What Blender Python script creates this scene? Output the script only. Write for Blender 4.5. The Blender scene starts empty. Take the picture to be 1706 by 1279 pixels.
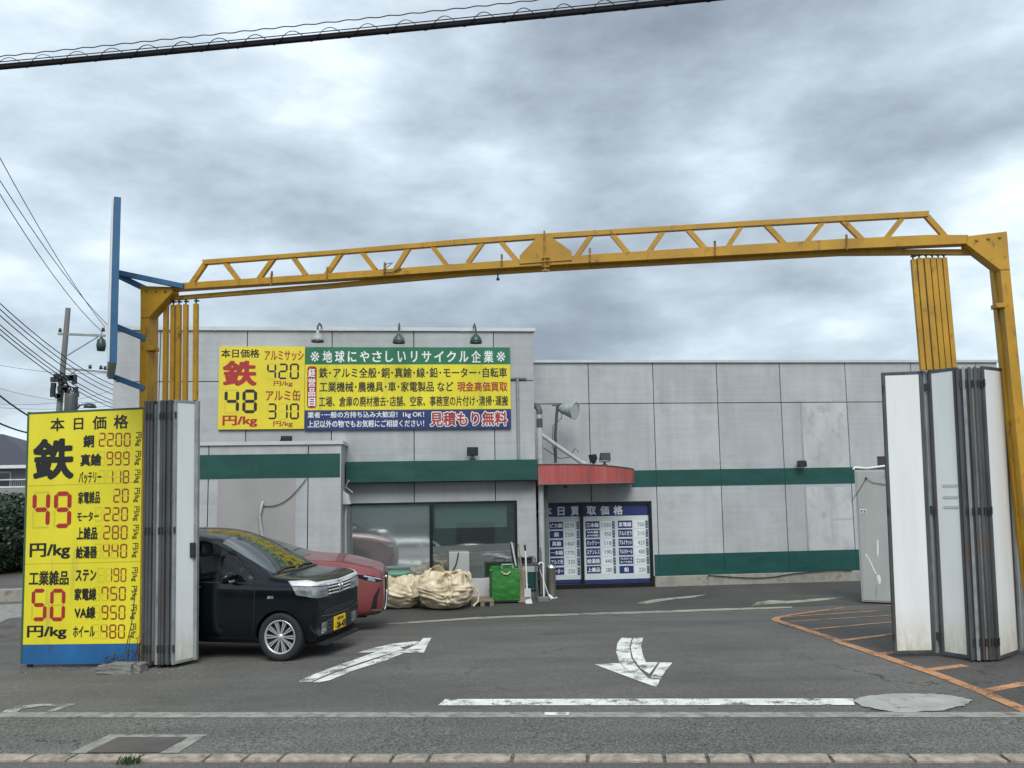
import bpy, bmesh, math, random
from mathutils import Vector, Matrix, noise
from mathutils.bvhtree import BVHTree
from mathutils.geometry import delaunay_2d_cdt
random.seed(7)
SC = bpy.context.scene
COL = SC.collection
PI = math.pi

# ---------------------------------------------------------------- camera
F = 1430.0; CX = 853.0; CY = 639.5; HOR = 795.0; ROLL = -0.0155
CAMZ = 2.1
PITCH = math.atan((HOR - CY) / F)
cam_d = bpy.data.cameras.new("camera"); cam = bpy.data.objects.new("camera", cam_d); COL.objects.link(cam)
cam_d.sensor_width = 36.0; cam_d.lens = 36.0 * F / 1706.0; cam_d.clip_start = 0.1; cam_d.clip_end = 3000
RC = Matrix.Rotation(PI / 2 + PITCH, 4, 'X') @ Matrix.Rotation(ROLL, 4, 'Z')
cam.matrix_world = Matrix.Translation((0, 0, CAMZ)) @ RC
SC.camera = cam
CP = Vector((0, 0, CAMZ)); R3 = RC.to_3x3()
def ray(px, py): return (R3 @ Vector(((px - CX) / F, -(py - CY) / F, -1.0))).normalized()

# ---------------------------------------------------------------- world, sun, exposure
SUN_EL = math.radians(46); SUN_AZ = math.radians(172)      # sun behind the clouds, high, behind the camera
world = bpy.data.worlds.new("World"); SC.world = world; world.use_nodes = True
def build_world():
    nt = world.node_tree; N = nt.nodes; L = nt.links; N.clear()
    out = N.new("ShaderNodeOutputWorld"); bg = N.new("ShaderNodeBackground"); bgs = N.new("ShaderNodeBackground")
    sky = N.new("ShaderNodeTexSky"); sky.sky_type = 'NISHITA'; sky.sun_disc = False
    sky.sun_elevation = SUN_EL; sky.sun_rotation = SUN_AZ
    bgs.inputs[1].default_value = 0.05; L.new(sky.outputs[0], bgs.inputs[0])
    tc = N.new("ShaderNodeTexCoord"); sep = N.new("ShaderNodeSeparateXYZ"); L.new(tc.outputs['Generated'], sep.inputs[0])
    def mth(op, a, b=None, c=None):
        n = N.new("ShaderNodeMath"); n.operation = op
        for i, v in enumerate((a, b, c)):
            if v is None: continue
            if isinstance(v, (int, float)): n.inputs[i].default_value = v
            else: L.new(v, n.inputs[i])
        return n.outputs[0]
    z = mth('MAXIMUM', sep.outputs[2], 0.0)
    zz = mth('ADD', z, 0.30)
    u = mth('DIVIDE', sep.outputs[0], zz); v = mth('DIVIDE', sep.outputs[1], zz)
    comb = N.new("ShaderNodeCombineXYZ"); L.new(u, comb.inputs[0]); L.new(v, comb.inputs[1]); comb.inputs[2].default_value = CLOUD_SEED
    n1 = N.new("ShaderNodeTexNoise"); n1.inputs['Scale'].default_value = 1.0; n1.inputs['Detail'].default_value = 9; n1.inputs['Roughness'].default_value = 0.50; n1.inputs['Distortion'].default_value = 0.08
    L.new(comb.outputs[0], n1.inputs['Vector'])
    n2 = N.new("ShaderNodeTexNoise"); n2.inputs['Scale'].default_value = 3.6; n2.inputs['Detail'].default_value = 8; n2.inputs['Roughness'].default_value = 0.56; n2.inputs['Distortion'].default_value = 0.0
    mp2 = N.new("ShaderNodeMapping"); mp2.inputs['Scale'].default_value = (1.0, 1.0, 2.3); mp2.inputs['Location'].default_value = (CLOUD_SEED, 1.3, 0.4); L.new(tc.outputs['Generated'], mp2.inputs[0]); L.new(mp2.outputs[0], n2.inputs['Vector'])
    t = mth('ADD', mth('MULTIPLY', n1.outputs[0], 0.56), mth('MULTIPLY', n2.outputs[0], 0.44))
    # the cloud deck's large masses: (picture column, picture row, tightness, weight)
    def blob(px, py, k, w):
        nonlocal t
        d = ray(px, py); dp = N.new("ShaderNodeVectorMath"); dp.operation = 'DOT_PRODUCT'; L.new(tc.outputs['Generated'], dp.inputs[0]); dp.inputs[1].default_value = d
        e = mth('POWER', mth('MAXIMUM', dp.outputs['Value'], 0.0), float(k))
        t = mth('ADD', t, mth('MULTIPLY', e, w))
    for q in CLOUD_MASSES: blob(*q)
    ramp = N.new("ShaderNodeValToRGB"); L.new(t, ramp.inputs[0])
    cr = ramp.color_ramp; cr.interpolation = 'B_SPLINE'
    cr.elements[0].position = 0.36; cr.elements[0].color = (0.125, 0.148, 0.176, 1)
    cr.elements[1].position = 0.66; cr.elements[1].color = (0.57, 0.62, 0.65, 1)
    for p, c in ((0.42, (0.182, 0.215, 0.25, 1)), (0.475, (0.248, 0.292, 0.333, 1)), (0.53, (0.325, 0.382, 0.428, 1)), (0.585, (0.45, 0.51, 0.553, 1))):
        e = cr.elements.new(p); e.color = c
    L.new(ramp.outputs[0], bg.inputs[0]); bg.inputs[1].default_value = CLOUD_STRENGTH
    mix = N.new("ShaderNodeMixShader"); mix.inputs[0].default_value = 0.88
    L.new(bgs.outputs[0], mix.inputs[1]); L.new(bg.outputs[0], mix.inputs[2]); L.new(mix.outputs[0], out.inputs[0])
CLOUD_SEED = 3.7; CLOUD_STRENGTH = 1.06
CLOUD_MASSES = ((1560, 190, 70, -.08), (1250, 150, 60, -.02), (900, 240, 160, .035), (1680, 310, 300, .07), (1150, 330, 90, -.03), (1050, 520, 120, -.045), (1500, 520, 120, -.035), (60, 620, 90, .03), (600, 360, 160, -.03), (260, 170, 60, -.03), (1280, 560, 900, -.02))
build_world()
sun_d = bpy.data.lights.new("sun", 'SUN'); sun_d.energy = 1.3; sun_d.angle = math.radians(36); sun_d.color = (1, 0.97, 0.92)
sun = bpy.data.objects.new("sun", sun_d); COL.objects.link(sun)
# direction TO the sun: azimuth measured so that it lies behind the camera, a little to the left
sd = Vector((0.08 * math.cos(SUN_EL), -0.99 * math.cos(SUN_EL), math.sin(SUN_EL)))
sun.rotation_euler = sd.to_track_quat('Z', 'Y').to_euler()
SC.view_settings.view_transform = 'Standard'; SC.view_settings.look = 'None'
SC.view_settings.exposure = 1.12; SC.view_settings.gamma = 1.0; SC.view_settings.use_curve_mapping = False
SC.cycles.max_bounces = 8; SC.cycles.transparent_max_bounces = 12; SC.cycles.use_denoising = True

# ---------------------------------------------------------------- ground height
GRADE = 0.0172
def smooth(t):
    t = max(0.0, min(1.0, t)); return t * t * (3 - 2 * t)
def gz(x, y):
    t = smooth((y - 10.2) / 7.0)
    xx = max(-14.0, min(14.0, x))
    z = GRADE * xx * (1 - t) - 0.42 * t
    if y < 2: z -= 1.9 * smooth((2 - y) / 6.0)              # the street behind the viewer lies lower
    return z
def ground_at(px, py):
    d = ray(px, py); y = 10.0; p = None
    for _ in range(60):
        p = CP + d * (y / d.y)
        zt = gz(p.x, p.y)
        yn = (zt - CAMZ) / d.z * d.y
        y = 0.5 * y + 0.5 * max(1.0, min(300.0, yn))
    p = CP + d * (y / d.y); p.z = gz(p.x, p.y)
    return p

# ---------------------------------------------------------------- helpers
class Frame:
    """a local frame in the place: x along, y into depth, z up; hit() gives the local point of a picture ray on y = const"""
    def __init__(s, m): s.m = m; s.i = m.inverted()
    def hit(s, px, py, y=0.0):
        o = s.i @ CP; d = s.i.to_3x3() @ ray(px, py)
        t = (y - o.y) / d.y; p = o + d * t
        return p.x, p.z
    def hitx(s, px, py, x):
        o = s.i @ CP; d = s.i.to_3x3() @ ray(px, py)
        t = (x - o.x) / d.x; p = o + d * t
        return p.y, p.z

class MB:
    def __init__(s): s.v = []; s.f = []; s.m = []; s.sm = []
    def add(s, vs, fs, mi=0, smooth=False):
        b = len(s.v); s.v += [tuple(v) for v in vs]
        for f in fs: s.f.append(tuple(b + i for i in f)); s.m.append(mi); s.sm.append(smooth)
    def box(s, x0, x1, y0, y1, z0, z1, mi=0):
        s.add([(x0, y0, z0), (x1, y0, z0), (x1, y1, z0), (x0, y1, z0), (x0, y0, z1), (x1, y0, z1), (x1, y1, z1), (x0, y1, z1)],
              [(0, 3, 2, 1), (4, 5, 6, 7), (0, 1, 5, 4), (1, 2, 6, 5), (2, 3, 7, 6), (3, 0, 4, 7)], mi)
    def prism(s, poly, y0, y1, mi=0):
        """polygon in x,z extruded from y0 (front) to y1"""
        n = len(poly)
        a = sum(poly[i][0] * poly[(i + 1) % n][1] - poly[(i + 1) % n][0] * poly[i][1] for i in range(n))
        if a < 0: poly = poly[::-1]
        vs = [(x, y0, z) for x, z in poly] + [(x, y1, z) for x, z in poly]
        s.add(vs, [tuple(range(n)), tuple(range(2 * n - 1, n - 1, -1))] + [(i, n + i, n + (i + 1) % n, (i + 1) % n) for i in range(n)], mi)
    def beam(s, p0, p1, w, h, up=(0, 0, 1), mi=0):
        p0 = Vector(p0); p1 = Vector(p1); d = (p1 - p0).normalized(); up = Vector(up)
        sx = d.cross(up)
        if sx.length < 1e-4: sx = d.cross(Vector((0, 1, 0)))
        sx.normalize(); uz = sx.cross(d)
        vs = []
        for p in (p0, p1):
            for a, b in ((-1, -1), (1, -1), (1, 1), (-1, 1)): vs.append(p + sx * (a * w / 2) + uz * (b * h / 2))
        s.add(vs, [(0, 1, 2, 3), (7, 6, 5, 4), (0, 4, 5, 1), (1, 5, 6, 2), (2, 6, 7, 3), (3, 7, 4, 0)], mi)
    def tube(s, pts, r, n=8, mi=0, caps=True, smooth=True):
        pts = [Vector(p) for p in pts]; rings = []
        rr = r if isinstance(r, (list, tuple)) else [r] * len(pts)
        prev = None
        for i, p in enumerate(pts):
            d = (pts[min(i + 1, len(pts) - 1)] - pts[max(i - 1, 0)]).normalized()
            if prev is None:
                a = d.cross(Vector((0, 0, 1)))
                if a.length < 1e-3: a = d.cross(Vector((0, 1, 0)))
            else: a = prev - d * prev.dot(d)
            a.normalize(); prev = a; b = d.cross(a)
            rings.append([p + (a * math.cos(k * 2 * PI / n) + b * math.sin(k * 2 * PI / n)) * rr[i] for k in range(n)])
        vs = [v for r_ in rings for v in r_]; fs = []
        for i in range(len(pts) - 1):
            for k in range(n): fs.append((i * n + k, i * n + (k + 1) % n, (i + 1) * n + (k + 1) % n, (i + 1) * n + k))
        s.add(vs, fs, mi, smooth)
        if caps:
            s.add(rings[0], [tuple(range(n - 1, -1, -1))], mi); s.add(rings[-1], [tuple(range(n))], mi)
    def lathe(s, prof, c=(0, 0, 0), axis='Z', n=24, mi=0, smooth=True):
        """prof: (radius, height) pairs"""
        c = Vector(c); vs = []; m = len(prof)
        for r, h in prof:
            for k in range(n):
                a = 2 * PI * k / n; x, y = r * math.cos(a), r * math.sin(a)
                p = {'Z': (x, y, h), 'Y': (x, h, y), 'X': (h, x, y)}[axis]
                vs.append(c + Vector(p))
        fs = []
        for i in range(m - 1):
            for k in range(n):
                q = (i * n + k, i * n + (k + 1) % n, (i + 1) * n + (k + 1) % n, (i + 1) * n + k)
                fs.append(q if axis != 'Y' else q[::-1])
        s.add(vs, fs, mi, smooth)
    def xform(s, m, i0=0):
        for i in range(i0, len(s.v)): s.v[i] = tuple(m @ Vector(s.v[i]))
    def build(s, name, mats, parent=None, bevel=0, segs=2, recalc=False):
        me = bpy.data.meshes.new(name); me.from_pydata(s.v, [], s.f); me.update()
        if not isinstance(mats, (list, tuple)): mats = [mats]
        for m in mats: me.materials.append(m)
        me.polygons.foreach_set('material_index', s.m); me.polygons.foreach_set('use_smooth', s.sm)
        if recalc:
            bm = bmesh.new(); bm.from_mesh(me); bmesh.ops.recalc_face_normals(bm, faces=bm.faces); bm.to_mesh(me); bm.free()
        o = bpy.data.objects.new(name, me); COL.objects.link(o)
        if parent is not None: o.parent = parent
        if bevel:
            b = o.modifiers.new("bevel", 'BEVEL'); b.width = bevel; b.segments = segs; b.limit_method = 'ANGLE'; b.angle_limit = math.radians(40)
        return o

def tag(o, label=None, cat=None, group=None, kind=None):
    if label: o['label'] = label
    if cat: o['category'] = cat
    if group: o['group'] = group
    if kind: o['kind'] = kind
    return o
def thing(name, label, cat, m=None, group=None):
    o = bpy.data.objects.new(name, None); COL.objects.link(o); o.empty_display_size = 0.2
    if m is not None: o.matrix_world = m
    return tag(o, label, cat, group)

def fill_poly(poly, res):
    """triangulated fill of a 2D polygon with interior grid points"""
    n = len(poly); pts = []
    for i in range(n):
        a = Vector(poly[i]); b = Vector(poly[(i + 1) % n]); k = max(1, int((b - a).length / res))
        for j in range(k): pts.append(a + (b - a) * (j / k))
    nb = len(pts); face = list(range(nb))
    def inside(x, y):
        c = False; j = nb - 1
        for i in range(nb):
            xi, yi = pts[i]; xj, yj = pts[j]
            if (yi > y) != (yj > y) and x < (xj - xi) * (y - yi) / (yj - yi) + xi: c = not c
            j = i
        return c
    xs = [p[0] for p in pts]; ys = [p[1] for p in pts]; extra = []
    gx = min(xs) + res * 0.5
    while gx < max(xs):
        gy = min(ys) + res * 0.5
        while gy < max(ys):
            if inside(gx, gy) and all((Vector((gx, gy)) - q).length > res * 0.45 for q in pts): extra.append(Vector((gx, gy)))
            gy += res
        gx += res
    v, e, f, *_ = delaunay_2d_cdt(pts + extra, [], [face], 1, 1e-6)
    return v, f
def on_ground(mb, poly, res=0.35, dz=0.005, mi=0):
    v, f = fill_poly(poly, res)
    vs = [(p[0], p[1], gz(p[0], p[1]) + dz) for p in v]
    fs = []
    for q in f:
        a, b, c = (Vector(vs[q[i]]) for i in (0, 1, 2))
        fs.append(tuple(q) if (b - a).cross(c - a).z > 0 else tuple(q)[::-1])
    mb.add(vs, fs, mi)
def gpoly(px): return [tuple(ground_at(*p)[:2]) for p in px]
def ribbon(pts, w):
    """flat band polygon round a 2D polyline"""
    pts = [Vector(p) for p in pts]; L = []; Rr = []
    for i, p in enumerate(pts):
        d = (pts[min(i + 1, len(pts) - 1)] - pts[max(i - 1, 0)]).normalized(); n = Vector((-d.y, d.x))
        L.append(tuple(p + n * w / 2)); Rr.append(tuple(p - n * w / 2))
    return L + Rr[::-1]

# ---------------------------------------------------------------- materials
def nodes(name):
    m = bpy.data.materials.new(name); m.use_nodes = True; nt = m.node_tree
    for n in list(nt.nodes): nt.nodes.remove(n)
    out = nt.nodes.new("ShaderNodeOutputMaterial"); b = nt.nodes.new("ShaderNodeBsdfPrincipled")
    nt.links.new(b.outputs[0], out.inputs[0])
    return m, nt, b, out
class G:
    """small node-graph writer"""
    def __init__(s, nt):
        s.nt = nt; s.tc = nt.nodes.new("ShaderNodeTexCoord")
    def co(s, scale=(1, 1, 1), world=False):
        mp = s.nt.nodes.new("ShaderNodeMapping"); mp.inputs['Scale'].default_value = scale
        if world:
            g = s.nt.nodes.new("ShaderNodeNewGeometry"); s.nt.links.new(g.outputs['Position'], mp.inputs[0])
        else: s.nt.links.new(s.tc.outputs['Object'], mp.inputs[0])
        return mp.outputs[0]
    def noise(s, vec, scale=5, detail=4, rough=.5, dist=0):
        n = s.nt.nodes.new("ShaderNodeTexNoise"); n.inputs['Scale'].default_value = scale; n.inputs['Detail'].default_value = detail
        n.inputs['Roughness'].default_value = rough; n.inputs['Distortion'].default_value = dist
        s.nt.links.new(vec, n.inputs['Vector']); return n.outputs[0]
    def vor(s, vec, scale=5, feature='F1', out=0):
        n = s.nt.nodes.new("ShaderNodeTexVoronoi"); n.inputs['Scale'].default_value = scale; n.feature = feature
        s.nt.links.new(vec, n.inputs['Vector']); return n.outputs[out]
    def rng(s, v, a, b, c, d):
        n = s.nt.nodes.new("ShaderNodeMapRange"); n.inputs[1].default_value = a; n.inputs[2].default_value = b
        n.inputs[3].default_value = c; n.inputs[4].default_value = d; s.nt.links.new(v, n.inputs[0]); return n.outputs[0]
    def mul(s, a, b, op='MULTIPLY'):
        n = s.nt.nodes.new("ShaderNodeMath"); n.operation = op
        for i, v in enumerate((a, b)):
            if isinstance(v, (int, float)): n.inputs[i].default_value = v
            else: s.nt.links.new(v, n.inputs[i])
        return n.outputs[0]
    def mix(s, f, a, b, mode='MIX'):
        n = s.nt.nodes.new("ShaderNodeMix"); n.data_type = 'RGBA'; n.blend_type = mode
        for i, v in ((0, f), (6, a), (7, b)):
            if isinstance(v, (int, float)): n.inputs[i].default_value = v
            elif isinstance(v, tuple): n.inputs[i].default_value = v if len(v) == 4 else (*v, 1)
            else: s.nt.links.new(v, n.inputs[i])
        return n.outputs[2]
    def bump(s, b, h, strength=.3, dist=.01):
        n = s.nt.nodes.new("ShaderNodeBump"); n.inputs['Strength'].default_value = strength; n.inputs['Distance'].default_value = dist
        s.nt.links.new(h, n.inputs['Height']); s.nt.links.new(n.outputs[0], b.inputs['Normal'])
    def link(s, a, b): s.nt.links.new(a, b)

def mat(name, col, rough=.6, metal=0.0, var=.12, vscale=2.5, stretch=(1, 1, 1), bump=0, bscale=60, dirt=None, dirt_amt=.5, dscale=4, dstretch=(1, 1, 1), spec=.5, coat=0):
    m, nt, b, out = nodes(name); g = G(nt)
    n = g.noise(g.co(stretch), vscale, 5, .6)
    k = g.rng(n, .3, .7, 1 - var, 1 + var)
    c = g.mix(1.0, (*col, 1), k, 'MULTIPLY')
    if dirt:
        d = g.noise(g.co(dstretch), dscale, 6, .65)
        c = g.mix(g.rng(d, .72 - .3 * dirt_amt, .86 - .25 * dirt_amt, 0, .85), c, (*dirt, 1))
    g.link(c, b.inputs['Base Color'])
    b.inputs['Metallic'].default_value = metal; b.inputs['Specular IOR Level'].default_value = spec
    g.link(g.rng(n, .3, .7, max(.02, rough - .07), min(1, rough + .07)), b.inputs['Roughness'])
    if coat: b.inputs['Coat Weight'].default_value = coat; b.inputs['Coat Roughness'].default_value = .04
    if bump: g.bump(b, g.noise(g.co(), bscale, 4, .6), bump, .004)
    return m

MT = {}
def defmats():
    # wall panels of painted aerated concrete: sheet-to-sheet tone, rain streaks, soft blotches
    m, nt, b, out = nodes("wall_concrete"); g = G(nt)
    geo = nt.nodes.new("ShaderNodeNewGeometry")
    isl = g.rng(geo.outputs['Random Per Island'], 0, 1, .93, 1.05)
    streak = g.rng(g.noise(g.co((3.2, 3.2, .22)), 1.6, 6, .62), .35, .68, 1.04, .94)
    blot = g.rng(g.noise(g.co((1, 1, .6)), 1.3, 6, .6), .35, .7, 1.06, .88)
    trow = g.rng(g.noise(g.co((.5, .5, 14)), 1.2, 4, .6), .3, .7, .94, 1.05)
    k = g.mul(g.mul(isl, streak), g.mul(blot, trow))
    c = g.mix(1.0, (.375, .398, .408, 1), k, 'MULTIPLY')
    st = g.noise(g.co((5, 5, .5)), 2.2, 7, .68)
    c = g.mix(g.rng(st, .60, .78, 0, .45), c, (.17, .165, .165, 1))
    lt = g.noise(g.co((1.6, 1.6, .7)), 1.1, 4, .55)
    c = g.mix(g.rng(lt, .62, .72, 0, .4), c, (.50, .51, .51, 1))
    g.link(c, b.inputs['Base Color']); cl = g.noise(g.co((.8, .8, .9)), 1.5, 6, .7); c = g.mix(g.rng(cl, .52, .70, 0, .5), c, (.27, .255, .26, 1)); g.link(c, b.inputs['Base Color']); b.inputs['Roughness'].default_value = .85
    g.bump(b, g.noise(g.co(), 45, 5, .65), .25, .004); MT['wall'] = m
    MT['repaint'] = mat("repainted_concrete", (.40, .418, .422), .85, var=.20, vscale=1.4, stretch=(1.5, 1, .6), dirt=(.27, .265, .27), dirt_amt=.65, dscale=3, dstretch=(1, 1, .8))
    MT['streak'] = mat("wall_streak", (.27, .275, .285), .85, var=.2, vscale=4, stretch=(1, 1, .3))
    MT['gap'] = mat("joint_dark", (.03, .03, .033), .9)
    MT['plinth'] = mat("plinth_concrete", (.27, .26, .23), .9, var=.3, vscale=3, dirt=(.06, .06, .05), dirt_amt=.6, dscale=3, bump=.5)
    MT['coping'] = mat("coping_metal", (.50, .52, .52), .45, .2, var=.08, dirt=(.25, .25, .24), dirt_amt=.3)
    MT['green_band'] = mat("green_band_paint", (.006, .060, .052), .42, 0, var=.16, vscale=1.4, stretch=(1, 1, 3), dirt=(.03, .09, .085), dirt_amt=.35, dscale=2.0, dstretch=(1, 1, .4))
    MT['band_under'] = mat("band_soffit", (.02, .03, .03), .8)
    MT['red_canopy'] = mat("faded_red_fascia", (.33, .068, .064), .55, 0, var=.22, vscale=2.0, stretch=(3, 3, .3), dirt=(.30, .16, .14), dirt_amt=.55, dscale=2.2, dstretch=(2, 2, .35))
    MT['soffit'] = mat("soffit", (.10, .11, .105), .8)
    MT['black_alu'] = mat("black_aluminium", (.012, .014, .016), .35, .3)
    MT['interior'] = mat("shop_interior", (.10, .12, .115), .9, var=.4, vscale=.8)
    MT['blind'] = mat("window_blind", (.46, .55, .52), .8, var=.05)
    MT['steel'] = mat("galvanised_steel", (.27, .29, .295), .5, .35, var=.2, vscale=5, dirt=(.10, .075, .05), dirt_amt=.35, dscale=6, dstretch=(1, 1, .3))
    MT['steel_dark'] = mat("weathered_steel", (.075, .079, .082), .5, .25, var=.3, vscale=6, stretch=(1, 1, .2), dirt=(.12, .06, .03), dirt_amt=.5, dscale=5, dstretch=(1, 1, .4))
    MT['pipe'] = mat("pipe_plastic", (.36, .38, .375), .5, var=.12, dirt=(.15, .15, .14), dirt_amt=.4, dstretch=(1, 1, .3))
    MT['dark_metal'] = mat("dark_metal", (.03, .034, .034), .5, .3, var=.2)
    MT['lamp_green'] = mat("lamp_green_enamel", (.018, .055, .045), .35, var=.2)
    MT['lamp_pale'] = mat("lamp_top", (.30, .34, .33), .5, var=.25, vscale=10, dirt=(.04, .07, .06), dirt_amt=.5, dscale=9)
    MT['lamp_mid'] = mat("lamp_worn_green", (.05, .085, .075), .45, var=.3, vscale=9, dirt=(.22, .25, .24), dirt_amt=.4, dscale=9)
    MT['lamp_glass'] = mat("lamp_glass", (.45, .48, .48), .15, var=.1)
    MT['white_paint'] = mat("white_enamel", (.66, .68, .68), .4, var=.04)
    # yellow steel of the gate with rust and grime
    MT['yellow'] = mat("yellow_steel_paint", (.41, .222, .010), .5, 0, var=.20, vscale=2.4, dirt=(.11, .052, .016), dirt_amt=.5, dscale=9, dstretch=(1.2, 1.2, .7), bump=.2, bscale=25)
    MT['yellow_rust'] = mat("rusty_yellow_steel", (.30, .165, .018), .65, 0, var=.25, vscale=6, dirt=(.07, .028, .012), dirt_amt=.85, dscale=7, bump=.3)
    MT['blue_steel'] = mat("blue_steel_paint", (.022, .10, .21), .45, 0, var=.2, vscale=3, dirt=(.02, .045, .07), dirt_amt=.45)
    # white door sheets: rain dirt low down
    m, nt, b, out = nodes("white_sheet"); g = G(nt)
    sep = nt.nodes.new("ShaderNodeSeparateXYZ"); g.link(g.tc.outputs['Object'], sep.inputs[0])
    n = g.noise(g.co((4, 4, .35)), 2, 5, .6); c = g.mix(1.0, (.68, .71, .715, 1), g.rng(n, .3, .7, 1.04, .94), 'MULTIPLY')
    low = g.mul(g.rng(sep.outputs[2], .06, .55, 1, 0), g.rng(g.noise(g.co((6, 6, 2)), 3, 6, .65), .3, .75, .1, 1.0))
    c = g.mix(low, c, (.43, .37, .22, 1))
    sc = g.noise(g.co((1, 1, .8)), 5, 8, .7); c = g.mix(g.rng(sc, .70, .76, 0, .35), c, (.35, .36, .35, 1))
    g.link(c, b.inputs['Base Color']); b.inputs['Roughness'].default_value = .42; MT['sheet'] = m
    MT['sheet_grey'] = mat("grey_sheet", (.40, .42, .43), .5, var=.15, vscale=3, stretch=(3, 3, .3), dirt=(.2, .18, .13), dirt_amt=.3, dscale=3, dstretch=(2, 2, .5))
    # sign colours
    MT['sign_yellow'] = mat("sign_yellow", (.66, .585, .024), .45, var=.10, vscale=1.3, stretch=(1, 1, .6), dirt=(.42, .39, .06), dirt_amt=.5, dscale=2, dstretch=(2.5, 2, .25))
    MT['sign_yellow_warm'] = mat("sign_yellow_warm", (.66, .54, .028), .5, var=.06, vscale=1.5)
    MT['sign_blue'] = mat("sign_blue_band", (.012, .10, .26), .5, var=.2, vscale=2.5, stretch=(1, 1, .5), dirt=(.03, .06, .10), dirt_amt=.4, dscale=3, dstretch=(1.5, 1, .5))
    MT['sign_green'] = mat("sign_green", (.01, .14, .065), .5, var=.08)
    MT['sign_navy'] = mat("sign_navy", (.012, .03, .125), .5, var=.08)
    MT['ink'] = mat("black_lettering", (.010, .012, .011), .5, var=.05)
    MT['ink_red'] = mat("red_lettering", (.33, .018, .018), .5, var=.08)
    MT['ink_brown'] = mat("brown_red_lettering", (.25, .045, .012), .5, var=.08)
    MT['ink_white'] = mat("white_lettering", (.70, .72, .72), .5, var=.03)
    MT['digit_off'] = mat("blank_digit_outline", (.55, .49, .022), .5, var=.05)
    MT['poster_navy'] = mat("poster_navy", (.022, .032, .135), .25, var=.12)
    MT['poster_white'] = mat("poster_white", (.50, .57, .57), .3, var=.06)
    MT['paper'] = mat("price_paper", (.62, .66, .69), .5, var=.10, vscale=9)
    MT['ink_grey'] = mat("grey_lettering", (.13, .14, .16), .5)
    MT['orange_cell'] = mat("orange_cell", (.35, .12, .025), .4)
    # cars
    MT['car_black'] = mat("black_car_paint", (.002, .004, .006), .16, 0, var=.05, spec=.35, coat=.25)
    MT['car_red'] = mat("red_car_paint", (.225, .052, .054), .35, .1, var=.06, coat=.35)
    MT['car_glass'] = mat("car_glass", (.004, .006, .006), .02, 0, var=.05, spec=.4)
    MT['chrome'] = mat("chrome", (.72, .74, .75), .12, 1.0, var=.03)
    MT['chrome_trim'] = mat("bright_trim", (.80, .82, .83), .30, .45, var=.12, vscale=9)
    MT['screen_glass'] = mat("windscreen_glass", (.006, .009, .009), .02, 0, var=.05)
    MT['screen_glass'].node_tree.nodes['Principled BSDF'].inputs['IOR'].default_value = 2.8
    MT['seat_cloth'] = mat("seat_cloth", (.06, .06, .062), .9, var=.15)
    m, nt, b, out = nodes("cabin_glass"); nt.nodes.remove(b)
    tr = nt.nodes.new("ShaderNodeBsdfTransparent"); tr.inputs[0].default_value = (.80, .84, .83, 1); gl = nt.nodes.new("ShaderNodeBsdfGlossy"); gl.inputs['Roughness'].default_value = .02
    mx = nt.nodes.new("ShaderNodeMixShader"); mx.inputs[0].default_value = .05; nt.links.new(tr.outputs[0], mx.inputs[1]); nt.links.new(gl.outputs[0], mx.inputs[2]); nt.links.new(mx.outputs[0], out.inputs[0]); MT['cabin_glass'] = m
    MT['rim'] = mat("alloy_rim", (.54, .56, .57), .28, .6, var=.05)
    MT['rim_dark'] = mat("rim_recess", (.02, .022, .024), .5, .3)
    MT['rubber'] = mat("tyre_rubber", (.014, .014, .015), .8, var=.2, bump=.2, bscale=90)
    MT['black_plastic'] = mat("black_plastic", (.012, .013, .014), .5, var=.1)
    MT['lens'] = mat("lamp_lens", (.26, .28, .29), .08, .35, var=.45, vscale=14, coat=1)
    MT['plate_yellow'] = mat("plate_yellow", (.80, .50, .012), .4, var=.04)
    MT['white_car'] = mat("white_car_paint", (.62, .64, .65), .25, var=.03, coat=.7)
    MT['silver_car'] = mat("silver_car_paint", (.30, .33, .35), .25, .4, var=.03, coat=.7)
    # yard things
    MT['bag'] = mat("bulk_bag_cloth", (.64, .55, .395), .8, 0, var=.18, vscale=5, dirt=(.27, .20, .11), dirt_amt=.75, dscale=3.5, bump=.2, bscale=120)
    MT['green_cloth'] = mat("green_cart_cloth", (.018, .155, .022), .6, var=.25, vscale=5, bump=.25, bscale=18)
    MT['green_dark'] = mat("dark_green_enamel", (.006, .055, .048), .35, var=.2)
    MT['bin_green'] = mat("pale_green_plastic", (.10, .26, .19), .45, var=.1)
    MT['grey_panel'] = mat("grey_enamel", (.33, .36, .35), .5, var=.08)
    MT['pale_panel'] = mat("pale_board", (.50, .50, .51), .55, var=.1)
    MT['wood'] = mat("weathered_wood", (.20, .165, .12), .85, var=.3, vscale=6, stretch=(.3, 3, 3))
    MT['block'] = mat("concrete_block", (.17, .17, .155), .95, var=.3, vscale=6, dirt=(.08, .10, .05), dirt_amt=.5, bump=.6)
    MT['cabinet'] = mat("grey_cabinet_paint", (.325, .342, .33), .55, var=.1, vscale=1.6, stretch=(1, 1, .5), dirt=(.20, .20, .18), dirt_amt=.35, dscale=3, dstretch=(2, 2, .4), bump=.1, bscale=5)
    MT['scrape'] = mat("scraped_primer", (.62, .64, .63), .6)
    MT['cable'] = mat("black_cable", (.006, .007, .008), .9)
    MT['cable_grey'] = mat("grey_cable", (.30, .31, .31), .6)
    MT['pole'] = mat("pole_concrete", (.155, .16, .155), .85, var=.2, stretch=(1, 1, .2))
    MT['leaf'] = mat("hedge_leaf", (.028, .052, .028), .6, var=.5, vscale=1.2)
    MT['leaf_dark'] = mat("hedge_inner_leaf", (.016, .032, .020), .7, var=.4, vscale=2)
    MT['weed'] = mat("weed_leaf", (.05, .095, .03), .7, var=.4)
    MT['bark'] = mat("bark", (.07, .055, .04), .9, var=.3)
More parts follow.
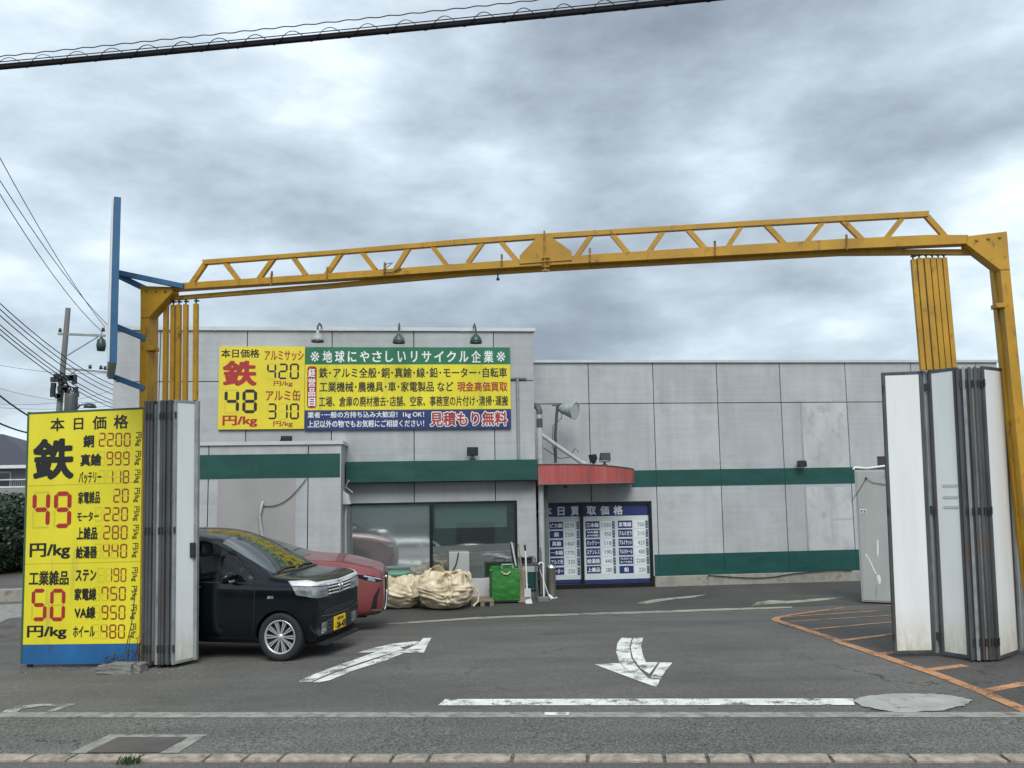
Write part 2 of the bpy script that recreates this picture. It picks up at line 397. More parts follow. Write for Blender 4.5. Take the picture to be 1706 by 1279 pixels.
    MT['roof_tile'] = mat("dark_roof_tile", (.032, .036, .05), .55, var=.25, vscale=1.2, stretch=(.5, .5, 9))
    MT['house_wall'] = mat("house_wall", (.22, .23, .24), .8, var=.08)
    MT['white_trim'] = mat("white_trim", (.58, .60, .60), .6)
    MT['window_dark'] = mat("dark_window_glass", (.03, .04, .05), .08, spec=.8)
    MT['far_wall'] = mat("far_wall", (.46, .40, .27), .8)
    MT['rust_lid'] = mat("iron_lid", (.095, .085, .085), .6, .2, var=.2, bump=.4, bscale=70)
    # window glass: tinted pane that mirrors the street at its own angle
    for nm, tint, refl in (('glass', (.72, .79, .78), .28), ('glass_film', (.55, .64, .64), .58)):
        m, nt, b, out = nodes("window_" + nm); nt.nodes.remove(b)
        tr = nt.nodes.new("ShaderNodeBsdfTransparent"); tr.inputs[0].default_value = (*tint, 1)
        gl = nt.nodes.new("ShaderNodeBsdfGlossy"); gl.inputs['Roughness'].default_value = .02 if nm == 'glass' else .05; gl.inputs[0].default_value = (.92, .98, .98, 1)
        mx = nt.nodes.new("ShaderNodeMixShader"); mx.inputs[0].default_value = refl
        df = nt.nodes.new("ShaderNodeBsdfDiffuse"); df.inputs[0].default_value = (.44, .49, .49, 1); m2 = nt.nodes.new("ShaderNodeMixShader"); m2.inputs[0].default_value = .45 if nm == 'glass_film' else .04
        nt.links.new(tr.outputs[0], m2.inputs[1]); nt.links.new(df.outputs[0], m2.inputs[2])
        nt.links.new(m2.outputs[0], mx.inputs[1]); nt.links.new(gl.outputs[0], mx.inputs[2]); nt.links.new(mx.outputs[0], out.inputs[0]); MT[nm] = m
    # asphalt
    def asphalt(name, base, coarse, fs=70):
        m, nt, b, out = nodes(name); g = G(nt); P = g.co(world=True)
        fine = g.noise(P, fs, 3, .75); mid = g.noise(P, 17, 4, .65); big = g.noise(P, .35, 5, .6)
        k = g.mul(g.rng(fine, .3, .7, 1 - coarse, 1 + coarse), g.rng(mid, .3, .7, .88, 1.12))
        k = g.mul(k, g.rng(big, .3, .7, .74, 1.24))
        st = g.noise(g.co((.28, 2.2, 1), world=True), 1.1, 5, .6)
        k = g.mul(k, g.rng(st, .3, .72, 1.10, .80))
        c = g.mix(1.0, (*base, 1), k, 'MULTIPLY')
        chip = g.vor(P, 95); c = g.mix(g.rng(chip, .06, .16, .38, 0), c, (.24, .245, .235, 1))
        dark = g.noise(g.co((.5, .9, 1), world=True), .7, 6, .65); c = g.mix(g.rng(dark, .56, .74, 0, .52), c, (.026, .027, .027, 1))
        nw = nt.nodes.new("ShaderNodeTexNoise"); nw.inputs['Scale'].default_value = 1.1; nw.inputs['Detail'].default_value = 6; nw.inputs['Roughness'].default_value = .68; g.link(P, nw.inputs['Vector'])
        vm = nt.nodes.new("ShaderNodeVectorMath"); vm.operation = 'MULTIPLY_ADD'; g.link(nw.outputs['Color'], vm.inputs[0]); vm.inputs[1].default_value = (1.6, 1.6, 0); g.link(P, vm.inputs[2])
        ck = g.vor(vm.outputs[0], .30, 'DISTANCE_TO_EDGE')
        wob = g.noise(P, 1.6, 5, .7)
        ckd = g.mul(ck, g.rng(wob, .3, .7, .4, 2.4)); c = g.mix(g.mul(g.rng(ckd, .002, .006, .8, 0), g.rng(big, .45, .6, 0, 1)), c, (.013, .013, .013, 1))
        g.link(c, b.inputs['Base Color']); b.inputs['Roughness'].default_value = .86
        g.link(g.rng(dark, .4, .75, .9, .62), b.inputs['Roughness'])
        g.bump(b, g.mul(fine, mid, 'ADD'), .55, .008); return m
    MT['asphalt'] = asphalt("asphalt", (.104, .101, .092), .65)
    MT['asphalt_walk'] = asphalt("asphalt_walk", (.108, .107, .097), 1.05, 48)
    MT['asphalt_yard'] = asphalt("asphalt_yard", (.066, .064, .060), .45)
    MT['concrete_strip'] = mat("gutter_concrete", (.25, .25, .225), .95, var=.3, vscale=7, dirt=(.075, .075, .068), dirt_amt=.65, dscale=9, bump=.6, bscale=80)
    MT['concrete_patch'] = mat("concrete_patch", (.40, .405, .375), .92, var=.14, vscale=4, dirt=(.19, .19, .175), dirt_amt=.5, dscale=3, bump=.5, bscale=60)
    m = mat("kerb_granite", (.29, .255, .21), .9, var=.42, vscale=11, dirt=(.10, .095, .08), dirt_amt=.6, dscale=8, bump=.8, bscale=70); MT['kerb'] = m
    nt = m.node_tree
    # worn road paint: scuffed through to the asphalt
    def paint(name, col, wear, sc=3.0):
        m, nt, b, out = nodes(name); g = G(nt); P = g.co(world=True)
        w1 = g.noise(P, sc, 7, .72); w2 = g.noise(P, 60, 3, .7); w = g.mul(g.mul(w1, .66), g.mul(w2, .34), 'ADD')
        n = g.noise(P, 3.5, 4, .6); c = g.mix(1.0, (*col, 1), g.rng(n, .3, .7, .78, 1.1), 'MULTIPLY')
        g.link(c, b.inputs['Base Color']); b.inputs['Roughness'].default_value = .75
        tr = nt.nodes.new("ShaderNodeBsdfTransparent"); mx = nt.nodes.new("ShaderNodeMixShader")
        g.link(g.rng(w, wear - .05, wear + .05, 1, 0), mx.inputs[0]); nt.links.new(tr.outputs[0], mx.inputs[1]) ; nt.links.new(b.outputs[0], mx.inputs[2])
        nt.links.new(mx.outputs[0], out.inputs[0]); g.bump(b, w2, .3, .004); return m
    MT['paint_white'] = paint("road_paint_white", (.72, .73, .69), .545, 4.2)
    MT['paint_worn'] = paint("road_paint_worn", (.40, .41, .38), .50, 5)
    MT['paint_orange'] = paint("road_paint_orange", (.47, .24, .115), .55, 3.2)
    MT['patch_cement'] = paint("cement_patch", (.36, .362, .335), .60, 4.5)
    MT['paint_pale'] = paint("road_paint_pale", (.33, .33, .26), .55, 2)
defmats()
# ---------------------------------------------------------------- ground, road, markings
def build_ground():
    xs = []; x = -60.0
    def axis(lo, fine_lo, fine_hi, hi, step):
        a = [lo]
        k = fine_lo
        pre = [lo + (fine_lo - lo) * t for t in (0, .35, .6, .78, .9)]
        post = [fine_hi + (hi - fine_hi) * t for t in (.02, .06, .14, .3, .6, 1)]
        n = int((fine_hi - fine_lo) / step)
        return pre + [fine_lo + (fine_hi - fine_lo) * i / n for i in range(n + 1)] + post
    X = axis(-600, -20, 20, 600, .5); Y = axis(-120, -8, 24, 1200, .25)
    def sheet(name, ys, m, dz, label):
        mb = MB(); n = len(X)
        vs = [(x, y, gz(x, y) + dz) for y in ys for x in X]
        fs = [(j * n + i, j * n + i + 1, (j + 1) * n + i + 1, (j + 1) * n + i) for j in range(len(ys) - 1) for i in range(n - 1)]
        mb.add(vs, fs, 0, True)
        return tag(mb.build(name, m), label, kind='structure')
    sheet("ground", Y, MT['asphalt'], 0, "grey asphalt ground of the yard and the street")
build_ground()

# direction of the street in plan, taken from the gutter line
def street_line(py):
    a = ground_at(40, py); b = ground_at(1660, py)
    a = Vector((a.x, a.y)); b = Vector((b.x, b.y)); d = (b - a).normalized()
    return a, d
def band(name, y0, y1, m, dz, label, ext=9.0, kind='structure'):
    a0, d0 = street_line(y0); a1, d1 = street_line(y1); L = (street_line(1192)[1])
    mb = MB(); A = a0 - d0 * ext; B = a0 + d0 * (ext + 9); C = a1 + d1 * (ext + 9); D = a1 - d1 * ext
    on_ground(mb, [tuple(D), tuple(C), tuple(B), tuple(A)], .45, dz)
    return tag(mb.build(name, m), label, kind=kind)
band("pavement", 1196, 1262, MT['asphalt_walk'], .004, "coarse asphalt pavement between the kerb stones and the gutter strip")
band("gutter_strip", 1187.5, 1196.5, MT['concrete_strip'], .008, "narrow pale concrete gutter strip across the gateway")

def kerb():
    a, d = street_line(1259); n = Vector((-d.y, d.x))
    # the rough stones read as one low band along the street edge
    mb = MB(); s = -6.5; i = 0
    rnd = random.Random(4)
    while s < 8.0:
        ln = rnd.choice([.27, .30, .55, .60, .33, .62]); w = .155
        p = a + d * s
        c0, c1 = s + .008, s + ln - .008
        top = .028
        pts = []
        nx = max(3, int(ln / .05)); ny = 4
        for j in range(ny + 1):
            for k in range(nx + 1):
                u = c0 + (c1 - c0) * k / nx; v = -w + w * j / ny
                q = a + d * u + n * v
                e = min(k, nx - k, j, ny - j)
                h = top + .006 * noise.noise(Vector((u * 9, v * 9, i))) - (.014 if e == 0 else 0)
                jit = .006 * noise.noise(Vector((u * 20, v * 20, 3.3))) if e == 0 else 0
                pts.append((q.x + jit, q.y + jit, gz(q.x, q.y) + h))
        fs = [(r * (nx + 1) + c, r * (nx + 1) + c + 1, (r + 1) * (nx + 1) + c + 1, (r + 1) * (nx + 1) + c) for r in range(ny) for c in range(nx)]
        mb.add(pts, fs, 0, True)
        # skirts
        ring = [k for k in range(nx + 1)] + [r * (nx + 1) + nx for r in range(1, ny + 1)] + [ny * (nx + 1) + k for k in range(nx - 1, -1, -1)] + [r * (nx + 1) for r in range(ny - 1, 0, -1)]
        top_r = [pts[k] for k in ring]; bot = [(x, y, z - .06) for x, y, z in top_r]; m_ = len(ring)
        mb.add(top_r + bot, [(k, m_ + k, m_ + (k + 1) % m_, (k + 1) % m_) for k in range(m_)])
        s += ln + .012; i += 1
    tag(mb.build("kerb", MT['kerb']), "row of rough granite kerb stones along the street edge", kind='structure')
kerb()

def marking(name, polys, m, label, off, sc, dz=.007, res=.3):
    mb = MB()
    for pl in polys:
        on_ground(mb, gpoly([(off[0] + x / sc, off[1] + y / sc) for x, y in pl]), res, dz)
    return tag(mb.build(name, m), label, kind='structure')
Z6 = ((480, 960), 2.3694); Z7 = ((1100, 960), 2.8152); Z5 = ((0, 1040), 2.8433)
marking("road_marking_arrow", [
    [(42, 418), (70, 402), (115, 384), (205, 350), (300, 317), (372, 290), (440, 283), (458, 290), (300, 338), (200, 372), (130, 400), (92, 418)],
    [(98, 420), (138, 402), (210, 374), (310, 341), (445, 295), (486, 293), (395, 331), (260, 373), (165, 412), (120, 421)],
    [(275, 303), (340, 284), (410, 268), (500, 258), (518, 259), (498, 271), (440, 284), (372, 296), (320, 302)],
    [(520, 260), (533, 246), (566, 244), (536, 303), (440, 304), (458, 292), (478, 285), (502, 272)]],
    MT['paint_white'], "white worn arrow pointing into the yard on the asphalt", *Z6)
marking("road_marking_arrow", [
    [(1316, 244), (1357, 246), (1347, 280), (1355, 325), (1385, 368), (1426, 408), (1400, 401), (1340, 373), (1308, 340), (1295, 300), (1300, 265)],
    [(1362, 246), (1402, 244), (1393, 275), (1400, 310), (1412, 341), (1462, 341), (1426, 388), (1390, 364), (1362, 325), (1352, 285)],
    [(1207, 349), (1262, 346), (1308, 344), (1342, 376), (1418, 405), (1468, 410), (1455, 441), (1330, 395)],
    [(1431, 402), (1467, 342), (1517, 343), (1490, 375), (1471, 407)]],
    MT['paint_white'], "white worn curved arrow pointing out towards the street", *Z6)
marking("road_marking_line", [[(730, 1176), (742, 1165.5), (1421, 1164.5), (1424, 1175.5)]], MT['paint_white'], "long white stop line along the gateway", (0, 0), 1)
marking("road_marking_patch", [[(908, 1188.5), (950, 1188.5), (947, 1193.5), (906, 1193.5)]], MT['paint_white'], "short white dash on the gutter strip", (0, 0), 1, .012)
marking("road_marking_worn", [[(0, 430), (20, 410), (70, 392), (190, 379), (360, 379), (300, 400), (245, 421), (225, 414), (280, 392), (210, 388), (110, 402), (60, 425)]], MT['paint_worn'], "scuffed remains of old white paint by the gutter", *Z5)
marking("road_marking_worn", [[(1375, 107), (1440, 92), (1560, 81), (1655, 72), (1600, 84), (1500, 95), (1420, 108)]], MT['paint_pale'], "faded pale stroke on the yard before the poster door", *Z6)
marking("road_marking_worn", [[(430, 139), (455, 122), (520, 113), (600, 117), (700, 108), (860, 98), (780, 112), (620, 126), (520, 131)]], MT['paint_pale'], "faded pale stroke on the yard near the grey cabinet", *Z7)
marking("yard_seam", [[(330, 192), (500, 179), (740, 162), (1000, 151), (1400, 139), (1710, 128), (1990, 120), (1990, 126), (1710, 136), (1400, 148), (1000, 159), (740, 170), (500, 186)]], MT['paint_pale'], "pale joint in the asphalt across the yard", *Z6)
E1 = ribbon(gpoly([(1100 + x / 2.8152, 960 + y / 2.8152) for x, y in ((1850, 690), (1706, 628), (1500, 540), (1300, 463), (1100, 396), (860, 316), (700, 258), (600, 226), (555, 212), (540, 205), (545, 196), (580, 188), (650, 176), (740, 164), (860, 148))]), .125)
def orange():
    mb = MB(); on_ground(mb, E1, .3, .007)
    for a, b in (((575, 193), (1020, 163)), ((600, 215), (1120, 183)), ((700, 253), (1120, 214)), ((850, 305), (1130, 269)), ((1015, 371), (1200, 341)), ((1245, 444), (1430, 421)), ((1520, 543), (1800, 488)), ((1740, 622), (1990, 560))):
        pa = gpoly([(1100 + a[0] / 2.8152, 960 + a[1] / 2.8152), (1100 + b[0] / 2.8152, 960 + b[1] / 2.8152)])
        d = (Vector(pa[1]) - Vector(pa[0])).normalized(); pa[0] = tuple(Vector(pa[0]) + d * .03)
        on_ground(mb, ribbon(pa, .115), .3, .0095)
    tag(mb.build("road_marking_hatching", MT['paint_orange']), "orange no parking hatching by the right hand gate", kind='structure')
orange()
def ell(cx, cy, rx, ry, n=70, seed=0):
    out = []
    for k in range(n):
        a = 2 * PI * k / n; w = 1 + .05 * math.sin(3 * a + seed) + .10 * noise.noise(Vector((2.2 * math.cos(a), 2.2 * math.sin(a), seed))) + .07 * noise.noise(Vector((7 * math.cos(a), 7 * math.sin(a), seed + 2)))
        out.append((cx + rx * w * math.cos(a), cy - ry * w * math.sin(a)))
    return out
marking("concrete_patch", [ell(1519, 1171.5, 95, 15.5)], MT['patch_cement'], "oval pale concrete patch at the end of the stop line", (0, 0), 1, .0095)
# older, darker asphalt: the strip along the building and the hatched corner
def yard():
    e = gpoly([(480 + x / 2.3694, 960 + y / 2.3694) for x, y in ((-60, 217), (330, 189), (500, 177), (740, 160), (1000, 150), (1400, 138), (1710, 127), (1990, 119))])
    d = (Vector(e[-1]) - Vector(e[-2])).normalized(); far = [tuple(Vector(e[-1]) + d * 8), (13.0, 21.0), (-8.0, 18.8)]
    mb = MB(); on_ground(mb, e + far, .5, .0035); tag(mb.build("yard_strip", MT['asphalt_yard']), "older darker asphalt strip along the shop front", kind='structure')
    h = gpoly([(1290, 1033), (1300, 1041), (1400, 1072), (1560, 1122), (1640, 1154), (1780, 1206), (1880, 1206), (1800, 1040), (1500, 1012), (1330, 1020)])
    mb = MB(); on_ground(mb, h, .4, .0045); tag(mb.build("hatched_corner", MT['asphalt_yard']), "darker asphalt under the orange hatching", kind='structure')
yard()
# inspection cover in the pavement
def cover():
    mb = MB(); on_ground(mb, gpoly([(Z5[0][0] + x / Z5[1], Z5[0][1] + y / Z5[1]) for x, y in ((330, 614), (520, 526), (985, 526), (842, 614))]), .3, .009)
    o = mb.build("inspection_cover", MT['concrete_strip']); tag(o, "rusty iron inspection cover in a rough concrete frame in the pavement", "cover")
    mb = MB(); on_ground(mb, gpoly([(Z5[0][0] + x / Z5[1], Z5[0][1] + y / Z5[1]) for x, y in ((408, 614), (560, 541), (888, 541), (755, 614))]), .3, .014)
    mb.build("lid", MT['rust_lid'], o)
cover()

# ---------------------------------------------------------------- the shop building
BA = math.radians(6.4)
BZ = -0.42
BM = Matrix.Translation((0, 19.5, BZ)) @ Matrix.Rotation(BA, 4, 'Z')
B = Frame(BM)
shop = thing("shop_building", "low pale grey concrete panel building with dark green bands and a red rounded canopy", "building", BM)
Y_L, Y_A = -1.0, -2.2
bx = lambda px, py, y: B.hit(px, py, y)[0]
bz = lambda px, py, y: B.hit(px, py, y)[1]

def wall_cells(mb, x0, x1, z0, z1, y, xs, zs, holes=(), gap=.019, th=.10):
    """grid of separate sheets with open joints, leaving holes"""
    X = sorted({x0, x1, *xs, *[h[0] for h in holes], *[h[1] for h in holes]}); Zs = sorted({z0, z1, *zs, *[h[2] for h in holes], *[h[3] for h in holes]})
    X = [x for x in X if x0 <= x <= x1]; Zs = [z for z in Zs if z0 <= z <= z1]
    jx = set(xs); jz = set(zs)
    # merge cells so that a sheet that is not cut stays one sheet
    bxs = sorted({x0, x1, *xs}); bzs = sorted({z0, z1, *zs})
    for i in range(len(bxs) - 1):
        for j in range(len(bzs) - 1):
            a0, a1, c0, c1 = bxs[i], bxs[i + 1], bzs[j], bzs[j + 1]
            a0 += gap / 2 if a0 in jx else 0; a1 -= gap / 2 if a1 in jx else 0; c0 += gap / 2 if c0 in jz else 0; c1 -= gap / 2 if c1 in jz else 0
            cut = [h for h in holes if h[0] < a1 and h[1] > a0 and h[2] < c1 and h[3] > c0]
            if not cut: mb.box(a0, a1, y, y + th, c0, c1); continue
            h = cut[0]; q0, q1, r0, r1 = max(h[0], a0), min(h[1], a1), max(h[2], c0), min(h[3], c1)
            if q0 > a0: mb.box(a0, q0, y, y + th, c0, c1)
            if q1 < a1: mb.box(q1, a1, y, y + th, c0, c1)
            if r0 > c0: mb.box(q0, q1, y, y + th, c0, r0)
            if r1 < c1: mb.box(q0, q1, y, y + th, r1, c1)

def backing(mb, x0, x1, z0, z1, y, holes=()):
    """dark layer behind the sheets, cut round the holes"""
    if not holes: mb.box(x0, x1, y, y + .06, z0, z1, 1); return
    h = holes[0]
    mb.box(x0, h[0], y, y + .06, z0, z1, 1); mb.box(h[1], x1, y, y + .06, z0, z1, 1)
    if h[2] > z0: mb.box(h[0], h[1], y, y + .06, z0, h[2], 1)
    mb.box(h[0], h[1], y, y + .06, h[3], z1, 1)

# left block
LX0, LX1 = bx(190, 600, Y_L), bx(889.5, 650, Y_L)
LT = bz(540, 551, Y_L)
WX0, WX1 = bx(574, 900, Y_L), bx(862, 880, Y_L); WZ1 = bz(718, 836, Y_L); WZ0 = bz(718, 968, Y_L)
def left_block():
    mb = MB()
    xs = [bx(p, 600, Y_L) for p in (266.5, 411.5, 553, 689.5, 822.5)]; zs = [bz(500, 635, Y_L)]
    hole = (WX0, WX1, WZ0, WZ1)
    wall_cells(mb, LX0, LX1, 0, LT, Y_L, xs, zs, [hole])
    backing(mb, LX0 + .05, LX1 - .05, 0, LT - .02, Y_L + .101, [hole])
    mb.box(LX0, LX0 + .1, Y_L + .10, 9, 0, LT); mb.box(LX1 - .1, LX1, Y_L + .10, 9, 0, LT)
    mb.box(LX0 + .1, LX1 - .1, Y_L + .17, 9, LT - .4, LT - .25, 1)
    mb.box(LX0 + .1, LX1 - .1, 8.9, 9, 0, LT - .4)
    mb.build("wall", [MT['wall'], MT['gap']], shop)
    c = MB(); c.box(LX0 - .05, LX1 + .05, Y_L - .05, Y_L + .25, LT, LT + .075); c.box(LX0 - .05, LX0 + .25, Y_L + .25, 9, LT, LT + .075); c.box(LX1 - .25, LX1 + .05, Y_L + .25, 9, LT, LT + .075)
    for k in range(3): c.box(LX0 + 2.0 + 2.6 * k, LX0 + 2.03 + 2.6 * k, Y_L - .054, Y_L + .2, LT - .01, LT + .079)
    c.build("roof_coping", MT['coping'], shop)
    # green band box over the window
    x0, x1 = bx(576, 780, Y_L - .35), bx(895.5, 780, Y_L - .35); z1 = bz(735, 767, Y_L - .35); z0 = bz(735, 801.5, Y_L - .35)
    g = MB(); g.box(x0, x1, Y_L - .35, Y_L - .002, z0, z1)
    for k in range(1, 4): g.box(x0 + (x1 - x0) * k / 4 - .004, x0 + (x1 - x0) * k / 4 + .004, Y_L - .353, Y_L - .35, z0, z1)
    o = g.build("green_band", MT['green_band'], shop, bevel=.006)
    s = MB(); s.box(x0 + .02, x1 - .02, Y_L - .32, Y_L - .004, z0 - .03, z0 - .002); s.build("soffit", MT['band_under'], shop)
    # shop window
    f = MB(); fr = .05
    mx = bx(718.5, 900, Y_L)
    for a, b_ in ((WX0, WX0 + fr), (mx - .035, mx + .035), (WX1 - fr, WX1)): f.box(a, b_, Y_L + .01, Y_L + .11, WZ0 + fr, WZ1 - fr)
    f.box(WX0, WX1, Y_L + .008, Y_L + .112, WZ1 - fr, WZ1); f.box(WX0, WX1, Y_L + .008, Y_L + .112, WZ0, WZ0 + fr)
    w = f.build("window", MT['black_alu'], shop, bevel=.003)
    TILT = lambda: Matrix.Translation((0, Y_L + .058, (WZ0 + WZ1) / 2)) @ Matrix.Rotation(math.radians(-1.05), 4, 'X')      # panes set a little out of plumb
    hh = (WZ1 - WZ0) / 2 - fr
    p1 = MB(); p1.box(WX0 + fr, mx - .035, -.003, .003, -hh, hh); p1.xform(TILT()); p1.build("window_pane", MT['glass_film'], w)
    p2 = MB(); p2.box(mx + .035, WX1 - fr, -.003, .003, -hh, hh); p2.xform(TILT()); p2.build("window_pane", MT['glass'], w)
    # room behind the glass
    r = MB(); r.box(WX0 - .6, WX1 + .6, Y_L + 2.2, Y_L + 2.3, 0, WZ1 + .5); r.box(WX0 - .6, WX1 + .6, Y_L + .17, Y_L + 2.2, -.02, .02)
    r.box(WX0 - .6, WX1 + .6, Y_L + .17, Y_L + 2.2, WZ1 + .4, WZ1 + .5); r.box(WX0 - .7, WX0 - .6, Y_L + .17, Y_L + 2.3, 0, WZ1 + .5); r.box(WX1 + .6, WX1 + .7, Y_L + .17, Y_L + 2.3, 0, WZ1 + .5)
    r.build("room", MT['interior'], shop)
    bl = MB()
    q0, q1 = bx(724, 850, Y_L + .25), bx(843, 850, Y_L + .25); bl.box(q0, q1, Y_L + .125, Y_L + .135, bz(780, 879, Y_L + .125), WZ1 - .05)
    q0, q1 = bx(640, 850, Y_L + .25), bx(716, 850, Y_L + .25); bl.box(q0, q1, Y_L + .125, Y_L + .135, bz(680, 872, Y_L + .125), WZ1 - .05)
    bl.build("blind", MT['blind'], shop)
left_block()

# annex on the left
AX0, AX1 = bx(175, 800, Y_A), bx(568, 800, Y_A); AT = bz(450, 741, Y_A)
def annex():
    mb = MB(); xs = [bx(346.5, 820, Y_A), bx(513, 820, Y_A)]
    wall_cells(mb, AX0, AX1, 0, AT, Y_A, xs, [])
    mb.box(AX0 + .05, AX1 - .05, Y_A + .101, Y_A + .16, 0, AT - .02, 1)
    mb.box(AX1 - .1, AX1, Y_A + .10, Y_L - .002, 0, AT); mb.box(AX0, AX0 + .1, Y_A + .10, Y_L - .002, 0, AT)
    mb.box(AX0 + .1, AX1 - .1, Y_A + .16, Y_L - .002, AT - .2, AT - .1, 1)
    mb.build("annex_wall", [MT['wall'], MT['gap']], shop)
    c = MB(); c.box(AX0 - .04, AX1 + .04, Y_A - .04, Y_A + .2, AT, AT + .07); c.box(AX1 - .2, AX1 + .04, Y_A + .2, Y_L - .002, AT, AT + .07); c.build("annex_coping", MT['coping'], shop)
    z1, z0 = bz(450, 756.5, Y_A), bz(450, 796, Y_A)
    g = MB(); g.box(AX0, AX1 - .02, Y_A - .012, Y_A - .002, z0, z1); g.build("green_band", MT['green_band'], shop)
    # filled-in opening: a patch of newer grey render
    s = MB(); s.box(bx(362, 850, Y_A), bx(492, 850, Y_A), Y_A - .006, Y_A - .002, .02, z0 - .02); s.build("rendered_patch", mat("newer_render", (.285, .285, .285), .85, var=.12, vscale=1.6, stretch=(1, 1, .5)), shop)
    # conduit stub and drooping wire
    p = MB(); x, z = B.hit(438, 836, Y_A)
    p.tube([(x, Y_A - .01, z), (x - .01, Y_A - .05, z - .06), (x - .05, Y_A - .06, z - .25), (x - .02, Y_A - .05, z - .5), (x + .03, Y_A - .05, z - .75)], .028, 8)
    p.build("conduit", MT['pipe'], shop)
    w = MB(); x2, z2 = B.hit(511, 797, Y_A); pts = []
    for k in range(9):
        t = k / 8; pts.append((x + (x2 - x) * t, Y_A - .03, z - .08 + (z2 - z + .08) * t - .18 * math.sin(PI * t)))
    w.tube(pts, .008, 6); w.build("wire", MT['cable'], shop)
    v = MB(); x, z = B.hit(577, 829, Y_A + .5)      # vent hood at the inner corner, with a pipe down
    v.prism([(AX1 + .002, z - .13), (AX1 + .16, z - .13), (AX1 + .12, z + .05), (AX1 + .002, z + .14)], Y_A + .35, Y_A + .75); v.build("vent_hood", MT['coping'], shop, bevel=.01)
    q = MB(); q.tube([(AX1 + .06, Y_A + .5, z - .13), (AX1 + .05, Y_A + .5, z - .5), (AX1 + .06, Y_A + .5, z - 1.5)], .03, 8)
    q.tube([(AX1 + .13, Y_A + .3, z + .35), (AX1 + .06, Y_A + .35, z + .22), (AX1 + .2, Y_A + .4, z + .1)], .015, 6); q.build("drain_pipe", MT['pipe'], shop)
annex()

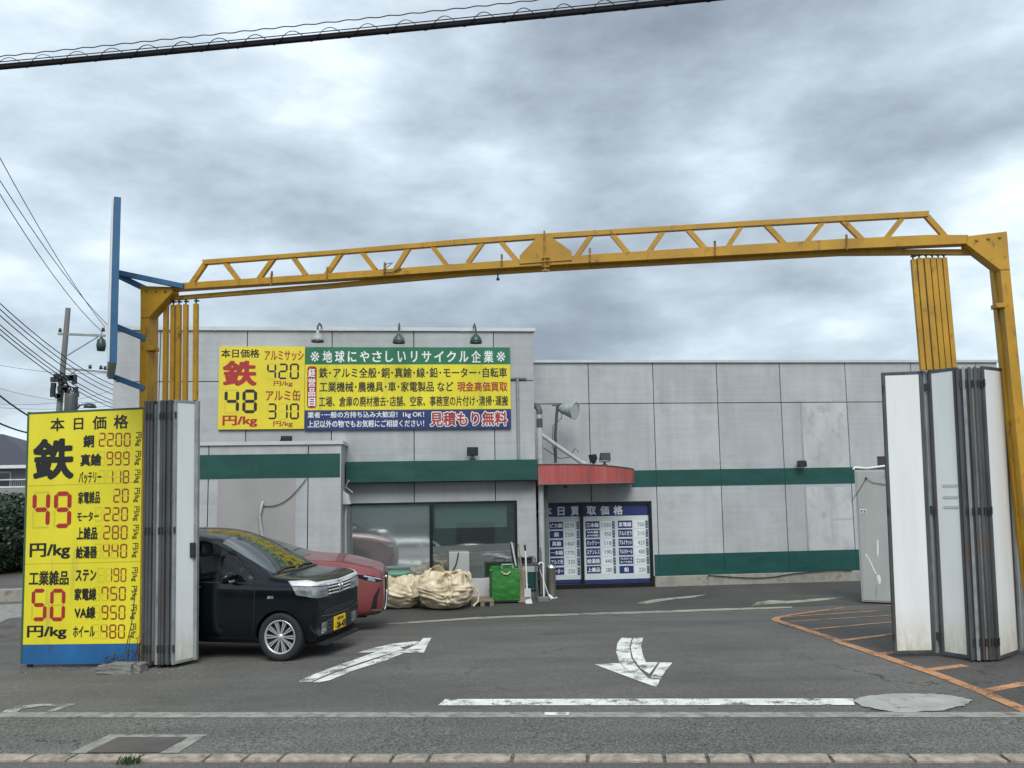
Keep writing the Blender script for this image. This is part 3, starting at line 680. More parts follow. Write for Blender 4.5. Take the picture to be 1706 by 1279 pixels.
# right wing
RX0, RX1 = LX1 - .02, bx(1663, 640, 0)
RT = bz(1100, 604, 0)
DX0, DX1 = LX1 + .01, bx(1087.5, 900, 0); DZ1 = bz(1000, 836, 0); DZ0 = .06
def right_wing():
    xs = [bx(980.5, 640, 0), bx(1088.2, 640, 0), bx(1194.5, 640, 0), bx(1299.7, 640, 0), bx(1409, 640, 0), bx(1519, 640, 0)]
    x = xs[-1] + (xs[-1] - xs[-2]); xs += [x for x in (x,) if x < RX1]
    xs += [bx(1341, 840, 0)] if False else []
    zs = [bz(1100, 671.5, 0)]
    hole = (DX0, DX1, DZ0, DZ1); zb = bz(1250, 955, 0)
    mb = MB(); wall_cells(mb, RX0, RX1, zb, RT, 0, xs, zs, [(DX0, DX1, zb, DZ1)])
    backing(mb, RX0, RX1 - .05, 0, RT - .02, .101, [(DX0, DX1, 0, DZ1)])
    mb.box(RX1 - .1, RX1, .10, 11, 0, RT); mb.box(RX0 + .2, RX1 - .1, .17, 11, RT - .4, RT - .25, 1); mb.box(RX0 + .2, RX1 - .1, 10.9, 11, 0, RT - .4)
    mb.build("wing_wall", [MT['wall'], MT['gap']], shop)
    p = MB(); p.box(DX1 + .02, RX1, -.035, .10, -.3, zb - .002)
    p.build("plinth", MT['plinth'], shop, bevel=.012)
    c = MB(); c.box(RX0 + .03, RX1 + .05, -.05, .25, RT, RT + .06); c.build("roof_coping", MT['coping'], shop)
    g = MB(); z1, z0 = bz(1200, 781.3, 0), bz(1200, 808.5, 0); xg = bx(1052, 790, 0)
    cuts = [xg] + [x for x in xs if x > xg] + [RX1]
    for a, b_ in zip(cuts, cuts[1:]): g.box(a + .003, b_ - .003, -.010, -.002, z0, z1)
    g.build("green_band", MT['green_band'], shop); g = MB()
    z1, z0 = bz(1250, 919.7, 0), bz(1250, 955.5, 0); cuts[0] = DX1 + .02
    for a, b_ in zip(cuts, cuts[1:]): g.box(a + .003, b_ - .003, -.012, -.002, z0, z1)
    g.build("green_band", MT['green_band'], shop)
    rp = MB(); rx0 = bx(1344, 840, 0)
    rp.box(rx0, xs[4] - .012, -.0035, -.0005, bz(1380, 779, 0), zs[0] - .012); rp.box(rx0, bx(1384, 860, 0), -.0035, -.0005, bz(1350, 917, 0), bz(1350, 811, 0)); rp.box(bx(1386.5, 860, 0), xs[4] - .012, -.0035, -.0005, bz(1400, 864, 0), bz(1400, 811, 0)); rp.box(bx(1386.5, 860, 0), xs[4] - .012, -.0035, -.0005, bz(1400, 917, 0), bz(1400, 867, 0))
    rp.build("repainted_patch", MT['repaint'], shop)
    st_ = MB(); st_.box(rx0 - .05, rx0 - .004, -.002, -.0004, bz(1350, 917, 0), bz(1350, 811, 0)); st_.box(rx0 - .05, rx0 - .004, -.002, -.0004, bz(1350, 779, 0), zs[0] - .012); st_.build("stain_streak", MT['streak'], shop)
    # old cable along the plinth
    w = MB(); pts = []
    for k in range(14):
        t = k / 13; xx = bx(1180 + 240 * t, 960, -.06); pts.append((xx, -.06, bz(1180, 958, -.06) - .10 * math.sin(PI * min(1, t * 1.7)) + .02 * math.sin(9 * t)))
    w.tube(pts, .01, 6); w.build("wire", MT['cable'], shop)
    # door: black frame with two fixed leaves
    f = MB(); t = .07
    f.box(DX0, DX1, .02, .14, DZ1 - t, DZ1); f.box(DX0, DX1, .02, .14, 0, DZ0 + .05)
    mx0, mx1 = bx(967.5, 900, 0), bx(973, 900, 0)
    for a, b_ in ((DX0, DX0 + t), (mx0, mx1), (DX1 - t, DX1)): f.box(a, b_, .018, .142, DZ0 + .05, DZ1 - t)
    d = f.build("door", MT['black_alu'], shop, bevel=.003)
    gl = MB(); gl.box(DX0 + t, mx0, .09, .096, DZ0 + .05, DZ1 - t); gl.box(mx1, DX1 - t, .09, .096, DZ0 + .05, DZ1 - t); gl.build("door_glass", MT['window_dark'], d)
    # wall above the door in the canopy's shade is the same sheet; red canopy, rounded at its right end
    xl, xr = LX1 + .02, bx(1052.5, 800, 0); dep = 1.25
    z1 = bz(960, 772.5, -dep); z0 = bz(960, 806, -dep)
    plan = [(xl, -dep)]; xc = xl + .35; rx_ = xr - xc
    for k in range(0, 13):
        a = (PI / 2) * k / 12; plan.append((xc + rx_ * math.sin(a), -dep * (.12 + .88 * math.cos(a)) if k < 12 else -.12))
    plan += [(xr, -.004), (xl, -.004)]
    m = len(plan); c = MB()
    drop = lambda x: .13 * max(0, (x - xc) / rx_) ** 2.2
    c.add([(x, y, z0) for x, y in plan] + [(x, y, z1 - drop(x)) for x, y in plan], [(i, (i + 1) % m, m + (i + 1) % m, m + i) for i in range(m)], 0)
    c.add([(x, y, z0 + .05) for x, y in plan[::-1]], [tuple(range(m))], 1); c.add([(x, y, z1 - .03 - drop(x)) for x, y in plan], [tuple(range(m))], 1)
    can = c.build("canopy", [MT['red_canopy'], MT['soffit']], shop)
    e = MB(); r = [(x, y * 1.004 - .004) for x, y in plan[:-2]]
    e.tube([(x, y, z1 - drop(x)) for x, y in r], .012, 6); e.tube([(x, y, z0) for x, y in r], .012, 6)
    xs_ = bx(982, 790, -dep - .01); e.box(xs_ - .006, xs_ + .006, -dep - .006, -dep + .01, z0, z1); e.build("canopy_trim", MT['soffit'], can)
    return (xl, xr, dep, z0, z1)
CAN = right_wing()

# rain pipe at the inner corner and the sloping pipe that feeds it
def pipes():
    x = LX1 + .11; y = -1.0; zt = bz(897, 690, y); z0 = .05
    p = MB(); p.tube([(x, y, z0), (x, y, zt)], .062, 14)
    for py in (808, 852, 762): 
        z = bz(897, py, y); p.tube([(x, y, z - .03), (x, y, z + .03)], .070, 14)
    o = p.build("rain_pipe", MT['pipe'], shop)
    q = MB(); za, zb = bz(897, 712, y), bz(897, 697, y); q.tube([(x, y, za), (x, y, zb)], .066, 14); q.tube([(x, y, zt), (x, y, zt + .08), (x - .03, y + .03, zt + .16), (x - .08, y + .1, zt + .2)], .066, 14); q.build("pipe_sleeve", MT['steel_dark'], o)
    s = MB(); a = B.hit(902, 724, y); b_ = B.hit(968, 770, y + .1)
    s.tube([(a[0], y, a[1]), (b_[0], y + .1, b_[1])], .045, 12); s.tube([(b_[0], y + .1, b_[1]), (b_[0] + .1, y + .1, b_[1] - .04)], .055, 12); s.build("sloping_pipe", MT['pipe'], o)
    # slim vertical conduit beside the big wall sign
    c = MB(); x, z1 = B.hit(862, 629, Y_L - .04); z0 = bz(865, 765, Y_L - .04)
    c.tube([(x, Y_L - .04, z0), (x, Y_L - .04, z1)], .03, 10); c.beam((x - .2, Y_L - .04, z1), (x + .2, Y_L - .04, z1), .035, .035); c.build("conduit", MT['steel'], shop)
pipes()
# ---------------------------------------------------------------- lettering
_tc = bpy.data.curves.new("lettering_source", 'FONT'); _tc.resolution_u = 4; _to = bpy.data.objects.new("lettering_source", _tc)
_cache = {}
def glyphs(s, bold):
    k = (s, bold)
    if k not in _cache:
        _tc.body = s; _tc.offset = bold
        me = _to.to_mesh(); v = [(p.co.x, p.co.y) for p in me.vertices]; f = [tuple(p.vertices) for p in me.polygons]; _to.to_mesh_clear()
        _cache[k] = (v, f)
    return _cache[k]
def put_text(mb, s, r, y, bold=.022, mi=0, grow=0, rot=False):
    """r = (x0, x1, z0, z1): the box the ink fills on the sheet, face at depth y (towards the viewer is -y).
    Heavier strokes come from thin layers of the same glyphs, each shifted a little."""
    v, f = glyphs(s, 0.0)
    xa, xb = min(p[0] for p in v) - bold, max(p[0] for p in v) + bold; ya, yb = min(p[1] for p in v) - bold, max(p[1] for p in v) + bold
    x0, x1, z0, z1 = r
    sh = [(0, 0)]
    if bold > .004: sh += [(bold, bold * .7), (-bold, bold * .7), (bold, -bold * .7), (-bold, -bold * .7)]
    if bold > .03: sh += [(bold, 0), (-bold, 0), (0, bold), (0, -bold)]
    if grow: sh += [(grow * math.cos(k * PI / 8), grow * math.sin(k * PI / 8)) for k in range(16)]
    for k, (dx, dz) in enumerate(sh):
        if rot:
            sx = (x1 - x0) / (yb - ya); sz = (z1 - z0) / (xb - xa)
            mb.add([(x0 + (p[1] + dz - ya) * sx, y - k * .00022, z1 - (p[0] + dx - xa) * sz) for p in v], f, mi)
        else:
            sx = (x1 - x0) / (xb - xa); sz = (z1 - z0) / max(1e-6, yb - ya)
            mb.add([(x0 + (p[0] + dx - xa) * sx, y - k * .00022, z0 + (p[1] + dz - ya) * sz) for p in v], f, mi)
def put_text_rot(mb, s, r, y, bold=.022, mi=0): put_text(mb, s, r, y, bold, mi, 0, True)
SEG = {'0': 'abcdef', '1': 'bc', '2': 'abged', '3': 'abgcd', '4': 'fgbc', '5': 'afgcd', '6': 'afgedc', '7': 'fabc', '8': 'abcdefg', '9': 'abfgcd'}
def digit(mb, ch, r, y, mi=0, w=.2, segs=None):
    """one seven-segment digit; w = stroke as a share of the width"""
    x0, x1, z0, z1 = r; t = w * (x1 - x0); zm = (z0 + z1) / 2; g = t * .10; c = t * .42
    def H(z, dn):
        return [(x0 + g + c, z + t / 2), (x1 - g - c, z + t / 2), (x1 - g - t * .05, z + t * .05), (x1 - g - c - t * .25, z - t / 2), (x0 + g + c + t * .25, z - t / 2), (x0 + g + t * .05, z - t * .05)] if dn else None
    def hseg(z):
        return [(x0 + g + t * .5, z), (x0 + g + t, z + t / 2), (x1 - g - t, z + t / 2), (x1 - g - t * .5, z), (x1 - g - t, z - t / 2), (x0 + g + t, z - t / 2)]
    def vseg(x, a, b):
        return [(x, a + t * .1 + g), (x + t / 2, a + t * .55 + g), (x + t / 2, b - t * .55 - g), (x, b - t * .1 - g), (x - t / 2, b - t * .55 - g), (x - t / 2, a + t * .55 + g)]
    P = {'a': hseg(z1 - t / 2), 'g': hseg(zm), 'd': hseg(z0 + t / 2), 'f': vseg(x0 + t / 2, zm, z1 - t * .35), 'b': vseg(x1 - t / 2, zm, z1 - t * .35), 'e': vseg(x0 + t / 2, z0 + t * .35, zm), 'c': vseg(x1 - t / 2, z0 + t * .35, zm)}
    for k in (segs if segs is not None else SEG[ch]):
        q = P[k]; a = sum(q[i][0] * q[(i + 1) % 6][1] - q[(i + 1) % 6][0] * q[i][1] for i in range(6))
        if a < 0: q = q[::-1]
        mb.add([(x, y, z) for x, z in q], [tuple(range(6))], mi)

class Sheet:
    """maps boxes measured on an enlarged crop of the photograph to the plane of a board"""
    def __init__(s, fr, off, sc, y): s.fr, s.off, s.sc, s.y = fr, off, sc, y
    def p(s, x, y): return s.fr.hit(s.off[0] + x / s.sc, s.off[1] + y / s.sc, s.y)
    def r(s, x0, y0, x1, y1):
        xm, ym = (x0 + x1) / 2, (y0 + y1) / 2
        return (s.p(x0, ym)[0], s.p(x1, ym)[0], s.p(xm, y1)[1], s.p(xm, y0)[1])
def lettering(name, s, rect, sheet, m, parent, bold=.022, dy=-.003, spaced=False):
    mb = MB(); put_text(mb, s, sheet.r(*rect), sheet.y + dy, bold); return mb.build(name, m, parent)
def chars(sheet, lst, m, parent, bold=.03, dy=-.003, name="lettering"):
    mb = MB()
    for ch, rc in lst: put_text(mb, ch, sheet.r(*rc), sheet.y + dy, bold)
    return mb.build(name, m, parent)
def number(sheet, s, rect, m, parent, w=.2, dy=-.003, off=None, cells=None, pitch=None):
    x0, y0, x1, y1 = rect; n = len(s); mb = MB(); ob = MB()
    wd = (x1 - x0) / (n + (n - 1) * .22)
    for i, ch in enumerate(s):
        a = x0 + i * wd * 1.22; r = sheet.r(a, y0, a + wd, y1); digit(mb, ch, r, sheet.y + dy, 0, w)
        rest = [k for k in 'abcdefg' if k not in SEG[ch]]
        if rest: digit(ob, ch, r, sheet.y + dy, 0, w * .35, rest)
    if off: digit(ob, '8', sheet.r(*off), sheet.y + dy, 0, .07)
    o = mb.build("price_digits", m, parent)
    if ob.v: ob.build("blank_segments", MT['digit_off'], o)
    return o

# ---------------------------------------------------------------- the gate's own frame (leans with the street's slope)
gp = ground_at(236, 1108)
GA = math.radians(-6.8)
GM = Matrix.Translation(gp) @ Matrix.Rotation(GA, 4, 'Z') @ Matrix.Rotation(-math.atan(GRADE + .001), 4, 'Y')
GF = Frame(GM)

# ---- yellow price board beside the gate
def price_board():
    y = -.10
    TL, TR, BL, BR = GF.hit(50, 689.5, y), GF.hit(238, 679, y), GF.hit(36, 1107, y), GF.hit(231, 1104.5, y)
    x0 = (TL[0] + BL[0]) / 2; x1 = (TR[0] + BR[0]) / 2; z1 = (TL[1] + TR[1]) / 2; z0 = (BL[1] + BR[1]) / 2
    M = GM @ Matrix.Translation((x0, y, z0)); t = thing("price_board", "tall yellow price board with blue foot standing beside the left folding gate", "sign board", M)
    fr = Frame(M); W = x1 - x0; Hh = z1 - z0; zb = fr.hit(130, 1073, 0)[1]
    b = MB(); b.box(0, W, 0, .05, zb + .002, Hh - .012); b.build("panel", MT['sign_yellow'], t)
    e = MB(); e.box(-.025, -.001, -.006, .06, 0, Hh + .02); e.box(-.001, W, -.004, .056, Hh - .011, Hh + .014); e.build("edge_trim", mat("green_edge_trim", (.035, .09, .06), .5), t, bevel=.003)
    b = MB(); b.box(0, W, -.002, .05, 0, zb); b.build("foot_band", MT['sign_blue'], t)
    p = MB()
    for xx in (.02, W - .07): p.box(xx, xx + .05, .052, .11, -.16, Hh - .1)
    p.build("post", MT['steel_dark'], t)
    S = Sheet(fr, (0, 660), 2.7206, 0.0)
    K, R_, Br = MT['ink'], MT['ink_red'], MT['ink_brown']
    seam_m = mat("sign_seam", (.36, .33, .02), .5)
    for yy in (408, 762):
        q0 = S.p(120, yy)[1]; ln = MB(); ln.box(0, W, -.0015, -.0005, q0, q0 + .006); ln.build("sheet_seam", seam_m, t)
    chars(S, [('本', (229, 97, 293, 158)), ('日', (335, 98, 378, 152)), ('価', (420, 88, 483, 150)), ('格', (516, 83, 582, 147))], K, t, .02)
    chars(S, [('鉄', (150, 190, 336, 378))], K, t, .034)
    number(S, '49', (147, 431, 324, 597), R_, t, .235)
    lettering("lettering", '円/kg', (135, 664, 318, 738), S, K, t, .028)
    lettering("lettering", '工業雑品', (132, 790, 312, 857), S, K, t, .03)
    number(S, '50', (143, 872, 296, 1019), R_, t, .235)
    lettering("lettering", '円/kg', (123, 1038, 302, 1101), S, K, t, .028)
    rows = [('銅', (378, 175, 427, 232), '2200', (448, 165, 592, 228)), ('真鍮', (365, 260, 460, 316), '999', (483, 250, 588, 313)), ('バッテリー', (358, 340, 460, 394), '118', (485, 335, 586, 395)),
            ('家電雑品', (355, 430, 454, 487), '20', (514, 418, 584, 482)), ('モーター', (350, 522, 448, 566), '220', (470, 502, 581, 566)), ('上雑品', (348, 592, 442, 650), '280', (468, 585, 579, 649)),
            ('給湯器', (345, 678, 440, 735), '440', (466, 668, 577, 733)), ('ステン', (343, 785, 437, 838), '190', (482, 778, 573, 841)), ('家電線', (338, 868, 437, 925), '750', (460, 862, 571, 926)),
            ('VA線', (338, 952, 433, 1008), '950', (460, 947, 569, 1012)), ('ホイール', (332, 1040, 430, 1091), '480', (456, 1033, 567, 1098))]
    for i, (a, ra, n, rn) in enumerate(rows):
        lettering("lettering", a, ra, S, K, t, .032 if len(a) < 4 else .03)
        number(S, n, rn, Br, t, .20, off=(rn[0] - 38, rn[1], rn[0] - 8, rn[3]) if len(n) == 3 else None)
        xr = 612 - 2.5 * i
        um = MB(); put_text_rot(um, '円/kg', S.r(xr, rn[1] - 3, xr + 30, rn[3] - 2), -.003, .012); um.build("unit_lettering", K, t)
    # rubble and old kerb blocks at its foot
    return M
PB = price_board()

# ---- wall signs on the left block
SB_Y = Y_L - .06
def wall_signs():
    off = (340, 560); sc = 3.1593
    fr0 = Frame(BM); S0 = Sheet(fr0, off, sc, SB_Y)
    def base(name, label, rect):
        r = S0.r(*rect); M = BM @ Matrix.Translation((r[0], SB_Y, r[2])); t = thing(name, label, "sign board", M); return t, Frame(M), r[1] - r[0], r[3] - r[2]
    t, fr, W, Hh = base("wall_sign", "yellow wall sign with large red and black prices, left of the green headed banner", (77, 54, 530, 489))
    S = Sheet(fr, off, sc, 0.0); K, R_, Br = MT['ink'], MT['ink_red'], MT['ink_brown']
    b = MB(); b.box(0, W - .004, 0, .05, 0, Hh); b.build("panel", MT['sign_yellow_warm'], t)
    lettering("lettering", '本日価格', (90, 67, 292, 113), S, K, t, .02)
    chars(S, [('鉄', (98, 127, 278, 262))], R_, t, .034)
    number(S, '48', (107, 280, 279, 405), K, t, .22)
    lettering("lettering", '円/kg', (97, 416, 280, 478), S, R_, t, .03)
    lettering("lettering", 'アルミサッシ', (318, 75, 524, 128), S, Br, t, .02)
    number(S, '420', (331, 143, 500, 226), K, t, .2); lettering("lettering", '円/kg', (366, 235, 466, 266), S, Br, t, .016)
    lettering("lettering", 'アルミ缶', (325, 281, 508, 340), S, Br, t, .02)
    number(S, '310', (333, 353, 500, 437), K, t, .2); lettering("lettering", '円/kg', (364, 446, 466, 479), S, Br, t, .016)
    t, fr, W, Hh = base("wall_banner", "long wall banner with green heading, yellow list of scrap goods and navy foot", (531, 58, 1613, 489))
    S = Sheet(fr, off, sc, 0.0)
    zg = S.p(1070, 148)[1]; zn = S.p(1070, 386)[1]
    b = MB(); b.box(0, W, 0, .04, zn, zg - .001); b.build("panel", MT['sign_yellow'], t)
    b = MB(); b.box(0, W, -.001, .041, zg, Hh); b.build("heading_panel", MT['sign_green'], t)
    b = MB(); b.box(0, W, -.001, .041, 0, zn - .001); b.build("foot_panel", MT['sign_navy'], t)
    Wt = MT['ink_white']; mb = MB()
    s = '※地球にやさしいリサイクル企業※'; n = len(s); x0, x1 = 551, 1595; pit = (x1 - x0) / n
    for i, ch in enumerate(s):
        a = x0 + i * pit; w = pit * .82; hh = 63; k = {'リ': .62, '※': .85, 'い': .8, 'に': .85, 'し': .75}.get(ch, .92)
        m_ = a + pit / 2; yc = 107
        hh2 = hh * (.85 if ch == '※' else .92 if ch in 'にやさしいリサイクル' else 1.0)
        put_text(mb, ch, S.r(m_ - w * k / 2, yc - hh2 / 2, m_ + w * k / 2, yc + hh2 / 2), -.005, .002 if ch == '※' else .022)
    mb.build("lettering", Wt, t)
    # rounded red tab
    r = S.r(543, 158, 592, 378); tb = MB(); pts = []
    rad = .06
    for cx, cz, a0 in ((r[1] - rad, r[3] - rad, 0), (r[0] + rad, r[3] - rad, 90), (r[0] + rad, r[2] + rad, 180), (r[1] - rad, r[2] + rad, 270)):
        for k in range(6): a = math.radians(a0 + 90 * k / 5); pts.append((cx + rad * math.cos(a), cz + rad * math.sin(a)))
    tb.prism(pts, -.006, -.002); tab = tb.build("red_tab", MT['ink_red'], t)
    mb = MB()
    for i, ch in enumerate('経営品目'):
        put_text(mb, ch, S.r(549, 170 + i * 51, 586, 216 + i * 51), -.009, .03)
    mb.build("lettering", Wt, tab)
    lettering("lettering", '鉄･アルミ全般･銅･真鍮･線･鉛･モーター･自転車', (605, 164, 1594, 219), S, K, t, .018)
    lettering("lettering", '工業機械･農機具･車･家電製品 など', (607, 238, 1312, 293), S, K, t, .018)
    lettering("lettering", '現金高価買取', (1332, 238, 1596, 291), S, MT['ink_red'], t, .022)
    lettering("lettering", '工場、倉庫の廃材撤去･店舗、空家、事務室の片付け･清掃･運搬', (605, 314, 1600, 369), S, K, t, .018)
    lettering("lettering", '業者･一般の方持ち込み大歓迎！1kg OK！', (545, 396, 1158, 433), S, Wt, t, .014, -.005)
    lettering("lettering", '上記以外の物でもお気軽にご相談ください！', (545, 441, 1158, 479), S, Wt, t, .014, -.005)
    mb = MB(); rr = S.r(1190, 397, 1596, 472); put_text(mb, '見積もり無料', rr, -.004, .025, 0, .085); mb.build("lettering_outline", Wt, t)
    mb = MB(); put_text(mb, '見積もり無料', rr, -.012, .025); mb.build("lettering", MT['ink_red'], t)
wall_signs()

# ---- price posters behind the door glass
def posters():
    off = (890, 830); sc = 8.1238; yy = .075
    fr0 = Frame(BM); S0 = Sheet(fr0, off, sc, yy)
    rows_l = [('ピカ銅', '2270'), ('銅', '2200'), ('真鍮', '1460'), ('一本線', '1770'), ('アルミ缶', '330'), ('モーター', '220')]
    rows_m = [('三本線', '1350'), ('VA線\n(VVF線)', '950'), ('バッテリー', '118'), ('ステンレス', '190'), ('給湯器', '440'), ('上雑品', '280')]
    rows_r = [('家電線', '750'), ('アルミガラ', '310'), ('アルミサッシ', '420'), ('アルミホイール', '480'), ('アルミホイール\nタイヤ付き', '2200'), ('鉛', '220')]
    yl = [318, 440, 562, 685, 808, 935]; ym = [310, 430, 552, 675, 797, 915]; yr = [300, 420, 545, 667, 788, 912]
    def poster(label, X0, X1, ytop, yhead, ybot, ystrip, yend, heads, cols):
        r = S0.r(X0, ytop, X1, yend); M = BM @ Matrix.Translation((r[0], yy, r[2])); t = thing("price_poster", label, "poster", M, "price posters on the shop door")
        fr = Frame(M); S = Sheet(fr, off, sc, 0.0); W = r[1] - r[0]; Hh = r[3] - r[2]; xm = (X0 + X1) / 2
        zh = S.p(xm, yhead)[1]; zs = S.p(xm, ystrip)[1]; ze = S.p(xm, ybot)[1]
        b = MB(); b.box(0, W, 0, .008, 0, Hh); b.build("sheet", MT['poster_white'], t)
        b = MB(); b.box(0, W, -.002, -.0003, zh, Hh); b.build("heading_panel", MT['poster_navy'], t)
        b = MB(); b.box(0, W, -.002, -.0003, 0, zs); b.build("foot_strip", MT['poster_navy'], t)
        mb = MB()
        for ch, rc in heads: put_text(mb, ch, S.r(*rc), -.005, .035)
        mb.build("lettering", MT['ink_white'], t)
        def cell(q, d, m, name, txt, tm, tname):
            c_ = MB(); c_.box(q[0], q[1], -d, -.0003, q[2], q[3]); o = c_.build(name, m, t)
            c_ = MB()
            for st_, rr, bo in txt: put_text(c_, st_, rr, -d - .002, bo)
            c_.build(tname, tm, o)
        for rows, ys, xa, xb, pa, pb, ua, ub, dx in cols:
            for i, ((a, n), y0) in enumerate(zip(rows, ys)):
                sh = dx * i; y1 = y0 + 102
                ls = a.split('\n'); wl = xb - xa; tx = []
                for j, l in enumerate(ls):
                    w = min(wl - 22, 62 * len(l)) if len(ls) == 1 else wl - 34
                    hh = 62 if len(ls) == 1 else 34; yc = y0 + 51 if len(ls) == 1 else y0 + 28 + 46 * j; xc = (xa + xb) / 2 + sh
                    tx.append((l, S.r(xc - w / 2, yc - hh / 2, xc + w / 2, yc + hh / 2), .022))
                cell(S.r(xa + sh, y0, xb + sh, y1), .002, MT['poster_navy'], "label_cell", tx, MT['ink_white'], "lettering")
                w = 31 * len(n); xe = pb + sh - 8
                cell(S.r(pa + sh, y0 - 2, pb + sh, y1 + 2), .003, MT['paper'], "price_paper", [(n, S.r(xe - w, y0 + 24, xe, y0 + 80), .008)], MT['ink_grey'], "price_lettering")
                cell(S.r(ua + sh, y0, ub + sh, y1), .002, MT['poster_navy'], "unit_cell", [('円', S.r(ua + sh + 7, y0 + 18, ub + sh - 7, y0 + 38), 0), ('/', S.r(ua + sh + 10, y0 + 44, ub + sh - 10, y0 + 60), 0), ('kg', S.r(ua + sh + 6, y0 + 66, ub + sh - 6, y0 + 84), 0)], MT['ink_white'], "unit_lettering")
        return t, S
    t, S = poster("narrow price poster on the left door leaf, partly behind the rain pipe and metal can", -60, 622, 66, 250, 1090, 1104, 1152,
           [('本', (120, 110, 236, 236)), ('日', (316, 114, 410, 232)), ('買', (496, 108, 608, 232))], [(rows_l, yl, 204, 389, 396, 545, 572, 605, 3.4)])
    b = MB(); q = S.r(60, 550, 190, 662); b.box(q[0], q[1], -.002, -.0003, q[2], q[3]); b.build("orange_cell", MT['orange_cell'], t)
    b = MB(); q = S.r(60, 690, 196, 880); b.box(q[0], q[1], -.002, -.0003, q[2], q[3]); b.build("navy_cell", MT['poster_navy'], t)
    poster("wide price poster with two columns of cells on the right door leaf", 662, 1590, 56, 236, 1080, 1092, 1140,
           [('取', (710, 104, 836, 224)), ('価', (892, 100, 1013, 223)), ('格', (1071, 96, 1198, 221))],
           [(rows_m, ym, 692, 883, 900, 1045, 1055, 1088, 4), (rows_r, yr, 1132, 1324, 1345, 1495, 1505, 1535, 4.4)])
posters()

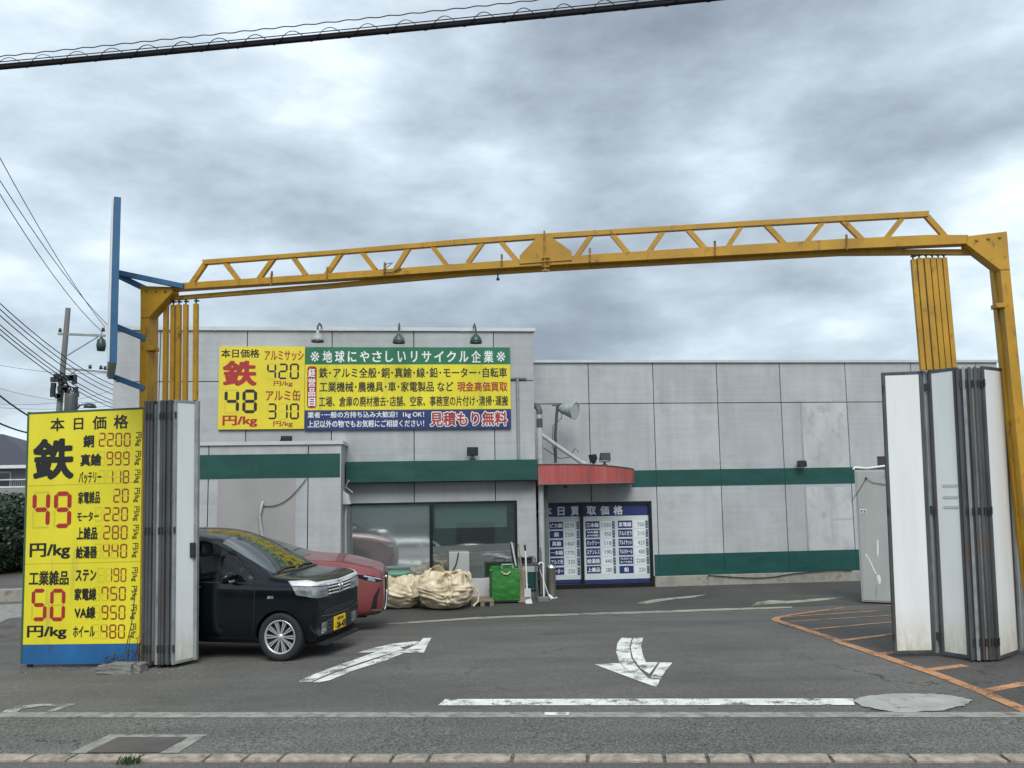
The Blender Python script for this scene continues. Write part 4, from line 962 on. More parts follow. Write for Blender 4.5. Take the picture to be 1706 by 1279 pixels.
# ---------------------------------------------------------------- gateway of yellow steel
Z8 = ((180, 340), 2.8433); ZB = ((780, 340), 3.7087); ZC = ((1400, 340), 3.5523); ZD = ((190, 440), 4.919)
def zp(z, x, y): return (z[0][0] + x / z[1], z[0][1] + y / z[1])
def gateway():
    t = thing("gateway_frame", "yellow painted steel gateway with a long truss spanning the yard entrance", "gateway", GM)
    H = lambda p, y=0: GF.hit(p[0], p[1], y)
    yb0, yb1 = -.075, .075
    # lower chord: gently cambered deep beam
    top = [zp(ZD, 475, 158), (545, 455), (780, 438), (908, 429.3), (1011, 421.8), zp(ZB, 1706, 250), (1400, 397.8), (1545, 391), zp(ZC, 757, 181)]
    bot = [zp(ZD, 475, 208), (545, 465.5), (780, 449.3), (908, 441.4), (1011, 435.6), zp(ZB, 1706, 309), (1400, 414.3), (1545, 408), zp(ZC, 757, 231)]
    mb = MB()
    T = [H(p, yb0) for p in top]; Bt = [H(p, yb0) for p in bot]
    for i in range(len(T) - 1): mb.prism([T[i], T[i + 1], Bt[i + 1], Bt[i]], yb0, yb1)
    mb.build("main_beam", MT['yellow'], t)
    # top chord
    ct = [zp(Z8, 443, 263), (552, 416.6), zp(Z8, 1706, 162), zp(ZB, 470, 180), zp(ZB, 1706, 104), (1400, 358.6), zp(ZC, 527, 38)]
    cb = [zp(Z8, 455, 283), (552, 423.2), zp(Z8, 1706, 186), zp(ZB, 470, 208), zp(ZB, 1706, 134), (1400, 367.5), zp(ZC, 522, 70)]
    mb = MB(); T = [H(p, -.04) for p in ct]; Bt = [H(p, -.04) for p in cb]
    for i in range(len(T) - 1): mb.prism([T[i], T[i + 1], Bt[i + 1], Bt[i]], -.04, .04)
    mb.build("top_chord", MT['yellow'], t)
    # track
    kt = [zp(ZD, 455, 262), (545, 472), (780, 449.8), (908, 442.2), (1011, 436.2), zp(ZB, 1706, 312), (1400, 416), (1545, 414.8), zp(ZC, 775, 265)]
    kb = [zp(ZD, 470, 292), (545, 479.5), (780, 458.8), (908, 450.8), (1011, 445), zp(ZB, 1706, 345), (1400, 424.6), (1545, 423.3), zp(ZC, 802, 297)]
    mb = MB(); T = [H(p, .03) for p in kt]; Bt = [H(p, .03) for p in kb]
    for i in range(len(T) - 1): mb.prism([T[i], T[i + 1], Bt[i + 1], Bt[i]], .03, .09)
    mb.build("door_track", MT['yellow'], t)
    dg = [(zp(Z8, 463, 270), zp(Z8, 385, 385)), (zp(Z8, 543, 265), zp(Z8, 618, 362)), (zp(Z8, 792, 240), zp(Z8, 705, 362)), (zp(Z8, 863, 235), zp(Z8, 935, 335)), (zp(Z8, 1112, 215), zp(Z8, 1030, 335)),
          (zp(Z8, 1187, 208), zp(Z8, 1265, 310)), (zp(Z8, 1432, 190), zp(Z8, 1355, 315)), (zp(Z8, 1522, 182), zp(Z8, 1605, 290)), (zp(ZB, 95, 222), zp(ZB, -5, 362)), (zp(ZB, 188, 214), zp(ZB, 300, 348)),
          (zp(ZB, 768, 178), zp(ZB, 668, 322)), (zp(ZB, 880, 172), zp(ZB, 987, 300)), (zp(ZB, 1212, 152), zp(ZB, 1113, 296)), (zp(ZB, 1348, 142), zp(ZB, 1467, 275)), (zp(ZB, 1698, 120), zp(ZB, 1600, 268)),
          ((1272, 368), (1308, 406)), ((1375, 365), (1343, 404)), (zp(ZC, 0, 78), zp(ZC, 140, 215)), (zp(ZC, 390, 55), zp(ZC, 270, 205)), (zp(ZC, 505, 55), zp(ZC, 625, 190))]
    for a, b in dg:
        m_ = MB(); pa, pb = H(a, -.028), H(b, -.028); pa = (pa[0] + (pb[0] - pa[0]) * .09, pa[1] + (pb[1] - pa[1]) * .09); m_.beam((pa[0], 0, pa[1]), (pb[0], 0, pb[1]), .056, .058, up=(0, 1, 0)); m_.build("diagonal_brace", MT['yellow'], t)
    # centre splice plate
    P = [H(zp(ZB, *p), -.085) for p in ((428, 200), (505, 196), (640, 292), (640, 345), (318, 368), (318, 318))]
    mb = MB(); mb.prism(P, -.090, -.078); mb.build("splice_plate", MT['yellow'], t)
    mb = MB(); a, b = H(zp(ZB, 470, 165), -.1), H(zp(ZB, 478, 418), -.1); mb.beam((a[0], -.1, a[1]), (b[0], -.1, b[1]), .018, .035, up=(0, 1, 0))
    for yy in (330, 355, 385, 410):
        a = H(zp(ZB, 476, yy), -.115); mb.tube([(a[0] - .04, -.115, a[1]), (a[0] + .05, -.115, a[1])], .012, 6)
    mb.build("splice_bolt", MT['yellow_rust'], t)
    for a, b in ((zp(Z8, 775, 330), zp(Z8, 773, 380)), (zp(Z8, 1310, 288), zp(Z8, 1308, 340)), (zp(ZB, 207, 325), zp(ZB, 207, 395)), (zp(ZB, 752, 288), zp(ZB, 752, 350)), (zp(ZB, 1525, 244), zp(ZB, 1525, 312)), (zp(ZC, 38, 196), zp(ZC, 38, 265)), ((545, 449), (545, 467))):
        m_ = MB(); pa, pb = H(a, -.08), H(b, -.08); m_.beam((pa[0], -.082, pa[1]), (pb[0], -.082, pb[1] - .01), .016, .035, up=(0, 1, 0)); m_.tube([(pa[0], -.07, pa[1] - .02), (pa[0], -.07, pa[1] + .035)], .014, 6); m_.build("beam_clamp", MT['yellow_rust'], t)
    m_ = MB(); a, b = H(zp(ZB, 183, 432), .06), H(zp(ZB, 184, 470), .06); m_.tube([(a[0], .06, a[1]), (b[0], .06, b[1])], .009, 6); m_.tube([(b[0], .06, b[1]), (b[0], .06, b[1] + .025)], .02, 8); m_.build("stopper", MT['dark_metal'], t)
    # loose wire on the truss
    m_ = MB(); pts = [H((640 + 22 * math.sin(k * .9) * .5 + k * 2, 441 - 6 * math.sin(k * .8) + k * 1.2), -.09) for k in range(12)]; m_.tube([(p[0], -.09, p[1]) for p in pts], .005, 5); m_.build("loose_wire", MT['cable'], t)
    # gussets, posts
    def post(gus, px_a, px_b, ytop, in_a, in_b, ytop_in, side):
        P = [H(p, -.085) for p in gus]; m_ = MB(); m_.prism(P, -.088, .085); g_ = m_.build("corner_gusset", MT['yellow'], t, bevel=.004)
        m_ = MB()
        for q in range(3):
            cx = P[0][0] + (P[1][0] - P[0][0]) * (.2 + .3 * q); cz = P[0][1] + (P[1][1] - P[0][1]) * (.2 + .3 * q) - .06
            m_.lathe([(0, -.006), (.018, -.006), (.018, .0)], (cx, -.090, cz), 'Y', 10)
        m_.build("bolt", MT['yellow_rust'], g_)
        xa, xb = H(px_a, -.08)[0], H(px_b, -.08)[0]; zt = H((px_a[0], ytop), -.08)[1]
        m_ = MB(); m_.box(xa, xb, -.08, .07, -.05, zt - .003); o = m_.build("post", MT['yellow'], t, bevel=.006)
        m_ = MB(); m_.box(xa - .06, xb + .06, -.14, .13, -.06, -.02); m_.build("base_plate", MT['steel_dark'], o)
        if side < 0:
            m_ = MB(); m_.box(xa - .003, xb + .003, -.083, .072, zt - 1.72, zt - 1.36); m_.build("rust_band", MT['yellow_rust'], o)
        xa, xb = H(in_a, .05)[0], H(in_b, .05)[0]; zt = H((in_a[0], ytop_in), .05)[1]
        m_ = MB(); m_.box(xa, xb, .05, .15, .02, zt); o = m_.build("inner_post", MT['yellow'], t, bevel=.005)
        return xa, xb
    post([zp(ZD, 217, 178), zp(ZD, 475, 185), zp(ZD, 478, 230), zp(ZD, 285, 437), zp(ZD, 217, 439)], zp(ZD, 215, 440), zp(ZD, 282, 440), zp(ZD, 0, 437)[1], zp(ZD, 290, 440), zp(ZD, 331, 440), zp(ZD, 0, 385)[1], -1)
    post([zp(ZC, 757, 188), zp(ZC, 986, 160), zp(ZC, 1004, 385), zp(ZC, 945, 389), zp(ZC, 748, 238)], zp(ZC, 947, 390), zp(ZC, 1006, 390), zp(ZC, 0, 385)[1], zp(ZC, 905, 400), zp(ZC, 941, 400), zp(ZC, 0, 365)[1], 1)
    # rod brackets between posts
    for p, s in ((zp(ZD, 295, 690), 1), (zp(ZC, 948, 598), 1)):
        a = H(p, -.09); m_ = MB(); m_.box(a[0] - .05, a[0] + .05, -.10, .04, a[1] - .025, a[1] + .025); m_.build("post_bracket", MT['yellow'], t, bevel=.004)
    # dark corner struts behind the gussets
    for a, b in ((zp(ZD, 470, 240), zp(ZD, 338, 400)), (zp(ZC, 745, 245), zp(ZC, 910, 375))):
        pa, pb = H(a, .1), H(b, .1); m_ = MB(); m_.beam((pa[0], .12, pa[1]), (pb[0], .12, pb[1]), .06, .05, up=(0, 1, 0)); m_.build("corner_strut", MT['yellow'], t)
gateway()

# ---------------------------------------------------------------- folding gates
lean = 0.0
def leaf(parent, a, b, z0, z1, both=True, name="leaf", sheet_m=None, vents=False, dm=None):
    """one framed leaf standing between plan points a and b (gate frame coordinates)"""
    a = Vector(a); b = Vector(b); d = (b - a); L = d.length; ang = math.atan2(d.y, d.x)
    SH = Matrix.Identity(4); SH[0][2] = lean; SH[0][3] = -lean * (z0 + z1) / 2
    M = SH @ Matrix.Translation((a.x, a.y, 0)) @ Matrix.Rotation(ang, 4, 'Z')
    fw = .036; ft = .034
    f = MB(); f.box(0, fw, -ft / 2, ft / 2, z0, z1); f.box(L - fw, L, -ft / 2, ft / 2, z0, z1); f.box(fw, L - fw, -ft / 2 + .002, ft / 2 - .002, z1 - fw, z1); f.box(fw, L - fw, -ft / 2 + .002, ft / 2 - .002, z0, z0 + fw)
    f.xform(M); o = f.build(name, dm or MT['steel_dark'], parent, bevel=.004, segs=1)
    s = MB(); s.box(fw + .001, L - fw - .001, -ft / 2 + .007, ft / 2 - .007, z0 + fw + .001, z1 - fw - .001); s.xform(M); s.build("sheet", sheet_m or MT['sheet'], o)
    for k in (.06, .5, .94):
        zz = z0 + (z1 - z0) * k; h = MB(); h.tube([(0, -.024, zz - .04), (0, -.024, zz + .04)], .012, 8); h.xform(M); h.build("hinge", MT['dark_metal'], o)
    return o
def hanger(parent, x, y, zlow, ztop, w=.058):
    m_ = MB(); m_.box(x - w / 2, x + w / 2, y - .03, y + .03, zlow, ztop); o = m_.build("hanger_bar", MT['yellow'], parent, bevel=.004)
    m_ = MB(); m_.tube([(x, y, ztop), (x, y, ztop + .075)], .010, 8); m_.box(x - .02, x + .035, y - .02, y + .02, ztop + .03, ztop + .045); m_.build("roller_hook", MT['dark_metal'], o)
def left_gate():
    t = thing("folding_gate", "left hand folding gate of white sheets, folded up against the yellow price board", "folding gate", GM, "folding gates of the gateway")
    X = lambda px, y: GF.hit(px, 880, y)[0]
    zt = GF.hit(285, 669, 0)[1]; zb = .045
    near = [239.0, 244.5, 250.0, 262.0, 266.8, 271.6, 280.5]; yn, yf = -.22, .10
    order = []
    for i, px in enumerate(near):
        far_px = px + 30
        order.append(((X(px, yn), yn), (X(far_px, yf), yf)))
    for i, (n_, f_) in enumerate(order):
        leaf(t, n_, f_, zb, zt - .004 * (i % 2), dm=MT['steel'] if i == 3 else MT['steel_dark'], sheet_m=MT['sheet_grey'])
        if i < len(order) - 1:
            nx = order[i + 1]; a, b = (f_, nx[0]) if i % 2 else (f_, nx[0])
            # the return leaf from the far hinge to the next near hinge
            leaf(t, (f_[0] + .012, f_[1] - .01), (nx[0][0] - .014, nx[0][1] + .01), zb + .004, zt - .006, dm=MT['steel_dark'], sheet_m=MT['sheet_grey'])
    o = leaf(t, (X(288.5, yn), yn), (X(326.0, yf - .02), yf - .02), zb, zt, dm=MT['steel'])
    # edge channel of the last leaf
    m_ = MB(); x = X(326.0, yf - .02); m_.box(x - .01, x + .04, yf - .06, yf + .0, zb, zt + .003); m_.build("end_channel", MT['steel'], t, bevel=.006)
    lk = MB(); z = GF.hit(323, 912, 0)[1]; lk.box(x - .05, x + .03, yf - .11, yf - .075, z - .12, z + .06); lk.build("latch", MT['dark_metal'], t, bevel=.006)
    for a, b in ((273.4, 280.5), (285.5, 292.2), (294.7, 301.8), (306, 313.4), (322.5, 330.7)):
        xa = (GF.hit((a + b) / 2, 520, .06)); hanger(t, xa[0], .06, zt + .004, GF.hit((a + b) / 2, 508.5 - (a - 273) * .05, .06)[1], .052)
left_gate()
def right_gate():
    t = thing("folding_gate", "right hand folding gate of tall white sheets with two leaves standing half open", "folding gate", GM, "folding gates of the gateway")
    Ht = lambda px, py, y: GF.hit(px, py, y)
    global lean
    lean = .036
    zt = Ht(1500, 619, .05)[1]; zb = .035
    X = lambda px, y: Ht(px, 860, y)[0]
    ya = .06
    A0, A1 = (X(1479, ya), ya), (X(1547, ya + .03), ya + .03)
    leaf(t, A0, A1, zb, zt, dm=MT['steel_dark'])
    # narrow grey leaf seen between them
    leaf(t, (X(1549, ya + .03), ya + .03), (X(1558, ya + .12), ya + .12), zb, zt, dm=MT['steel'], sheet_m=MT['sheet_grey'])
    ynr = -.16
    B0, B1 = (X(1559, ya + .02), ya + .02), (X(1606, ynr), ynr)
    o = leaf(t, B0, B1, zb - .012, zt, dm=MT['steel_dark'])
    v = MB(); d = Vector((B1[0] - B0[0], B1[1] - B0[1])); L = d.length; ang = math.atan2(d.y, d.x)
    for py in (808, 827, 843.5):
        z = Ht(1579, py, .1)[1]; v.box(L * .34, L * .86, -.0165, -.0105, z - .014, z + .014)
    SH = Matrix.Identity(4); SH[0][2] = lean; SH[0][3] = -lean * (zb + zt) / 2
    v.xform(SH @ Matrix.Translation((B0[0], B0[1], 0)) @ Matrix.Rotation(ang, 4, 'Z')); v.build("vent_slot", mat("vent_slot_grey", (.45, .46, .45), .6), o)
    # tight folded stack: narrow leaves edge-on
    xs = [1608, 1613, 1618, 1623, 1628, 1633, 1638, 1643]
    for i, px in enumerate(xs):
        y0 = ynr - .06 + .03 * (i % 2)
        leaf(t, (X(px, y0), y0), (X(px + 1.5, .22), .22), zb - .02, zt - .01 - .012 * (i % 2), dm=MT['steel'] if i % 3 == 2 else MT['steel_dark'], sheet_m=MT['sheet_grey'])
    # last leaf beside the post, turned away, and the fixed grey strip
    C0, C1 = (X(1649, ynr - .04), ynr - .04), (X(1684, .16), .16)
    leaf(t, C0, C1, zb - .015, zt - .004, dm=MT['steel_dark'])
    D0, D1 = (X(1686, .16), .16), (X(1700, .09), .09)
    leaf(t, D0, D1, zb, zt, dm=MT['steel'], sheet_m=MT['sheet_grey'])
    lk = MB(); x, z = Ht(1703, 935, .2); lk.box(x - .05, x + .05, .0, .06, z - .07, z + .07); lk.build("latch", MT['steel'], t, bevel=.006)
    for a, b, py in ((425, 448, 432), (456, 489, 430), (498, 530, 429.5), (535, 566, 429.5), (570, 601, 429.5), (607, 632, 429.5)):
        pm = 1400 + (a + b) / 2 / ZC[1]; p = Ht(pm, py + 20, .06); w = (b - a) / ZC[1] / F * 9.3
        hanger(t, p[0], .06, zt + .004, Ht(pm, py, .06)[1], max(.05, w))
right_gate()

# ---------------------------------------------------------------- blue projecting sign on the left post
def blue_sign():
    # stands edge-on to the viewer, held by four arms from the yellow gateway
    n0 = CP + ray(188, 620) * (9.15 / ray(188, 620).y); n1 = CP + ray(185.5, 620) * (10.55 / ray(185.5, 620).y)
    ax = Vector((n1.x - n0.x, n1.y - n0.y, 0)); L = ax.length; ax.normalize()
    zb = (CP + ray(188, 605) * (9.15 / ray(188, 605).y)).z; pt = ray(181, 328); zt = (CP + pt * (9.15 / pt.y)).z
    ang = math.atan2(ax.y, ax.x)
    M = Matrix.Translation((n0.x, n0.y, zb)) @ Matrix.Rotation(ang, 4, 'Z') @ Matrix.Rotation(-.008, 4, 'X')
    t = thing("projecting_sign", "tall narrow blue framed sign seen edge on, bracketed to the left gateway post", "sign", M)
    Hh = zt - zb; w = .036
    f = MB(); f.box(0, .06, -w, w, 0, Hh); f.box(L - .06, L, -w, w, 0, Hh); f.box(.06, L - .06, -w, w, 0, .06); f.box(.06, L - .06, -w, w, Hh - .06, Hh); f.build("frame", MT['blue_steel'], t, bevel=.005)
    p = MB(); p.box(.061, L - .061, -w + .008, w - .008, .061, Hh - .061); p.build("panel", MT['white_paint'], t)
    Mi = M.inverted()
    # the weathered white face stands a little proud on the left
    q = MB(); q.box(.02, L - .02, w + .002, w + .018, .02, Hh - .02); q.build("face", MT['white_paint'], t)
    for (pa, pb, yb) in (((191, 453), zp(ZD, 572, 182), -.08), ((191, 456), zp(ZD, 265, 205), -.02), ((192, 543), zp(ZD, 260, 610), -.06), ((190, 628), zp(ZD, 252, 1020), -.06)):
        a = CP + ray(*pa) * (10.45 / ray(*pa).y); g = GF.hit(pb[0], pb[1], yb); b = GM @ Vector((g[0], yb, g[1]))
        m_ = MB(); m_.beam(Mi @ a, Mi @ b, .06, .065); m_.build("arm", MT['blue_steel'], t, bevel=.004)
blue_sign()
# ---------------------------------------------------------------- lamps and cameras on the building
def bworld(px, py, y):
    x, z = B.hit(px, py, y); return BM @ Vector((x, y, z))
RB = Matrix.Rotation(BA, 4, 'Z')
def sign_lamp(px, py_top, py_dome, label, shade):
    y = Y_L - .75; x, zt = B.hit(px, py_dome, y); zw = LT + .06
    M = BM @ Matrix.Translation((x, y, zt)); t = thing("sign_lamp", label, "lamp", M, "dome lamps above the wall signs")
    d = MB(); d.lathe([(.0, .225), (.028, .225), (.032, .17), (.062, .145), (.10, .10), (.122, .04), (.126, 0), (.118, 0), (.10, .07), (.04, .13), (0, .13)], n=24); d.build("lamp_shade", [shade], t)
    r = MB(); r.lathe([(.122, .01), (.130, .0), (.130, -.02), (.12, -.02), (.12, .005)], n=24); r.build("shade_rim", MT['lamp_green'], t)
    b = MB(); b.lathe([(0, -.015), (.035, -.01), (.05, .03), (.035, .07), (0, .09)], n=14); b.build("bulb", MT['lamp_glass'], t)
    dz = zw - zt; a = MB(); h = B.hit(px, py_top, y)[1] - zt
    a.tube([(0, .76 + .12, dz + .02), (0, .70, dz + .03), (0, .35, max(dz, h) + .03), (0, .08, h + .02), (0, 0, h - .02), (0, 0, .21)], .018, 8)
    a.build("arm", MT['dark_metal'], t)
sign_lamp(529, 543, 568, "palest, most weathered of the dome lamps, over the yellow wall sign's right edge", MT['lamp_pale'])
sign_lamp(664.5, 546, 570, "dome lamp above the wall banner with grey green shade, midway along the green heading", MT['lamp_mid'])
sign_lamp(793, 547, 570, "dome lamp above the wall banner with dark green shade, nearest the heading's right end", MT['lamp_green'])

def floodlight(px, py, y, w, h, yaw, tilt, base, label, stand_on=None):
    p = bworld(px, py, y); M = Matrix.Translation(p) @ RB @ Matrix.Rotation(yaw, 4, 'Z')
    t = thing("floodlight", label, "floodlight", M, "small box floodlights on the building")
    T = Matrix.Rotation(tilt, 4, 'X')
    b = MB(); d = .13
    b.add([(-w / 2, -d / 2, -h / 2), (w / 2, -d / 2, -h / 2), (w / 2, -d / 2, h / 2), (-w / 2, -d / 2, h / 2), (-w * .36, d / 2, -h * .34), (w * .36, d / 2, -h * .34), (w * .36, d / 2, h * .34), (-w * .36, d / 2, h * .34)],
          [(0, 1, 2, 3), (7, 6, 5, 4), (1, 0, 4, 5), (2, 1, 5, 6), (3, 2, 6, 7), (0, 3, 7, 4)])
    b.xform(T); b.build("housing", MT['dark_metal'], t, bevel=.008)
    g = MB(); g.box(-w * .44, w * .44, -d / 2 - .006, -d / 2 - .001, -h * .42, h * .42); g.xform(T); g.build("front_glass", MT['window_dark'], t)
    k = MB(); k.tube([(-w * .45, 0, 0), (-w * .47, 0, -h * .62), (w * .47, 0, -h * .62), (w * .45, 0, 0)], .012, 6); k.tube([(0, 0, -h * .62), (0, 0, -h * .62 - base)], .028, 10); k.lathe([(.0, 0), (.06, 0), (.06, .03), (0, .03)], (0, 0, -h * .62 - base), n=12); k.build("bracket", MT['dark_metal'], t)
floodlight(787, 750, Y_L - .18, .24, .17, 0, .25, .10, "box floodlight on the green band above the shop window")
floodlight(476, 732, Y_A + .9, .24, .16, .4, .1, .02, "box floodlight half hidden behind the annex roof edge")
floodlight(988.5, 762, -1.0, .15, .17, -.9, .35, .08, "box floodlight turned sideways on the red canopy, left of its pair")
floodlight(1007, 761, -1.0, .24, .17, .15, -.1, .08, "box floodlight facing forward on the red canopy, right of its pair")
floodlight(1336, 771, -.16, .22, .13, -.5, .3, .02, "box floodlight alone on the green band of the right wing")
def big_lamp():
    y = -.7; x0, z0 = B.hit(925.5, 771, y); x1, z1 = B.hit(928.5, 676, y)
    M = BM @ Matrix.Translation((x0, y, z0)); t = thing("projector_lamp", "round grey projector lamp on a rusty pole standing on the red canopy", "lamp", M)
    p = MB(); p.tube([(0, 0, 0), (.01, 0, (z1 - z0) * .5), (x1 - x0, 0, z1 - z0)], .032, 10); p.beam((x1 - x0 - .12, 0, z1 - z0 + .01), (x1 - x0 + .28, 0, z1 - z0 + .03), .04, .03); p.build("pole", MT['steel_dark'], t)
    c = B.hit(944, 682, y); cx, cz = c[0] - x0, c[1] - z0
    d = MB(); d.lathe([(0, -.24), (.07, -.24), (.085, -.16), (.11, -.12), (.13, -.02), (.19, .19), (.20, .21), (.18, .21), (.12, .02), (.02, -.05), (0, -.05)], n=28)
    rot = Matrix.Translation((cx, -.03, cz)) @ Matrix.Rotation(math.radians(52), 4, 'Z') @ Matrix.Rotation(math.radians(102), 4, 'X')
    d.xform(rot); d.build("reflector", MT['lamp_pale'], t)
    g = MB(); g.lathe([(0, .195), (.10, .2), (.182, .195)], n=28); g.xform(rot); g.build("front_glass", MT['lamp_glass'], t)
    w = MB(); w.tube([(cx - .1, 0, cz - .05), (cx - .12, 0, cz - .2), (-.03, .05, cz - .35), (-.05, .05, cz - .8), (.0, .05, cz - 1.0)], .008, 6)
    w.tube([(-.25, .1, .34), (.1, .1, .10), (.32, .05, .12), (.45, .0, .32), (.52, 0, .22)], .009, 6); w.build("wire", MT['cable'], t)
big_lamp()
def cctv():
    p = bworld(942, 806, -.95); M = Matrix.Translation(p) @ RB; t = thing("security_camera", "small white dome security camera under the red canopy", "camera", M)
    b = MB(); b.lathe([(0, .10), (.055, .10), (.06, .02), (.05, -.02), (0, -.03)], n=16); b.build("housing", MT['white_paint'], t)
    b = MB(); b.lathe([(0, -.09), (.02, -.085), (.04, -.06), (.045, -.02)], (0, -.015, 0), n=16); b.build("dome", MT['window_dark'], t)
cctv()

# ---------------------------------------------------------------- things standing in the yard
def at_ground(px, py): return ground_at(px, py)
def stand(px, py, yaw=BA): 
    p = ground_at(px, py); return Matrix.Translation(p) @ Matrix.Rotation(yaw, 4, 'Z'), p
def bulk_bag(px, py, w, h, seed, squash, label, hem=False):
    M, p = stand(px, py); M = M @ Matrix.Translation((0, w * .42, 0)); t = thing("bulk_bag", label, "bulk bag", M, "woven bulk bags in front of the shop window")
    bm = bmesh.new(); bmesh.ops.create_icosphere(bm, subdivisions=6, radius=1)
    rnd = Vector((seed * 3.1, seed * 1.7, seed)); rg = random.Random(int(seed * 10))
    def tri(t): t = t % 1.0; return 1 - abs(2 * t - 1) * 1.0
    # crumpled cloth: sharp creases between flat facets, from folded waves in many directions
    W1 = []
    for k in range(11):
        d = Vector((rg.gauss(0, 1), rg.gauss(0, 1), rg.gauss(0, .9))).normalized(); f = rg.uniform(1.0, 3.4); W1.append((d, f, rg.random(), .075 / f))
    W2 = []
    for k in range(9):
        d = Vector((rg.gauss(0, .22), rg.gauss(0, .22), 1)).normalized(); f = rg.uniform(3.0, 7.5); W2.append((d, f, rg.random(), .115 / f))
    for v in bm.verts:
        c = v.co.copy(); az = math.atan2(c.y, c.x); zz = (c.z + 1) / 2; r = math.sqrt(max(0, 1 - c.z * c.z))
        prof = 1.0 - .16 * smooth((zz - .45) / .55) if zz > .45 else 1.0 - .10 * (1 - zz / .45) ** 2
        rad = (r ** .40) * prof; q = Vector((math.cos(az) * rad, math.sin(az) * rad, zz * 1.3))
        wp_ = q + .16 * Vector((noise.noise(q * 1.7 + rnd), noise.noise(q * 1.7 + rnd * 2), noise.noise(q * 1.7 - rnd)))
        top = smooth((zz - .55) / .25); low = 1 - top
        h1 = sum(a * (tri(wp_.dot(d) * f + p) - .5) for d, f, p, a in W1); h2 = sum(a * (tri(wp_.dot(d) * f + p) - .5) for d, f, p, a in W2)
        blob = .10 * noise.noise(q * 1.3 + rnd * 3)
        g_ = top * (.085 * (tri(az * 1.6 + .7 * noise.noise(q * 2 + rnd)) - .5) + .06 * (tri(az * 3.3 + 1.1 * noise.noise(q * 3)) - .5))
        R = rad * (1 + blob + h1 * (.7 + .9 * top) + h2 * low + g_)
        if hem:                                   # an outer sheet lies over this one and ends in a slanting hem
            line = .36 - .22 * q.x + .05 * noise.noise(Vector((az * 2, 0, seed)))
            R *= 1.0 + .085 * smooth((zz - line) / .025)
        zo = zz ** .85 * (1 + .30 * blob) + top * (1.15 * h1 + .05 * noise.noise(Vector((q.x * 2.3, q.y * 2.3, seed))) + .8 * g_) + squash * q.x * top
        v.co = Vector((math.cos(az) * R * w / 2, math.sin(az) * R * w / 2 * .92, max(0, zo) * h))
    me = bpy.data.meshes.new("sack"); bm.to_mesh(me); bm.free(); me.materials.append(MT['bag'])
    for pl in me.polygons: pl.use_smooth = True
    me.set_sharp_from_angle(angle=math.radians(55))
    o = bpy.data.objects.new("sack", me); COL.objects.link(o); o.parent = t
    bv = BVHTree.FromPolygons([v.co[:] for v in me.vertices], [tuple(p_.vertices) for p_ in me.polygons])
    def strap(name, path, wd):
        """a flat band laid on the cloth along (azimuth, height) points"""
        s = MB(); vs = []
        for k, (a, hz) in enumerate(path):
            o_ = Vector((math.cos(a) * w, math.sin(a) * w, hz * h)); hit = bv.ray_cast(o_, (Vector((0, 0, hz * h * .9)) - o_).normalized())
            q = hit[0] + hit[1] * .014 if hit[0] else o_ * .5
            tt = Vector((-math.sin(a), math.cos(a), 0)) if name != "tie" else Vector((0, 0, 1))
            vs += [q - tt * wd / 2, q + tt * wd / 2]
        s.add(vs, [(2 * i, 2 * i + 1, 2 * i + 3, 2 * i + 2) for i in range(len(path) - 1)], 0, True); ob = s.build(name, MT['bag'], t)
        so = ob.modifiers.new("thick", 'SOLIDIFY'); so.thickness = .008; return ob
    return t, strap
def bags():
    t, strap = bulk_bag(744, 1019, 1.12, .70, 1.0, -.06, "larger round bulk bag tied with a strap, right of the other beige bag")
    strap("strap", [(-PI / 2 + .18 + .05 * math.sin(k), .98 - k * .05) for k in range(15)], .055)
    strap("strap", [(-PI / 2 - .05 + .02 * k, .45 - k * .04) for k in range(10)], .03)
    # loose mouth of the bag standing open at the upper left
    def flap(cx, cy, cz, rx, rz, dep, yaw, sd, a0=-.25, a1=PI + .25):
        fl = MB(); vs = []; nu, nv = 30, 10
        for j in range(nv + 1):
            for i in range(nu + 1):
                a = a0 + (a1 - a0) * i / nu; v = j / nv; k = 1 - .35 * v + .10 * noise.noise(Vector((a * 1.4, v * 2, sd))) + .05 * noise.noise(Vector((a * 4, v * 5, sd)))
                p = Vector((math.cos(a) * rx * k * (1 + .18 * math.sin(2 * a + sd)), dep * v + .03 * math.sin(a * 3 + sd), math.sin(a) * rz * k - .10 * v)); p.rotate(Matrix.Rotation(yaw, 3, 'Z')); vs.append(p + Vector((cx, cy, cz)))
        fl.add(vs, [(j * (nu + 1) + i, j * (nu + 1) + i + 1, (j + 1) * (nu + 1) + i + 1, (j + 1) * (nu + 1) + i) for j in range(nv) for i in range(nu)], 0, True)
        ob = fl.build("mouth_flap", MT['bag'], t); so = ob.modifiers.new("thick", 'SOLIDIFY'); so.thickness = .006
    flap(-.17, -.20, .58, .17, .27, .34, .35, 1.0); flap(.17, -.26, .60, .12, .13, .25, -.3, 4.0); flap(.33, -.18, .56, .09, .12, .22, -.5, 6.0); flap(.02, -.30, .56, .10, .15, .2, .1, 8.0); flap(-.43, -.22, .36, .07, .28, .25, 1.0, 2.5)
    s = MB(); pts = []
    for k in range(13):
        a = PI * k / 12; pts.append((.60 - .06 * math.sin(a), -.2 - .02 * math.sin(2 * a), .08 + .34 * k / 12 + .0))
    s.tube([(.52, -.25, .06), (.62, -.22, .14), (.63, -.2, .28), (.55, -.22, .42)], .018, 8); s.build("loop", MT['bag'], t)
    t2, strap2 = bulk_bag(668, 1017, 1.0, .60, 5.3, .02, "smaller slumped bulk bag half hidden behind the red car's nose", True)
bags()

